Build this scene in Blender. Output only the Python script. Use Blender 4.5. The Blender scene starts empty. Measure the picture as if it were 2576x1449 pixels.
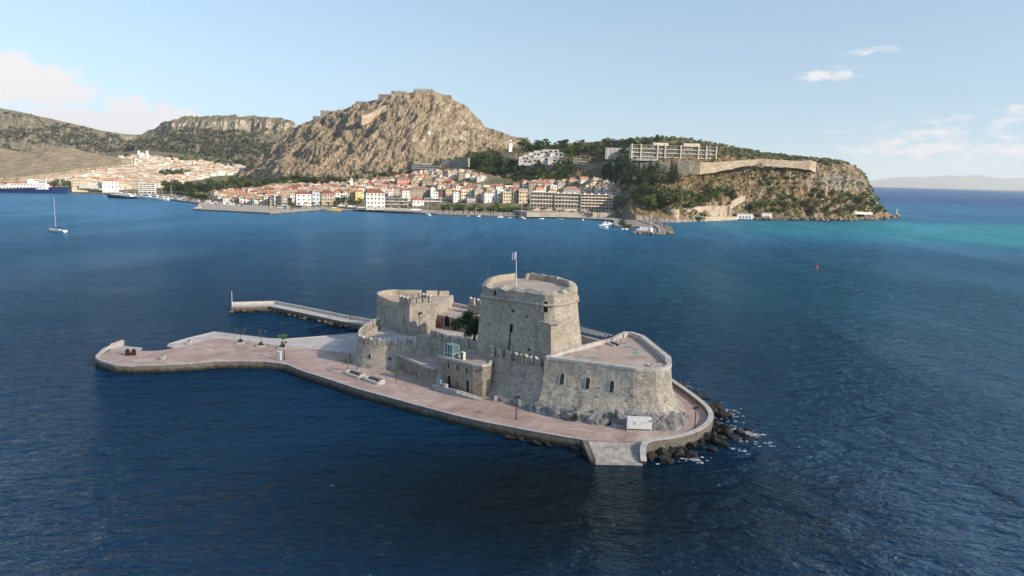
import bpy, bmesh, math, random
from mathutils import Vector, Matrix, noise
from mathutils.bvhtree import BVHTree

random.seed(7)
SC = bpy.context.scene
COL = SC.collection
PI = math.pi

# ------------------------------------------------------------------ camera
CAM_H = 50.0
PITCH, ROLL = math.radians(8.83), math.radians(1.545)
cosR, sinR, cosP, sinP = math.cos(ROLL), math.sin(ROLL), math.cos(PITCH), math.sin(PITCH)
cam = bpy.data.cameras.new("camera"); cam_o = bpy.data.objects.new("camera", cam); COL.objects.link(cam_o)
cam.sensor_width = 36; cam.lens = 36 * 1960 / 2736
cam.clip_start = 0.5; cam.clip_end = 60000
R0, U0, F0 = Vector((1, 0, 0)), Vector((0, sinP, cosP)), Vector((0, cosP, -sinP))
RR = R0 * cosR + U0 * sinR; UU = U0 * cosR - R0 * sinR
cam_o.matrix_world = Matrix(((RR.x, UU.x, -F0.x, 0), (RR.y, UU.y, -F0.y, 0), (RR.z, UU.z, -F0.z, CAM_H), (0, 0, 0, 1)))
SC.camera = cam_o

# ------------------------------------------------------------------ sun, sky, exposure
SUN_AZ, SUN_EL = math.radians(117), math.radians(28)      # azimuth clockwise from +Y
sun = bpy.data.lights.new("sun", 'SUN'); sun.energy = 5.0; sun.angle = math.radians(0.6); sun.color = (1.0, 0.86, 0.68)
sun_o = bpy.data.objects.new("sun", sun); COL.objects.link(sun_o)
sd = Vector((math.sin(SUN_AZ) * math.cos(SUN_EL), math.cos(SUN_AZ) * math.cos(SUN_EL), math.sin(SUN_EL)))
sun_o.rotation_euler = sd.to_track_quat('Z', 'Y').to_euler()
sun_o.location = (300, -100, 300)
W = bpy.data.worlds.new("World"); SC.world = W; W.use_nodes = True
wt = W.node_tree; wt.nodes.clear()


def wn(t, **kw):
    n = wt.nodes.new(t)
    for k, v in kw.items():
        setattr(n, k, v)
    return n


def wmath(op, a, b=None, c=None):
    n = wn('ShaderNodeMath', operation=op)
    for i, q in enumerate((a, b, c)):
        if q is None:
            continue
        if isinstance(q, (int, float)):
            n.inputs[i].default_value = q
        else:
            wt.links.new(q, n.inputs[i])
    return n.outputs[0]


sky = wn('ShaderNodeTexSky', sky_type='NISHITA', sun_disc=False)
sky.sun_elevation = SUN_EL; sky.sun_rotation = SUN_AZ
sky.altitude = 0; sky.air_density = 1.15; sky.dust_density = 0.3; sky.ozone_density = 0.8
bg = wn('ShaderNodeBackground'); bg.inputs[1].default_value = 0.117
wt.links.new(sky.outputs[0], bg.inputs[0])
# clouds, placed by direction: azimuth (deg, clockwise from +Y) and elevation (deg)
tc = wn('ShaderNodeTexCoord')
lift = wn('ShaderNodeVectorMath', operation='MULTIPLY_ADD'); lift.inputs[1].default_value = (1, 1, 0.56); lift.inputs[2].default_value = (0, 0, 0.128)
lnrm = wn('ShaderNodeVectorMath', operation='NORMALIZE'); wt.links.new(tc.outputs['Generated'], lift.inputs[0]); wt.links.new(lift.outputs[0], lnrm.inputs[0]); wt.links.new(lnrm.outputs[0], sky.inputs[0])
sx = wn('ShaderNodeSeparateXYZ'); wt.links.new(tc.outputs['Generated'], sx.inputs[0])
az = wmath('MULTIPLY', wmath('ARCTAN2', sx.outputs[0], sx.outputs[1]), 57.2958)
el = wmath('MULTIPLY', wmath('ARCSINE', sx.outputs[2]), 57.2958)


def bump1(v, lo, mid, hi):
    a = wn('ShaderNodeMapRange', interpolation_type='SMOOTHSTEP'); wt.links.new(v, a.inputs[0])
    a.inputs[1].default_value = lo; a.inputs[2].default_value = mid
    b = wn('ShaderNodeMapRange', interpolation_type='SMOOTHSTEP'); wt.links.new(v, b.inputs[0])
    b.inputs[1].default_value = mid; b.inputs[2].default_value = hi; b.inputs[3].default_value = 1; b.inputs[4].default_value = 0
    return wmath('MULTIPLY', a.outputs[0], b.outputs[0])


cv = wn('ShaderNodeCombineXYZ'); wt.links.new(az, cv.inputs[0]); wt.links.new(el, cv.inputs[1])


def wnoise(scale, sy, detail, off):
    m = wn('ShaderNodeMapping'); wt.links.new(cv.outputs[0], m.inputs[0])
    m.inputs['Location'].default_value = (off, off * 0.7, 0); m.inputs['Scale'].default_value = (scale, scale * sy, 1)
    n = wn('ShaderNodeTexNoise'); wt.links.new(m.outputs[0], n.inputs['Vector'])
    n.inputs['Scale'].default_value = 1; n.inputs['Detail'].default_value = detail; n.inputs['Roughness'].default_value = 0.58
    return n.outputs[0]


def soft(v, lo, hi):
    a = wn('ShaderNodeMapRange', interpolation_type='SMOOTHSTEP'); wt.links.new(v, a.inputs[0])
    a.inputs[1].default_value = lo; a.inputs[2].default_value = hi
    return a.outputs[0]


def lump(a0, e0, ra, re):
    "soft elliptical lump of cloud centred on azimuth a0, elevation e0"
    x = wmath('DIVIDE', wmath('SUBTRACT', az, a0), ra); y = wmath('DIVIDE', wmath('SUBTRACT', el, e0), re)
    d = wmath('SQRT', wmath('ADD', wmath('MULTIPLY', x, x), wmath('MULTIPLY', y, y)))
    return wmath('SUBTRACT', 1.0, d)


def union(l):
    o = l[0]
    for q in l[1:]:
        o = wmath('SMOOTH_MAX', o, q, 0.25)
    return o


n1 = wnoise(0.62, 1.5, 8, 3.3)
cum = union([lump(-34.5, 5.0, 4.6, 1.7), lump(-37.0, 7.0, 2.4, 1.5), lump(-31.8, 4.6, 2.6, 1.2), lump(-27.4, 3.4, 2.0, 1.1), lump(-24.8, 3.2, 2.2, 1.0), lump(-29, 2.3, 8.5, 1.5)])
m1 = soft(wmath('ADD', cum, wmath('MULTIPLY', wmath('SUBTRACT', n1, 0.5), 1.9)), -0.16, 0.42)
n2 = wnoise(0.6, 2.4, 9, 11.7)
wis = union([lump(29.5, 2.6, 9.0, 2.6), lump(34.5, 4.6, 3.0, 1.0), lump(34.0, 2.4, 5.5, 1.5), lump(22.3, 7.5, 3.4, 0.62), lump(24.6, 8.8, 2.4, 0.5), lump(27.0, 3.0, 1.6, 0.8)])
m2 = wmath('MULTIPLY', soft(wmath('ADD', wis, wmath('MULTIPLY', wmath('SUBTRACT', n2, 0.5), 3.4)), 0.25, 1.25), 0.85)
mask = wmath('MINIMUM', wmath('ADD', wmath('MULTIPLY', m1, 0.85), m2), 0.92)
cb = wn('ShaderNodeBackground'); cb.inputs[0].default_value = (1.0, 0.92, 0.90, 1); cb.inputs[1].default_value = 0.72
mixw = wn('ShaderNodeMixShader'); wt.links.new(mask, mixw.inputs[0]); wt.links.new(bg.outputs[0], mixw.inputs[1]); wt.links.new(cb.outputs[0], mixw.inputs[2])
wo = wn('ShaderNodeOutputWorld'); wt.links.new(mixw.outputs[0], wo.inputs[0])
SC.view_settings.view_transform = 'Standard'; SC.view_settings.look = 'None'
SC.view_settings.exposure = 0.56; SC.view_settings.gamma = 1.0; SC.view_settings.use_curve_mapping = False
SC.cycles.max_bounces = 6; SC.cycles.diffuse_bounces = 2; SC.cycles.glossy_bounces = 3; SC.cycles.transmission_bounces = 3
SC.cycles.volume_bounces = 0; SC.cycles.transparent_max_bounces = 6
SC.cycles.caustics_reflective = False; SC.cycles.caustics_refractive = False
SC.cycles.sample_clamp_indirect = 4.0

# ------------------------------------------------------------------ measuring helpers: a point of the place from where the lens sees it
PX = 1845.4     # focal length in the units of a 2576 x 1449 picture


def ray(x, y):
    u, v = x - 1288, y - 724.5
    a, b = u * cosR + v * sinR, -u * sinR + v * cosR
    return Vector((a, -b * sinP + PX * cosP, -b * cosP - PX * sinP))


def G(x, y, z=1.8):
    "point at height z seen at picture x, y"
    d = ray(x, y); t = (z - CAM_H) / d.z
    return Vector((d.x * t, d.y * t, z))


def Q(x, y, Y):
    "point at depth Y seen at picture x, y"
    d = ray(x, y); t = Y / d.y
    return Vector((d.x * t, Y, CAM_H + d.z * t))


def scr(p):
    dx, dy, dz = p[0], p[1], p[2] - CAM_H
    fw = dy * cosP - dz * sinP; up = dy * sinP + dz * cosP
    a, b = dx / fw * PX, -up / fw * PX
    return (a * cosR - b * sinR + 1288, a * sinR + b * cosR + 724.5)


def hit(x, y, bvh):
    d = ray(x, y).normalized()
    loc, nor, idx, dist = bvh.ray_cast(Vector((0, 0, CAM_H)), d)
    if loc is None:
        return None, None
    if nor.dot(d) > 0:
        nor = -nor
    return loc, nor


def interp(tab, x):
    if x <= tab[0][0]:
        return tab[0][1]
    for (a, b), (c, d) in zip(tab, tab[1:]):
        if x <= c:
            t = (x - a) / (c - a)
            return b + (d - b) * t
    return tab[-1][1]


# ------------------------------------------------------------------ mesh helpers
class MB:
    def __init__(s):
        s.v, s.f, s.m = [], [], []

    def add(s, vs, fs, m=0):
        o = len(s.v); s.v += [tuple(q) for q in vs]
        for f in fs:
            s.f.append([i + o for i in f]); s.m.append(m)
        return s

    def box(s, c, size, rz=0.0, m=0, taper=1.0):
        cx, cy, cz = c; a, b, h = size[0] / 2, size[1] / 2, size[2]
        co, si = math.cos(rz), math.sin(rz); vs = []
        for z, k in ((cz, 1.0), (cz + h, taper)):
            for x, y in ((-a, -b), (a, -b), (a, b), (-a, b)):
                x, y = x * k, y * k
                vs.append((cx + x * co - y * si, cy + x * si + y * co, z))
        return s.add(vs, [(3, 2, 1, 0), (4, 5, 6, 7), (0, 1, 5, 4), (1, 2, 6, 5), (2, 3, 7, 6), (3, 0, 4, 7)], m)

    def prism(s, poly, z0, z1, m=0, top=None, mtop=None, cap=True, bottom=False):
        n = len(poly); top = top or poly
        vs = [(p[0], p[1], z0) for p in poly] + [(p[0], p[1], z1) for p in top]
        s.add(vs, [(i, (i + 1) % n, n + (i + 1) % n, n + i) for i in range(n)], m)
        if cap:
            s.add([(p[0], p[1], z1) for p in top], [tuple(range(n))], m if mtop is None else mtop)
        if bottom:
            s.add([(p[0], p[1], z0) for p in poly], [tuple(range(n))[::-1]], m)
        return s

    def strip(s, path, th, z0, z1, m=0, mtop=None, closed=False, side=0.5):
        "wall along a path; side: share of the thickness lying to the left of the path; z1 may be a list"
        n = len(path); L = offset(path, th * side, closed); Rr = offset(path, -th * (1 - side), closed)
        zt = z1 if isinstance(z1, (list, tuple)) else [z1] * n
        zb = z0 if isinstance(z0, (list, tuple)) else [z0] * n
        vs = []
        for i in range(n):
            vs += [(L[i][0], L[i][1], zb[i]), (L[i][0], L[i][1], zt[i]), (Rr[i][0], Rr[i][1], zt[i]), (Rr[i][0], Rr[i][1], zb[i])]
        sides, tops = [], []
        for i in range(n if closed else n - 1):
            a, b = 4 * i, 4 * ((i + 1) % n)
            sides += [(a, b, b + 1, a + 1), (a + 3, a + 2, b + 2, b + 3)]; tops.append((a + 1, b + 1, b + 2, a + 2))
        if not closed:
            e = 4 * (n - 1); sides += [(0, 1, 2, 3), (e + 3, e + 2, e + 1, e)]
        s.add(vs, sides, m); o = len(s.v) - len(vs)
        for t in tops:
            s.f.append([i + o for i in t]); s.m.append(m if mtop is None else mtop)
        return s

    def tube(s, p0, p1, r0, r1=None, n=8, m=0, cap=True):
        p0, p1 = Vector(p0), Vector(p1); r1 = r0 if r1 is None else r1
        d = (p1 - p0).normalized(); a = d.orthogonal().normalized(); b = d.cross(a); vs = []
        for p, r in ((p0, r0), (p1, r1)):
            for i in range(n):
                t = 2 * PI * i / n; vs.append(p + a * math.cos(t) * r + b * math.sin(t) * r)
        fs = [(i, (i + 1) % n, n + (i + 1) % n, n + i) for i in range(n)]
        if cap:
            fs += [tuple(range(n))[::-1], tuple(range(n, 2 * n))]
        return s.add(vs, fs, m)

    def lathe(s, prof, n=16, c=(0, 0, 0), m=0):
        vs = []
        for r, z in prof:
            for i in range(n):
                t = 2 * PI * i / n; vs.append((c[0] + r * math.cos(t), c[1] + r * math.sin(t), c[2] + z))
        fs = []
        for k in range(len(prof) - 1):
            for i in range(n):
                fs.append((k * n + i, k * n + (i + 1) % n, (k + 1) * n + (i + 1) % n, (k + 1) * n + i))
        return s.add(vs, fs, m)

    def grid(s, rows, m=0, closed=False):
        n = len(rows[0]); vs = [p for r in rows for p in r]; fs = []
        for k in range(len(rows) - 1):
            for i in range(n if closed else n - 1):
                j = (i + 1) % n; fs.append((k * n + i, k * n + j, (k + 1) * n + j, (k + 1) * n + i))
        return s.add(vs, fs, m)

    def bvh(s):
        return BVHTree.FromPolygons([Vector(q) for q in s.v], s.f)

    def mesh(s, name, mats, off=(0, 0, 0), smooth=False, recalc=True):
        me = bpy.data.meshes.new(name)
        me.from_pydata([(x - off[0], y - off[1], z - off[2]) for x, y, z in s.v], [], s.f)
        mats = mats if isinstance(mats, (list, tuple)) else [mats]
        for q in mats:
            me.materials.append(q)
        me.polygons.foreach_set('material_index', s.m)
        if recalc:
            b = bmesh.new(); b.from_mesh(me); bmesh.ops.recalc_face_normals(b, faces=b.faces); b.to_mesh(me); b.free()
        if smooth:
            me.polygons.foreach_set('use_smooth', [True] * len(me.polygons))
        me.update()
        return me

    def build(s, name, mats, parent=None, loc=None, smooth=False, recalc=True):
        off = Vector((0, 0, 0)); q = parent
        while q is not None:
            off += q.location; q = q.parent
        l = Vector(loc) if loc is not None else Vector((0, 0, 0))
        o = bpy.data.objects.new(name, s.mesh(name, mats, off + l, smooth, recalc)); COL.objects.link(o)
        o.parent = parent; o.location = l
        return o


def offset(path, d, closed=False):
    "path moved d to its left"
    n = len(path); out = []
    for i in range(n):
        p = Vector(path[i][:2])
        a = Vector(path[i - 1][:2]) if (i > 0 or closed) else None
        b = Vector(path[(i + 1) % n][:2]) if (i < n - 1 or closed) else None
        ns = []
        if a is not None and (p - a).length > 1e-6:
            t = (p - a).normalized(); ns.append(Vector((-t.y, t.x)))
        if b is not None and (b - p).length > 1e-6:
            t = (b - p).normalized(); ns.append(Vector((-t.y, t.x)))
        nn = ns[0] if len(ns) == 1 else (ns[0] + ns[1])
        if len(ns) == 2:
            nn = nn.normalized() if nn.length > 1e-6 else ns[0]
            nn = nn / max(0.45, nn.dot(ns[0]))
        out.append((p.x + nn.x * d, p.y + nn.y * d))
    return out


def smooth(pts, k=4, closed=False):
    "Catmull-Rom through the points"
    n = len(pts); out = []
    g = lambda i: Vector(pts[i % n]) if closed else Vector(pts[max(0, min(n - 1, i))])
    for i in range(n if closed else n - 1):
        p0, p1, p2, p3 = g(i - 1), g(i), g(i + 1), g(i + 2)
        for j in range(k):
            t = j / k
            out.append(tuple(0.5 * ((2 * p1) + (p2 - p0) * t + (2 * p0 - 5 * p1 + 4 * p2 - p3) * t * t + (3 * p1 - p0 - 3 * p2 + p3) * t ** 3)))
    if not closed:
        out.append(tuple(pts[-1]))
    return out


def resample(path, step, closed=False):
    pts = [Vector(p[:2]) for p in path]
    if closed:
        pts.append(pts[0])
    L = [0]
    for a, b in zip(pts, pts[1:]):
        L.append(L[-1] + (b - a).length)
    n = max(2, int(round(L[-1] / step))); out = []; k = 0
    for i in range(n if closed else n + 1):
        s = L[-1] * i / n
        while k < len(L) - 2 and L[k + 1] < s:
            k += 1
        t = (s - L[k]) / max(1e-9, L[k + 1] - L[k]); p = pts[k].lerp(pts[k + 1], t); out.append((p.x, p.y))
    return out


def along(path, s):
    "point and direction at distance s along a path"
    for a, b in zip(path, path[1:]):
        a, b = Vector(a[:2]), Vector(b[:2]); l = (b - a).length
        if s <= l:
            return a + (b - a) * (s / l), (b - a).normalized()
        s -= l
    a, b = Vector(path[-2][:2]), Vector(path[-1][:2])
    return b, (b - a).normalized()


def plen(path):
    return sum((Vector(b[:2]) - Vector(a[:2])).length for a, b in zip(path, path[1:]))


# ------------------------------------------------------------------ things, labels
def tag(o, label=None, cat=None, group=None, kind=None):
    if label: o['label'] = label
    if cat: o['category'] = cat
    if group: o['group'] = group
    if kind: o['kind'] = kind
    return o


def thing(name, label, cat, loc=(0, 0, 0), group=None, rz=0.0):
    o = bpy.data.objects.new(name, None); COL.objects.link(o); o.location = loc; o.rotation_euler.z = rz
    o.empty_display_size = 0.5
    return tag(o, label, cat, group)


def structure(o):
    o['kind'] = 'structure'; return o


def copy_tree(o, parent=None):
    c = o.copy(); COL.objects.link(c)
    if parent is not None:
        c.parent = parent
    for ch in list(o.children):
        copy_tree(ch, c)
    return c


ONES = ["", "first", "second", "third", "fourth", "fifth", "sixth", "seventh", "eighth", "ninth", "tenth", "eleventh", "twelfth", "thirteenth",
        "fourteenth", "fifteenth", "sixteenth", "seventeenth", "eighteenth", "nineteenth"]
TENS = ["", "", "twenty", "thirty", "forty", "fifty", "sixty", "seventy", "eighty", "ninety"]
TENTH = ["", "", "twentieth", "thirtieth", "fortieth", "fiftieth", "sixtieth", "seventieth", "eightieth", "ninetieth"]


def nth(i):
    if i >= 100:
        return "hundred-and-" + (nth(i - 100) if i > 100 else "first")
    if i < 20:
        return ONES[i]
    t, u = divmod(i, 10)
    return TENTH[t] if u == 0 else TENS[t] + "-" + ONES[u]


def series(objs, template, key=None):
    "labels a set of look-alikes by their order from the left as seen"
    objs = sorted(objs, key=key or (lambda o: scr(o.location)[0]))
    for i, o in enumerate(objs):
        o['label'] = template.format("leftmost" if i == 0 else nth(i + 1) + " from the left") if '{}' in template else template
    return objs


# ------------------------------------------------------------------ materials
class NT:
    def __init__(s, name):
        s.m = bpy.data.materials.new(name); s.m.use_nodes = True; s.t = s.m.node_tree
        s.b = s.t.nodes['Principled BSDF']

    def n(s, t, **kw):
        o = s.t.nodes.new(t)
        for k, v in kw.items():
            setattr(o, k, v)
        return o

    def l(s, a, b):
        s.t.links.new(a, b)

    def math(s, op, a, b=None, c=None, clamp=False):
        o = s.n('ShaderNodeMath', operation=op, use_clamp=clamp)
        for i, q in enumerate((a, b, c)):
            if q is None: continue
            if isinstance(q, (int, float)): o.inputs[i].default_value = q
            else: s.l(q, o.inputs[i])
        return o.outputs[0]

    def pos(s, scale=(1, 1, 1), obj=False, rz=0.0):
        if obj:
            src = s.n('ShaderNodeTexCoord').outputs['Object']
        else:
            src = s.n('ShaderNodeNewGeometry').outputs['Position']
        m = s.n('ShaderNodeMapping'); s.l(src, m.inputs[0]); m.inputs['Scale'].default_value = scale; m.inputs['Rotation'].default_value = (0, 0, rz)
        return m.outputs[0]

    def noise(s, vec, scale, detail=4, rough=0.55, dist=0.0):
        o = s.n('ShaderNodeTexNoise'); s.l(vec, o.inputs['Vector']); o.inputs['Scale'].default_value = scale
        o.inputs['Detail'].default_value = detail; o.inputs['Roughness'].default_value = rough; o.inputs['Distortion'].default_value = dist
        return o.outputs[0]

    def vor(s, vec, scale, feature='F1', out='Distance', rand=1.0):
        o = s.n('ShaderNodeTexVoronoi', feature=feature); s.l(vec, o.inputs['Vector']); o.inputs['Scale'].default_value = scale
        o.inputs['Randomness'].default_value = rand
        return o.outputs[out]

    def ramp(s, fac, stops, interp='LINEAR'):
        o = s.n('ShaderNodeValToRGB'); s.l(fac, o.inputs[0]); e = o.color_ramp.elements; o.color_ramp.interpolation = interp
        while len(e) < len(stops): e.new(0.5)
        for q, (p, c) in zip(e, stops):
            q.position = p; q.color = (c, c, c, 1) if isinstance(c, (int, float)) else (*c[:3], 1)
        return o.outputs[0]

    def mix(s, fac, a, b, blend='MIX'):
        o = s.n('ShaderNodeMix', data_type='RGBA', blend_type=blend)
        for i, q in ((0, fac), (6, a), (7, b)):
            if isinstance(q, (int, float)): o.inputs[i].default_value = q if i == 0 else (q, q, q, 1)
            elif isinstance(q, tuple): o.inputs[i].default_value = (*q[:3], 1)
            else: s.l(q, o.inputs[i])
        return o.outputs[2]

    def rng(s, v, a, b, c=0.0, d=1.0, sm=True):
        o = s.n('ShaderNodeMapRange', interpolation_type='SMOOTHSTEP' if sm else 'LINEAR'); s.l(v, o.inputs[0])
        for i, q in enumerate((a, b, c, d)): o.inputs[i + 1].default_value = q
        return o.outputs[0]

    def bump(s, h, strength=0.5, dist=0.1, normal=None):
        o = s.n('ShaderNodeBump'); s.l(h, o.inputs['Height']); o.inputs['Strength'].default_value = strength; o.inputs['Distance'].default_value = dist
        if normal is not None: s.l(normal, o.inputs['Normal'])
        s.l(o.outputs[0], s.b.inputs['Normal']); return o.outputs[0]

    def col(s, c):
        if isinstance(c, tuple): s.b.inputs['Base Color'].default_value = (*c[:3], 1)
        else: s.l(c, s.b.inputs['Base Color'])
        return s

    def fin(s, rough=0.9, spec=0.3, metal=0.0):
        s.b.inputs['Roughness'].default_value = rough; s.b.inputs['Specular IOR Level'].default_value = spec; s.b.inputs['Metallic'].default_value = metal
        return s.m


def plain(name, c, rough=0.7, spec=0.3, metal=0.0, var=0.18, scale=3.0, bump=0.0, obj=True):
    "painted or plain surface with slight grime"
    t = NT(name); p = t.pos(obj=obj)
    n = t.noise(p, scale, 6, 0.6)
    k = t.rng(n, 0.3, 0.7, 1 - var, 1 + var * 0.5)
    t.col(t.mix(1.0, c, k, 'MULTIPLY'))
    if bump: t.bump(t.noise(p, scale * 6, 4), bump, 0.05)
    return t.fin(rough, spec, metal)


def stone(name, dark, mid, light, scale=1.0, bump=0.5, pits=0.5, streak=0.0, ochre=0.25, joints=0.35, foot=None):
    "old rubble masonry: mottled plaster and stones, pits, lichen, rain streaks"
    t = NT(name); p = t.pos(); pz = t.pos((1, 1, 1.7))
    big = t.noise(p, 0.16 * scale, 5, 0.6, 0.6); med = t.noise(p, 0.9 * scale, 6, 0.65); fine = t.noise(p, 5.0 * scale, 4, 0.7)
    c = t.ramp(t.math('ADD', t.math('MULTIPLY', big, 0.5), t.math('MULTIPLY', med, 0.5)), [(0.30, dark), (0.5, mid), (0.68, light)])
    sid = t.n('ShaderNodeSeparateColor'); t.l(t.vor(pz, 2.1 * scale, 'F1', 'Color'), sid.inputs[0])
    c = t.mix(0.8, c, t.rng(sid.outputs[0], 0, 1, 0.72, 1.22), 'MULTIPLY')
    edge = t.vor(pz, 2.1 * scale, 'DISTANCE_TO_EDGE', 'Distance')
    jm = t.rng(edge, 0.0, 0.09, 1, 0)
    c = t.mix(t.math('MULTIPLY', jm, joints), c, tuple(q * 0.5 for q in dark))
    zz = t.n('ShaderNodeSeparateXYZ'); t.l(p, zz.inputs[0])
    crs = t.math('ABSOLUTE', t.math('SUBTRACT', t.math('FRACT', t.math('ADD', t.math('MULTIPLY', zz.outputs[2], 2.3 * scale), t.math('MULTIPLY', med, 1.2))), 0.5))
    c = t.mix(t.math('MULTIPLY', t.rng(crs, 0.0, 0.10, 1, 0), t.rng(big, 0.4, 0.6, 0.1, 0.55)), c, tuple(q * 0.6 for q in dark))
    rep = t.rng(t.noise(p, 0.13 * scale, 3, 0.5, 1.5), 0.56, 0.62, 0, 0.45); c = t.mix(rep, c, tuple(0.5 * (a_ + b_) for a_, b_ in zip(mid, light)))
    rep2 = t.rng(t.noise(t.pos((1, 1, 0.6), rz=0.7), 0.18 * scale, 4, 0.55, 1.0), 0.58, 0.66, 0, 0.5); c = t.mix(rep2, c, tuple(q * 0.95 for q in dark))
    oc = t.rng(t.noise(p, 0.33 * scale, 4, 0.6, 1.0), 0.55, 0.75, 0, ochre)
    c = t.mix(oc, c, (0.42, 0.30, 0.17))
    pit = t.rng(t.vor(p, 1.15 * scale), 0.0, 0.15, 1, 0)
    keep = t.rng(t.noise(p, 0.8, 3), 0.48, 0.62)
    c = t.mix(t.math('MULTIPLY', t.math('MULTIPLY', pit, keep), pits), c, (0.03, 0.028, 0.026))
    sp2 = t.rng(fine, 0.62, 0.72, 0, 0.55)
    c = t.mix(sp2, c, tuple(q * 0.55 for q in dark))
    sp3 = t.rng(t.noise(p, 7.3 * scale, 3, 0.6), 0.63, 0.72, 0, 0.6)
    c = t.mix(sp3, c, tuple(min(0.75, q * 1.35) for q in light))
    if streak:
        st = t.rng(t.noise(t.pos((1.6, 1.6, 0.07)), 1.0, 5, 0.65), 0.5, 0.72, 0, streak)
        c = t.mix(st, c, tuple(q * 0.42 for q in mid))
        st2 = t.rng(t.noise(t.pos((1.1, 1.1, 0.09), rz=1.0), 1.0, 5, 0.65), 0.56, 0.75, 0, streak * 0.8)
        c = t.mix(st2, c, tuple(min(0.7, q * 1.15) for q in light))
    if foot:
        fh = t.math('ADD', zz.outputs[2], t.math('MULTIPLY', t.math('SUBTRACT', t.noise(p, 0.22, 5, 0.6, 0.5), 0.5), 7.0))
        c = t.mix(t.rng(fh, foot - 0.5, foot + 0.5, 0.85, 0), c, t.ramp(t.noise(p, 0.7, 7, 0.68, 0.8), [(0.33, (0.15, 0.145, 0.145)), (0.52, (0.31, 0.30, 0.295)), (0.68, (0.46, 0.44, 0.42))]))
    c = t.mix(1.0, c, (1.05, 1.0, 0.92), 'MULTIPLY')
    t.col(c)
    h = t.math('ADD', t.math('MULTIPLY', med, 0.6), t.math('ADD', t.math('MULTIPLY', fine, 0.25), t.math('MULTIPLY', t.rng(edge, 0, 0.12), 0.35)))
    t.bump(h, bump, 0.22)
    return t.fin(0.93, 0.2)

# ================================================================== materials of the islet
M_ST = stone("bastion_stone", (0.224, 0.207, 0.185), (0.448, 0.42, 0.375), (0.65, 0.61, 0.549), 1.0, 0.6, 0.95, 0.55, foot=3.9)
M_TW = stone("tower_stone", (0.25, 0.231, 0.2), (0.463, 0.425, 0.369), (0.625, 0.581, 0.506), 1.25, 0.5, 0.8, 0.25)
M_LF = stone("curtain_stone", (0.218, 0.202, 0.179), (0.41, 0.381, 0.34), (0.602, 0.563, 0.512), 1.1, 0.6, 0.85, 0.3, foot=2.6)
M_HS = stone("house_stone", (0.156, 0.14, 0.124), (0.325, 0.293, 0.254), (0.52, 0.481, 0.429), 1.5, 0.55, 0.6, 0.2)
M_ASH = stone("parapet_stone", (0.253, 0.224, 0.184), (0.46, 0.414, 0.351), (0.598, 0.552, 0.483), 1.4, 0.4, 0.35, 0.1)
M_CAP = plain("lime_coping", (0.55, 0.50, 0.46), 0.85, 0.2, var=0.22, scale=0.8, bump=0.15, obj=False)
M_DARK = plain("dark_opening", (0.012, 0.011, 0.011), 0.8, 0.2, var=0.3)
M_PANE = plain("window_glass_dark", (0.02, 0.021, 0.024), 0.15, 0.5, var=0.2)
M_DOOR = plain("brown_door_wood", (0.055, 0.024, 0.016), 0.6, 0.3, var=0.3, scale=2)
M_TRIM = plain("dressed_trim", (0.46, 0.42, 0.365), 0.85, 0.2, var=0.25, scale=2, obj=False)


def paving(name, a, b, c, sc=1.0, speck=0.5):
    t = NT(name); p = t.pos()
    n = t.noise(p, 0.10 * sc, 6, 0.62, 1.2); n2 = t.noise(p, 0.35 * sc, 6, 0.65, 0.8); f = t.noise(p, 3.2, 3, 0.7)
    q = t.ramp(t.math('ADD', t.math('MULTIPLY', n, 0.6), t.math('MULTIPLY', n2, 0.4)), [(0.36, a), (0.5, b), (0.64, c)])
    q = t.mix(speck, q, t.rng(f, 0.3, 0.7, 0.78, 1.2), 'MULTIPLY')
    w = t.rng(t.noise(p, 6.5, 2, 0.6), 0.66, 0.74, 0, 0.55); q = t.mix(w, q, (0.62, 0.57, 0.53))
    st = t.rng(t.noise(t.pos((1, 1, 1), rz=0.4), 0.22, 7, 0.7, 2.5), 0.57, 0.7, 0, 0.5); q = t.mix(st, q, tuple(v * 1.08 for v in c))
    dk = t.rng(t.noise(p, 0.17, 5, 0.6, 0.4), 0.55, 0.68, 0, 0.5); q = t.mix(dk, q, tuple(v * 0.62 for v in a))
    # slab joints
    mp = t.n('ShaderNodeMapping'); t.l(t.n('ShaderNodeNewGeometry').outputs['Position'], mp.inputs[0]); mp.inputs['Rotation'].default_value = (0, 0, 0.62)
    br = t.n('ShaderNodeTexBrick'); t.l(mp.outputs[0], br.inputs['Vector']); br.inputs['Scale'].default_value = 0.8
    br.inputs['Color1'].default_value = (0.95, 0.95, 0.95, 1); br.inputs['Color2'].default_value = (1.05, 1.05, 1.05, 1); br.inputs['Mortar'].default_value = (0.66, 0.66, 0.66, 1); br.inputs['Mortar Size'].default_value = 0.025
    q = t.mix(0.8, q, br.outputs[0], 'MULTIPLY')
    t.col(q); t.bump(f, 0.25, 0.05)
    return t.fin(0.9, 0.25)


M_PAVE = paving("pink_paving", (0.403, 0.275, 0.226), (0.488, 0.354, 0.299), (0.634, 0.512, 0.458))
M_TERR = paving("terrace_paving", (0.425, 0.328, 0.259), (0.506, 0.397, 0.322), (0.598, 0.494, 0.425), 1.3, 0.3)
M_COB = paving("pale_cobbles", (0.46, 0.408, 0.374), (0.575, 0.523, 0.489), (0.667, 0.621, 0.586), 2.2, 0.9)


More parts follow.
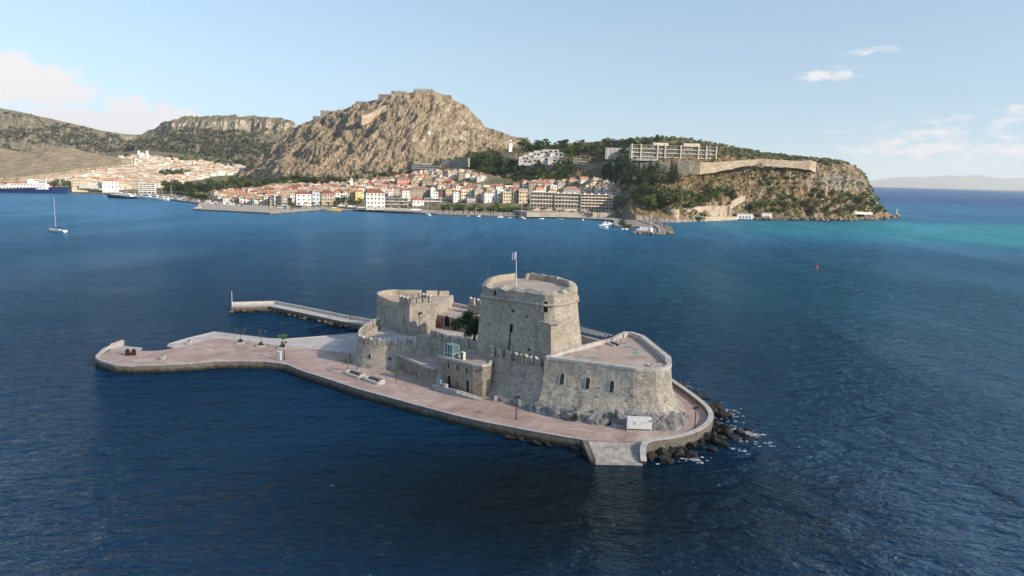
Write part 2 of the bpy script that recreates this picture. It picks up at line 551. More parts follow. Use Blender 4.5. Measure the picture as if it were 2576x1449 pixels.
def wetwall(name, dry, green):
    "quay masonry, dark and weedy towards the waterline"
    t = NT(name); p = t.pos(); pz = t.pos((1, 1, 1.6))
    n = t.noise(p, 0.8, 6, 0.65); f = t.noise(p, 4.5, 4, 0.7)
    c = t.mix(1.0, t.ramp(n, [(0.3, tuple(v * 0.55 for v in dry)), (0.7, dry)]), t.rng(f, 0.25, 0.75, 0.55, 1.25), 'MULTIPLY')
    e = t.vor(pz, 1.0, 'DISTANCE_TO_EDGE'); c = t.mix(t.rng(e, 0, 0.06, 0.5, 0), c, (0.03, 0.028, 0.024))
    z = t.n('ShaderNodeSeparateXYZ'); t.l(t.n('ShaderNodeNewGeometry').outputs['Position'], z.inputs[0])
    hz = t.math('ADD', z.outputs[2], t.math('MULTIPLY', t.math('SUBTRACT', t.noise(p, 0.9, 4), 0.5), 1.3))
    c = t.mix(t.rng(hz, 0.35, 1.25, 1, 0), c, green); c = t.mix(t.rng(hz, -0.1, 0.55, 1, 0), c, (0.012, 0.012, 0.009))
    t.col(c); t.bump(t.math('ADD', n, t.math('MULTIPLY', f, 0.5)), 0.7, 0.2)
    return t.fin(0.8, 0.3)


M_QUAY = wetwall("quay_masonry", (0.27, 0.235, 0.19), (0.055, 0.045, 0.026))


def rocky(name, a, b, c, wet=True, sc=1.0, obj=True):
    t = NT(name); p = t.pos(obj=obj)
    n = t.noise(p, 0.55 * sc, 7, 0.65, 0.5); f = t.noise(p, 3.0 * sc, 5, 0.7)
    q = t.ramp(n, [(0.32, a), (0.5, b), (0.7, c)]); q = t.mix(0.8, q, t.rng(f, 0.3, 0.7, 0.55, 1.25), 'MULTIPLY')
    if wet:
        z = t.n('ShaderNodeSeparateXYZ'); t.l(t.n('ShaderNodeNewGeometry').outputs['Position'], z.inputs[0])
        hz = t.math('ADD', z.outputs[2], t.math('MULTIPLY', t.math('SUBTRACT', t.noise(t.pos(), 0.8, 4), 0.5), 1.2))
        q = t.mix(t.rng(hz, 0.2, 1.1, 0.93, 0), q, (0.010, 0.009, 0.008))
    t.col(q); t.bump(t.math('ADD', n, t.math('MULTIPLY', f, 0.5)), 0.8, 0.25)
    return t.fin(0.75, 0.35)


M_RKD = rocky("dark_shore_rock", (0.02, 0.017, 0.014), (0.048, 0.038, 0.03), (0.12, 0.095, 0.072))
M_RKT = rocky("tan_shore_rock", (0.12, 0.095, 0.07), (0.25, 0.20, 0.15), (0.40, 0.34, 0.27))
M_BED = rocky("grey_bedrock", (0.12, 0.115, 0.115), (0.26, 0.25, 0.245), (0.40, 0.38, 0.36), wet=False, obj=False, sc=1.3)
M_WHITE = plain("white_paint", (0.74, 0.74, 0.72), 0.5, 0.4, var=0.1)
M_CONC = plain("pale_concrete", (0.50, 0.47, 0.43), 0.85, 0.2, var=0.25, scale=1.2, bump=0.2)
M_GREYC = plain("grey_concrete", (0.33, 0.335, 0.34), 0.85, 0.2, var=0.25, scale=1.2, bump=0.2)
M_BLACK = plain("black_metal", (0.012, 0.012, 0.014), 0.45, 0.5, var=0.1)
M_STEEL = plain("grey_steel", (0.22, 0.22, 0.22), 0.45, 0.5, 0.6, var=0.1)
M_RUST = plain("rusty_steel", (0.075, 0.022, 0.015), 0.8, 0.2, var=0.5, scale=4)
M_RED = plain("red_paint", (0.42, 0.016, 0.018), 0.5, 0.4, var=0.15)
M_BARK = plain("bark", (0.055, 0.04, 0.03), 0.9, 0.2, var=0.4, scale=5)
M_SOIL = plain("soil", (0.05, 0.035, 0.024), 0.95, 0.1, var=0.4, scale=5)


def leafmat(name, a, b, c, tr=0.25):
    t = NT(name); g = t.n('ShaderNodeNewGeometry'); oi = t.n('ShaderNodeObjectInfo')
    r = t.math('FRACT', t.math('ADD', g.outputs['Random Per Island'], t.math('MULTIPLY', oi.outputs['Random'], 0.15)))
    q = t.ramp(r, [(0.0, a), (0.5, b), (1.0, c)])
    big = t.noise(t.pos(), 0.22, 3, 0.6); q = t.mix(0.85, q, t.rng(big, 0.3, 0.7, 0.6, 1.45), 'MULTIPLY')
    t.col(q); t.b.inputs['Subsurface Weight'].default_value = 0.0
    d = t.n('ShaderNodeBsdfTranslucent'); t.l(q, d.inputs[0]); mx = t.n('ShaderNodeMixShader'); mx.inputs[0].default_value = tr
    out = [n for n in t.t.nodes if n.type == 'OUTPUT_MATERIAL'][0]
    t.l(t.b.outputs[0], mx.inputs[1]); t.l(d.outputs[0], mx.inputs[2]); t.l(mx.outputs[0], out.inputs[0])
    return t.fin(0.65, 0.25)


L_DARK = leafmat("dark_foliage", (0.0243, 0.0473, 0.0162), (0.0432, 0.081, 0.0243), (0.081, 0.1283, 0.0338))
L_PINE = leafmat("pine_foliage", (0.0362, 0.0725, 0.0203), (0.0725, 0.1232, 0.029), (0.1305, 0.1885, 0.0435))
L_OLIVE = leafmat("olive_foliage", (0.0585, 0.078, 0.0286), (0.1105, 0.1365, 0.0468), (0.182, 0.208, 0.0715))
L_CYP = leafmat("cypress_foliage", (0.0196, 0.0364, 0.0168), (0.0336, 0.0588, 0.0252), (0.0588, 0.0868, 0.035))
L_LIME = leafmat("bright_foliage", (0.066, 0.126, 0.0168), (0.108, 0.18, 0.024), (0.168, 0.24, 0.036))
L_SCRUB = leafmat("scrub_foliage", (0.05, 0.055, 0.025), (0.085, 0.09, 0.04), (0.13, 0.13, 0.06))
L_DRY = leafmat("dry_foliage", (0.10, 0.065, 0.03), (0.16, 0.10, 0.045), (0.22, 0.15, 0.07))
L_CACT = leafmat("prickly_pear_foliage", (0.06, 0.075, 0.035), (0.11, 0.125, 0.055), (0.17, 0.18, 0.085))


def leaf_cloud(mb, blobs, n, size, seed=0, m=0, squash=0.8):
    "many small leaf-clump faces through the volume of several lobes"
    rr = random.Random(seed)
    tot = sum(b[3] ** 2 for b in blobs)
    for (x, y, z, r) in blobs:
        k = max(3, int(n * r * r / tot))
        for _ in range(k):
            u = rr.uniform(-1, 1); t = rr.uniform(0, 2 * PI); q = r * (rr.random() ** 0.33) * rr.uniform(0.85, 1.08)
            s = math.sqrt(1 - u * u); c = Vector((x + q * s * math.cos(t), y + q * s * math.sin(t), z + q * u * squash))
            a = Vector((rr.gauss(0, 1), rr.gauss(0, 1), rr.gauss(0, 0.6))).normalized(); b = a.orthogonal().normalized()
            b = (b + a.cross(b) * rr.uniform(-1, 1)).normalized(); w = size * rr.uniform(0.6, 1.3); h = w * rr.uniform(0.5, 0.9)
            mb.add([c - a * w - b * h * .3, c - b * h, c + a * w - b * h * .2, c + b * h], [(0, 1, 2, 3)], m)


def rock_mesh(name, mat, seed, flat=0.7):
    b = bmesh.new(); bmesh.ops.create_icosphere(b, subdivisions=3, radius=1.0)
    o = Vector((seed * 3.7, seed * 1.3, seed * 2.1)); rr = random.Random(seed)
    planes = [(Vector((rr.gauss(0, 1), rr.gauss(0, 1), rr.gauss(0, 0.8))).normalized(), rr.uniform(0.42, 0.8)) for _ in range(13)]
    for v in b.verts:
        p = v.co.copy()
        for n_, d_ in planes:
            e = p.dot(n_) - d_
            if e > 0: p -= n_ * e * 0.97
        p *= 1 + 0.22 * noise.noise(v.co * 1.6 + o) + 0.10 * noise.noise(v.co * 4.3 + o)
        p.z *= flat; v.co = p
    me = bpy.data.meshes.new(name); b.to_mesh(me); b.free(); me.materials.append(mat)
    return me


ROCK_D = [rock_mesh("dark_rock", M_RKD, i + 1, 0.75) for i in range(5)]
ROCK_T = [rock_mesh("tan_rock", M_RKT, i + 11, 0.8) for i in range(5)]


def rock(meshes, p, r, rr, name="boulder"):
    o = bpy.data.objects.new(name, rr.choice(meshes)); COL.objects.link(o); o.location = p
    o.scale = (r * rr.uniform(0.8, 1.35), r * rr.uniform(0.75, 1.1), r * rr.uniform(0.7, 1.05)); o.rotation_euler = (rr.uniform(-.3, .3), rr.uniform(-.3, .3), rr.uniform(0, 6.28))
    return o


# ================================================================== water
def water_material():
    t = NT("sea_water"); p = t.pos()
    # deep blue bay, sediment-green shallows off the headland
    s = t.n('ShaderNodeSeparateXYZ'); t.l(t.n('ShaderNodeNewGeometry').outputs['Position'], s.inputs[0]); X, Y = s.outputs[0], s.outputs[1]
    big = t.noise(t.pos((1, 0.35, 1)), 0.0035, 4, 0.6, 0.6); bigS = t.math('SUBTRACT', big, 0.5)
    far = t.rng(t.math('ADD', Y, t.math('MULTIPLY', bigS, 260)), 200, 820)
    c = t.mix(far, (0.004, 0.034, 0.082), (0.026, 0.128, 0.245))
    # green tongue: near the tip of the headland and to its right
    gx = t.math('DIVIDE', t.math('SUBTRACT', X, 560), 400); gy = t.math('DIVIDE', t.math('SUBTRACT', Y, t.math('ADD', 690, t.math('MULTIPLY', X, 0.22))), 240)
    gd = t.math('SQRT', t.math('ADD', t.math('MULTIPLY', gx, gx), t.math('MULTIPLY', gy, gy)))
    gm = t.rng(t.math('ADD', gd, t.math('MULTIPLY', bigS, 0.9)), 0.35, 1.1, 1, 0)
    c = t.mix(t.math('MULTIPLY', gm, 0.85), c, (0.020, 0.225, 0.27))
    g2x = t.math('DIVIDE', t.math('SUBTRACT', X, 210), 330); g2y = t.math('DIVIDE', t.math('SUBTRACT', Y, 330), 330)
    g2 = t.rng(t.math('SQRT', t.math('ADD', t.math('MULTIPLY', g2x, g2x), t.math('MULTIPLY', g2y, g2y))), 0.2, 1.0, 1, 0)
    c = t.mix(t.math('MULTIPLY', g2, 0.42), c, (0.009, 0.078, 0.112))
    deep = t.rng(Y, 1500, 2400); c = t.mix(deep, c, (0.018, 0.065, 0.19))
    # dark patch before the quay: shallows, plus steep-view darkening painted into the colour
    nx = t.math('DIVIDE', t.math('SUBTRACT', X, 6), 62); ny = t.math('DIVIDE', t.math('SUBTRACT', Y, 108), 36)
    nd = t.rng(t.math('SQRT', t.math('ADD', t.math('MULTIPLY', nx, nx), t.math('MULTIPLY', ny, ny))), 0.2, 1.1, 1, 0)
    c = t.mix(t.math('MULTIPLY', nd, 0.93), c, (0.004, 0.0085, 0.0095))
    # whitecaps
    cap = t.rng(t.noise(t.pos((1, 0.45, 1)), 0.11, 3, 0.75, 0.3), 0.735, 0.775)
    reg = t.rng(t.math('ADD', X, t.math('MULTIPLY', Y, 0.35)), 150, 500)
    c = t.mix(t.math('MULTIPLY', t.math('MULTIPLY', cap, reg), 0.75), c, (0.6, 0.66, 0.68))
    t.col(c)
    # waves: swell + chop, running obliquely
    gust = t.rng(t.noise(t.pos((1, 0.3, 1), rz=0.1), 0.012, 4, 0.6, 0.5), 0.3, 0.7, 0.55, 1.25)
    w1 = t.noise(t.pos((0.55, 1.0, 1), rz=-0.34), 0.26, 3, 0.55, 0.5)
    w2 = t.noise(t.pos((0.65, 1.0, 1), rz=-0.12), 0.8, 4, 0.6, 0.6)
    w3 = t.noise(t.pos((0.7, 1.0, 1), rz=0.25), 2.4, 3, 0.6, 0.4)
    w0 = t.noise(t.pos((0.55, 1.0, 1), rz=-0.2), 0.07, 3, 0.5, 0.4)
    calm = t.rng(X, -140, 60, 0.62, 1.0)
    h = t.math('ADD', t.math('ADD', t.math('MULTIPLY', w0, 5.0), t.math('MULTIPLY', w1, 4.2)), t.math('ADD', t.math('MULTIPLY', w2, 1.6), t.math('MULTIPLY', w3, 0.3)))
    h = t.math('MULTIPLY', t.math('MULTIPLY', h, gust), calm)
    t.bump(h, 1.0, 0.9)
    nrm = [l_.from_socket for l_ in t.t.links if l_.to_socket == t.b.inputs['Normal']][0]
    streaks = t.rng(t.noise(t.pos((0.12, 1.0, 1), rz=-0.12), 0.06, 5, 0.65, 0.8), 0.36, 0.64, -0.05, 0.06, False)
    rough = t.math('MAXIMUM', t.math('ADD', t.rng(Y, 120, 900, 0.09, 0.22), t.math('MULTIPLY', streaks, t.rng(Y, 80, 400))), 0.05)
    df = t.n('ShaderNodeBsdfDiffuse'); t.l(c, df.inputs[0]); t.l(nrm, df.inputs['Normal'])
    gl = t.n('ShaderNodeBsdfGlossy'); gl.inputs[0].default_value = (0.62, 0.83, 1.0, 1); t.l(rough, gl.inputs['Roughness']); t.l(nrm, gl.inputs['Normal'])
    fr = t.n('ShaderNodeFresnel'); fr.inputs[0].default_value = 1.33; t.l(nrm, fr.inputs[1])
    mx = t.n('ShaderNodeMixShader'); t.l(t.math('MULTIPLY', fr.outputs[0], 0.6), mx.inputs[0]); t.l(df.outputs[0], mx.inputs[1]); t.l(gl.outputs[0], mx.inputs[2])
    out = [n for n in t.t.nodes if n.type == 'OUTPUT_MATERIAL'][0]; t.l(mx.outputs[0], out.inputs[0])
    return t.m


M_SEA = water_material()
mb = MB(); rings = [0, 60, 120, 200, 320, 520, 900, 1600, 3000, 6000, 12600]; nseg = 64
for i, r in enumerate(rings[1:]):
    pass
mb.lathe([(max(r, 0.01), 0) for r in rings], nseg, (0, 0, 0))
sea = mb.build("water", M_SEA, recalc=False); structure(sea)
for pl in sea.data.polygons:
    if pl.normal.z < 0: pl.flip()

# ================================================================== the islet
FRONT = [(-105.0, 182.3), (-103.3, 177.6), (-99.2, 174.1), (-95.5, 172.2), (-90.5, 172.0), (-85.2, 172.9), (-79.4, 175.0), (-73.7, 177.9), (-68.2, 178.9), (-62, 179.2),
         (-59.0, 178.3), (-55.3, 176.8), (-50.0, 171.4), (-41.6, 164.6), (-33.8, 158.0), (-25.7, 152.2), (-18.2, 146.9), (-11.2, 142.1), (-4.6, 138.1), (0.9, 135.5),
         (5, 133.5), (9.1, 131.8), (14.5, 129.5)]
RIGHT = [(25.2, 128.9), (27.1, 129.0), (31.2, 130.8), (35.3, 133.9), (38.6, 138.0), (40.9, 143.0), (41.5, 146.8), (41.5, 150.8), (40.6, 157.9), (38.5, 168.9), (36.5, 178.5)]
BACK = [(30, 186), (22, 196), (8, 208), (-4, 217), (-12, 224), (-20, 232), (-32, 236), (-42, 233), (-45.5, 228)]
COVE = [(-44.5, 219), (-45.7, 214.4), (-56.0, 208.2), (-64.0, 204.1), (-68.5, 204.1), (-76.2, 206.8), (-87.1, 210.8), (-91.1, 201.4), (-92.9, 194.8), (-92.2, 192.0), (-89.6, 189.8), (-92.5, 186.9), (-97.2, 186.2), (-103.2, 186.5)]
OUT = FRONT + RIGHT + BACK + COVE
quay = thing("quay", "low weathered stone quay carrying the whole sea fort, dark and weedy along its waterline", "quay", (0, 160, 0))
m = MB(); o2 = offset(OUT, -0.55, True)
m.prism(o2, -3, 0.4, cap=False, top=offset(OUT, -0.15, True)); m.prism(offset(OUT, -0.15, True), 0.4, 1.76, cap=False, top=OUT)
m.build("wall", M_QUAY, quay)
m = MB(); m.add([(x, y, 1.8) for x, y in OUT], [tuple(range(len(OUT)))])
pv = m.build("pavement", M_PAVE); structure(pv)
m = MB(); m.strip(FRONT, 0.5, 1.74, 1.86, side=0.9); m.build("coping", M_CAP, quay)
TIP = [(-106.2, 190.3), (-106.0, 186), (-105.0, 182.3), (-103.3, 177.6), (-99.2, 174.1), (-95.5, 172.2), (-90.5, 172.0)]
m = MB(); m.strip(smooth(TIP, 3), 0.55, 1.5, [2.35 - 0.45 * (i / 18) for i in range(19)], side=0.9)
tag(m.build("kerb", M_CAP), "raised whitish kerb rounding the far tip of the quay", "kerb")
# cobbled apron and ramp
CB = [(-44.6, 218.6), (-45.8, 214.2), (-56.0, 208.0), (-64.0, 203.9), (-68.5, 203.9), (-76.2, 206.6), (-87.0, 210.5), (-90.9, 201.4), (-92.6, 194.9), (-91.9, 192.3), (-88.9, 190.2), (-87.8, 194.0), (-85.5, 200.5), (-81.8, 203.0),
      (-74.3, 200.6), (-66.6, 197.4), (-61.8, 196.0), (-52.2, 193.0), (-45.0, 190.6), (-41.0, 189.2), (-40, 195), (-40, 206), (-41, 216)]
m = MB(); m.add([(x, y, 1.81) for x, y in CB], [tuple(range(len(CB)))]); structure(m.build("cobbled_path", M_COB))
m = MB(); m.strip(COVE[1:10], 0.45, 1.7, 1.95, side=0.9)
tag(m.build("kerb", M_CAP), "white kerb edging the pale cobbled apron beside the small cove", "kerb")
ramp = thing("boat_ramp", "pale concrete slipway sloping into the sea at the tip of the quay", "slipway", (-102, 190, 0))
m = MB(); a, b, c, d = (-107.2, 197.6), (-100.9, 195.8), (-97.4, 186.0), (-104.2, 184.4)
m.add([(*a, 0.25), (*b, 0.25), (*c, 1.83), (*d, 1.83), (*a, -2), (*b, -2), (*c, -2), (*d, -2)], [(0, 1, 2, 3), (0, 4, 5, 1), (1, 5, 6, 2), (2, 6, 7, 3), (3, 7, 4, 0)])
m.build("slab", M_CONC, ramp)
m = MB(); m.strip([(-107.9, 199.0), (-106.2, 190.3)], 0.7, -1.5, [1.5, 2.5]); m.build("kerb", M_CAP, ramp)
# landing steps
st = thing("landing_steps", "broad pale concrete steps going down to the water at the front corner of the quay", "steps", (20, 126, 0))
m = MB(); ns = 7
for i in range(ns):
    t0, t1 = i / ns, (i + 1) / ns; zz = 1.78 - i * 0.2
    L = lambda t: (14.7 + 0.9 * t, 129.3 - 6.0 * t); Rr_ = lambda t: (25.1 - 1.4 * t, 128.8 - 5.6 * t)
    m.prism([L(t0), L(t1), Rr_(t1), Rr_(t0)], -2.5, zz)
m.prism([(15.4, 123.3), (15.5, 122.5), (23.8, 122.7), (23.8, 123.2)], -2.5, 0.36)
m.build("flight", plain("step_concrete", (0.47, 0.435, 0.39), 0.85, 0.2, var=0.35, scale=0.9, bump=0.2, obj=False), st)
m = MB(); m.strip([(14.5, 129.6), (15.5, 122.6)], 0.8, -3, [1.84, 0.45], side=0.0); m.build("side_wall", M_QUAY, st)
# curved parapet
PP = smooth([(23.9, 122.8), (24.2, 125.6), (25.6, 127.9), (28.2, 129.2), (31.2, 130.6), (35.3, 133.7), (38.6, 137.8), (40.9, 142.8), (41.6, 146.8), (41.6, 150.8), (40.6, 158.1), (38.5, 169.0), (36.6, 178.6)], 5)
pz = [0.9 + min(1.0, i / 7) * 1.85 for i in range(len(PP))]
par = thing("parapet_wall", "curved stone sea parapet with pale coping round the rocky end of the quay", "parapet", (35, 140, 0))
m = MB(); m.strip(PP, 0.95, -3, [z - 0.14 for z in pz], side=0.45); m.build("wall", M_QUAY, par)
m = MB(); m.strip(PP, 1.05, [z - 0.14 for z in pz], pz, side=0.45); m.build("coping", M_CAP, par)
# rocks outside the parapet, each a boulder of its own
rr = random.Random(4); RK = []
outer = [(27, 125.8, 27, 128), (32.8, 127.2, 31, 130), (37.7, 129.5, 35.5, 133), (42.4, 132.8, 38.5, 137), (46.4, 137.3, 41, 142), (47.2, 141.5, 42.2, 146), (46.8, 150.4, 42.4, 151), (46, 155.7, 42.2, 155), (43.6, 163, 41, 161), (41.4, 172, 39.5, 170)]
for (x0, y0, x1, y1) in outer:
    for k in range(9):
        t = rr.random() ** 1.0; r = rr.choice([.5, .7, .9, 1.1, 1.4, 1.7])
        RK.append(rock(ROCK_D, (x0 + (x1 - x0) * t + rr.uniform(-1.9, 1.9), y0 + (y1 - y0) * t + rr.uniform(-1.4, 1.4), -0.05 + 0.9 * t), r, rr))
for x, y, r in ((0.5, 134.2, 1.3), (2.5, 133.2, 1.0), (5.6, 131.6, 1.2), (7.6, 131.0, 0.9), (12.6, 128.6, 1.3), (14.2, 127.2, 1.1)):
    RK.append(rock(ROCK_D, (x, y, 0.1), r, rr))
for o in RK: tag(o, None, "boulder", "dark boulders along the foot of the quay and parapet")
series(RK, "dark wet boulder, {} of those heaped under the parapet")
# mole
MOLE = [(-98.3, 253.6), (-85.0, 258.0), (-69.0, 246.6), (-52.6, 234.2), (-43.0, 228.5)]
mol = thing("mole", "narrow pale stone mole bending out across the water behind the fort", "mole", (-70, 247, 0))
m = MB(); mp_ = offset(MOLE, 3.6); m.strip(offset(MOLE, -1.4), 4.6, -3, 1.75, side=0.5); m.build("base", M_QUAY, mol)
m = MB(); m.strip(offset(MOLE, -1.4), 4.4, 1.75, 1.8, side=0.5); m.build("walkway", M_CONC, mol)
m = MB(); m.strip(offset(MOLE, 0.9), 0.6, 1.5, 2.75, side=0.5); m.build("parapet", M_CAP, mol)
RT = []
for i in range(46):
    s = rr.uniform(0, 1) ** 1.1 * plen(MOLE); p, d = along(MOLE, s); q = p + Vector((d.y, -d.x)) * (4.0 + rr.uniform(0, 1.6)); k = rr.uniform(0.45, 1.25)
    RT.append(rock(ROCK_T, (q.x, q.y, 0.25), k, rr))
for o in RT: tag(o, None, "boulder", "tan boulders along the inside of the mole")
series(RT, "tan boulder, {} of those along the inner side of the mole")
m = MB(); m.tube((-98.0, 253.0, 1.8), (-98.0, 253.0, 7.0), 0.11, 0.07)
tag(m.build("pole", M_WHITE), "thin white pole at the outer end of the mole", "pole")
# foam about the rocks
m = MB()
for i in range(1500):
    x0, y0, x1, y1 = rr.choice(outer[3:] + outer[5:] + outer[:2]); t = rr.gauss(0.0, 0.35)
    if t > 0.4: continue
    j_ = rr.choice([.5, .9, 1.8]); cx_, cy_ = x0 + (x1 - x0) * t + rr.gauss(0, j_), y0 + (y1 - y0) * t + rr.gauss(0, j_)
    if noise.noise(Vector((cx_ * .25, cy_ * .25, 3))) < -.08: continue
    w = rr.uniform(0.03, 0.17) * (2.2 if rr.random() < .05 else 1); a = rr.uniform(-0.5, 1.2)
    pts = [(cx_ + w * rr.uniform(.5, 1.6) * math.cos(a + k * 1.047) * 1.9, cy_ + w * rr.uniform(.5, 1.4) * math.sin(a + k * 1.047), 0.03) for k in range(6)]
    m.add(pts, [tuple(range(6))])
tag(m.build("sea_foam", plain("foam", (0.75, 0.78, 0.78), 0.6, 0.3), recalc=False), "white foam washing round the dark rocks off the parapet", "foam", kind="stuff")


# ================================================================== castle helpers
def flare_wall(mb, top, base, z1, z0, power=2.2, nz=9, amp=0.0, step=1.6, closed=True, mtop=None, cap=True):
    "battered masonry: top outline to wider base outline, concave, roughened towards the foot"
    tp = resample(top, step, closed); n = len(tp)
    pts = [Vector(p) for p in base] + ([Vector(base[0])] if closed else [])
    tl = [0]; tq = [Vector(p) for p in top] + ([Vector(top[0])] if closed else [])
    bp = []
    # carry each sample over to the base outline by its position along matching segments
    seg = [(b - a).length for a, b in zip(tq, tq[1:])]; tot = sum(seg)
    for i in range(n):
        s = tot * i / (n if closed else n - 1); k = 0
        while k < len(seg) - 1 and s > seg[k]:
            s -= seg[k]; k += 1
        f = min(1.0, s / max(1e-6, seg[k])); bp.append(pts[k].lerp(pts[k + 1], f))
    rows = []
    for j in range(nz + 1):
        u = j / nz; z = z1 + (z0 - z1) * u; w = 0.2 * u + 0.8 * u ** power; r = []
        for i in range(n):
            p = Vector(tp[i]).lerp(bp[i], w)
            if amp:
                q = Vector((p.x, p.y, z)); k = amp * (0.03 + u ** 4)
                p = p + Vector((noise.noise(q * 0.45), noise.noise(q * 0.45 + Vector((9, 3, 1))))) * k + Vector((noise.noise(q * 1.4), noise.noise(q * 1.4 + Vector((5, 7, 2))))) * k * 0.4
            r.append((p.x, p.y, z))
        rows.append(r)
    mb.grid(rows, closed=closed)
    if cap:
        mb.add([(p[0], p[1], z1) for p in tp], [tuple(range(n))], 0 if mtop is None else mtop)


def merlons(parent, path, z, n, w, h, t=0.6, notch=0.5, mats=None, z_end=None, ends=0.5, slit=True, flat=False, inset=0.0):
    "n swallow-tail merlons spread along the path, each one a part"
    L = plen(path); out = []
    for i in range(n):
        s = L * (i + ends) / (n - 1 + 2 * ends) if n > 1 else L / 2
        p, d = along(path, s); nrm = Vector((-d.y, d.x)); p = p + nrm * inset
        zz = z if z_end is None else z + (z_end - z) * s / L
        b = MB()

        def pt(u, v, q): return (p.x + d.x * u + nrm.x * v, p.y + d.y * u + nrm.y * v, zz + q)
        a, k = w / 2, (0 if flat else notch)
        vs = [pt(-a, -t / 2, 0), pt(0, -t / 2, 0), pt(a, -t / 2, 0), pt(a, -t / 2, h), pt(0, -t / 2, h - k), pt(-a, -t / 2, h),
              pt(-a, t / 2, 0), pt(0, t / 2, 0), pt(a, t / 2, 0), pt(a, t / 2, h), pt(0, t / 2, h - k), pt(-a, t / 2, h)]
        b.add(vs, [(0, 1, 4, 5), (1, 2, 3, 4), (7, 6, 11, 10), (8, 7, 10, 9), (2, 8, 9, 3), (6, 0, 5, 11)], 0)
        o = len(b.v) - 12
        for f in ((5, 4, 10, 11), (4, 3, 9, 10)):
            b.f.append([o + q for q in f]); b.m.append(1)
        if slit:
            sc = [pt(-.07, -t / 2 - .006, .25), pt(.07, -t / 2 - .006, .25), pt(.07, -t / 2 - .006, .75), pt(-.07, -t / 2 - .006, .75)]
            b.add(sc, [(0, 1, 2, 3)], 2)
            sc = [pt(-.07, t / 2 + .006, .25), pt(.07, t / 2 + .006, .25), pt(.07, t / 2 + .006, .75), pt(-.07, t / 2 + .006, .75)]
            b.add(sc, [(0, 1, 2, 3)], 2)
        out.append(b.build("merlon", mats or [M_LF, M_CAP, M_DARK], parent, recalc=False))
    return out


def arch_pts(w, h, n=7, flat=False):
    if flat: return [(-w / 2, 0), (w / 2, 0), (w / 2, h), (-w / 2, h)]
    r = w / 2; pts = [(-w / 2, 0), (w / 2, 0)]
    for i in range(n + 1):
        t = PI * i / n; pts.append((r * math.cos(t), h - r + r * math.sin(t)))
    return pts


def opening(parent, loc, nor, w, h, name="window", frame=0.16, pane=None, frame_mat=None, flat=False, upright=True, bars=False, bv=None):
    "arched opening: a dressed surround standing proud of the wall round a dark pane set back in it"
    nor = Vector(nor); nh = Vector((nor.x, nor.y, 0)).normalized(); u = Vector((-nh.y, nh.x, 0)); up = Vector((0, 0, 1)) if upright else nor.cross(u).normalized()
    if up.z < 0: up = -up
    c = Vector(loc)
    tilt = (0.0 if upright else 0.0)
    inner = arch_pts(w, h, flat=flat); outer = arch_pts(w + 2 * frame, h + frame, flat=flat)
    P3 = lambda q, d: c + u * q[0] + up * q[1] + nh * d
    sl = -nor.z / max(0.3, math.hypot(nor.x, nor.y))          # the wall leans back as it rises

    if bv is not None:
        o_ = c + Vector((0, 0, h * .85)) + nh * 4; l2, n2_, i2, d2 = bv.ray_cast(o_, -nh, 8)
        if l2 is not None: sl = ((l2 - c).dot(nh) + 0.04) / (h * .85)
    fr = MB(); n = len(inner); lean = lambda q: q[1] * (sl if not upright else sl)
    F1 = [P3(q, 0.13 + lean(q)) for q in inner]; F2 = [P3(q, 0.13 + lean(q)) for q in outer]; B2 = [P3(q, -0.5 + lean(q)) for q in outer]; B1 = [P3(q, 0.015 + lean(q)) for q in inner]
    for i in range(n):
        j = (i + 1) % n
        fr.add([F1[i], F1[j], F2[j], F2[i]], [(0, 1, 2, 3)]); fr.add([F2[i], F2[j], B2[j], B2[i]], [(0, 1, 2, 3)]); fr.add([F1[j], F1[i], B1[i], B1[j]], [(0, 1, 2, 3)])
    o = fr.build(name, frame_mat or M_TRIM, parent, recalc=False)
    pn = MB(); pn.add([P3(q, 0.05 + lean(q)) for q in inner], [tuple(range(n))])
    if bars:
        for k in range(1, 5):
            z = h * k / 5.5; pn.add([P3(q, 0.09 + lean(q)) for q in ((-w / 2, z), (w / 2, z), (w / 2, z + .06), (-w / 2, z + .06))], [(0, 1, 2, 3)], 1)
    pn.build("door_leaf" if name == "door" else "pane", [pane or M_PANE, M_BLACK], o, recalc=False)
    return o


def open_at(parent, bv, x, y, w, h, **kw):
    "opening whose foot is seen at picture point x, y (2736-wide pixels)"
    l, nn = hit(x / 1.0621, y / 1.0621, bv)
    if l is None: print("MISS", x, y); return
    return opening(parent, l, nn, w, h, bv=bv, **kw)


def hole_at(parent, bv, x, y, w, h, name="loophole"):
    l, nn = hit(x / 1.0621, y / 1.0621, bv)
    if l is None: print("MISS", x, y); return
    return opening(parent, l, nn, w, h, name=name, frame=0.08, pane=M_DARK, flat=True, bv=bv)


def plug(parent, poly, z, name, mat, th=0.25):
    m = MB(); m.prism(poly, z - th, z); return m.build(name, mat, parent)


# courtyard and the mass behind the walls
CT = [(-39, 214), (-38, 197), (-37, 182), (-31, 178), (-25, 180), (-20, 178), (-12, 169), (-5, 163), (0.5, 157), (6, 153), (12, 157), (22, 170), (24, 182), (20, 190), (6, 205), (-8, 213), (-17, 224), (-30, 222)]
m = MB(); m.prism(CT, 1.5, 6.0); structure(m.build("courtyard_ground", M_COB))

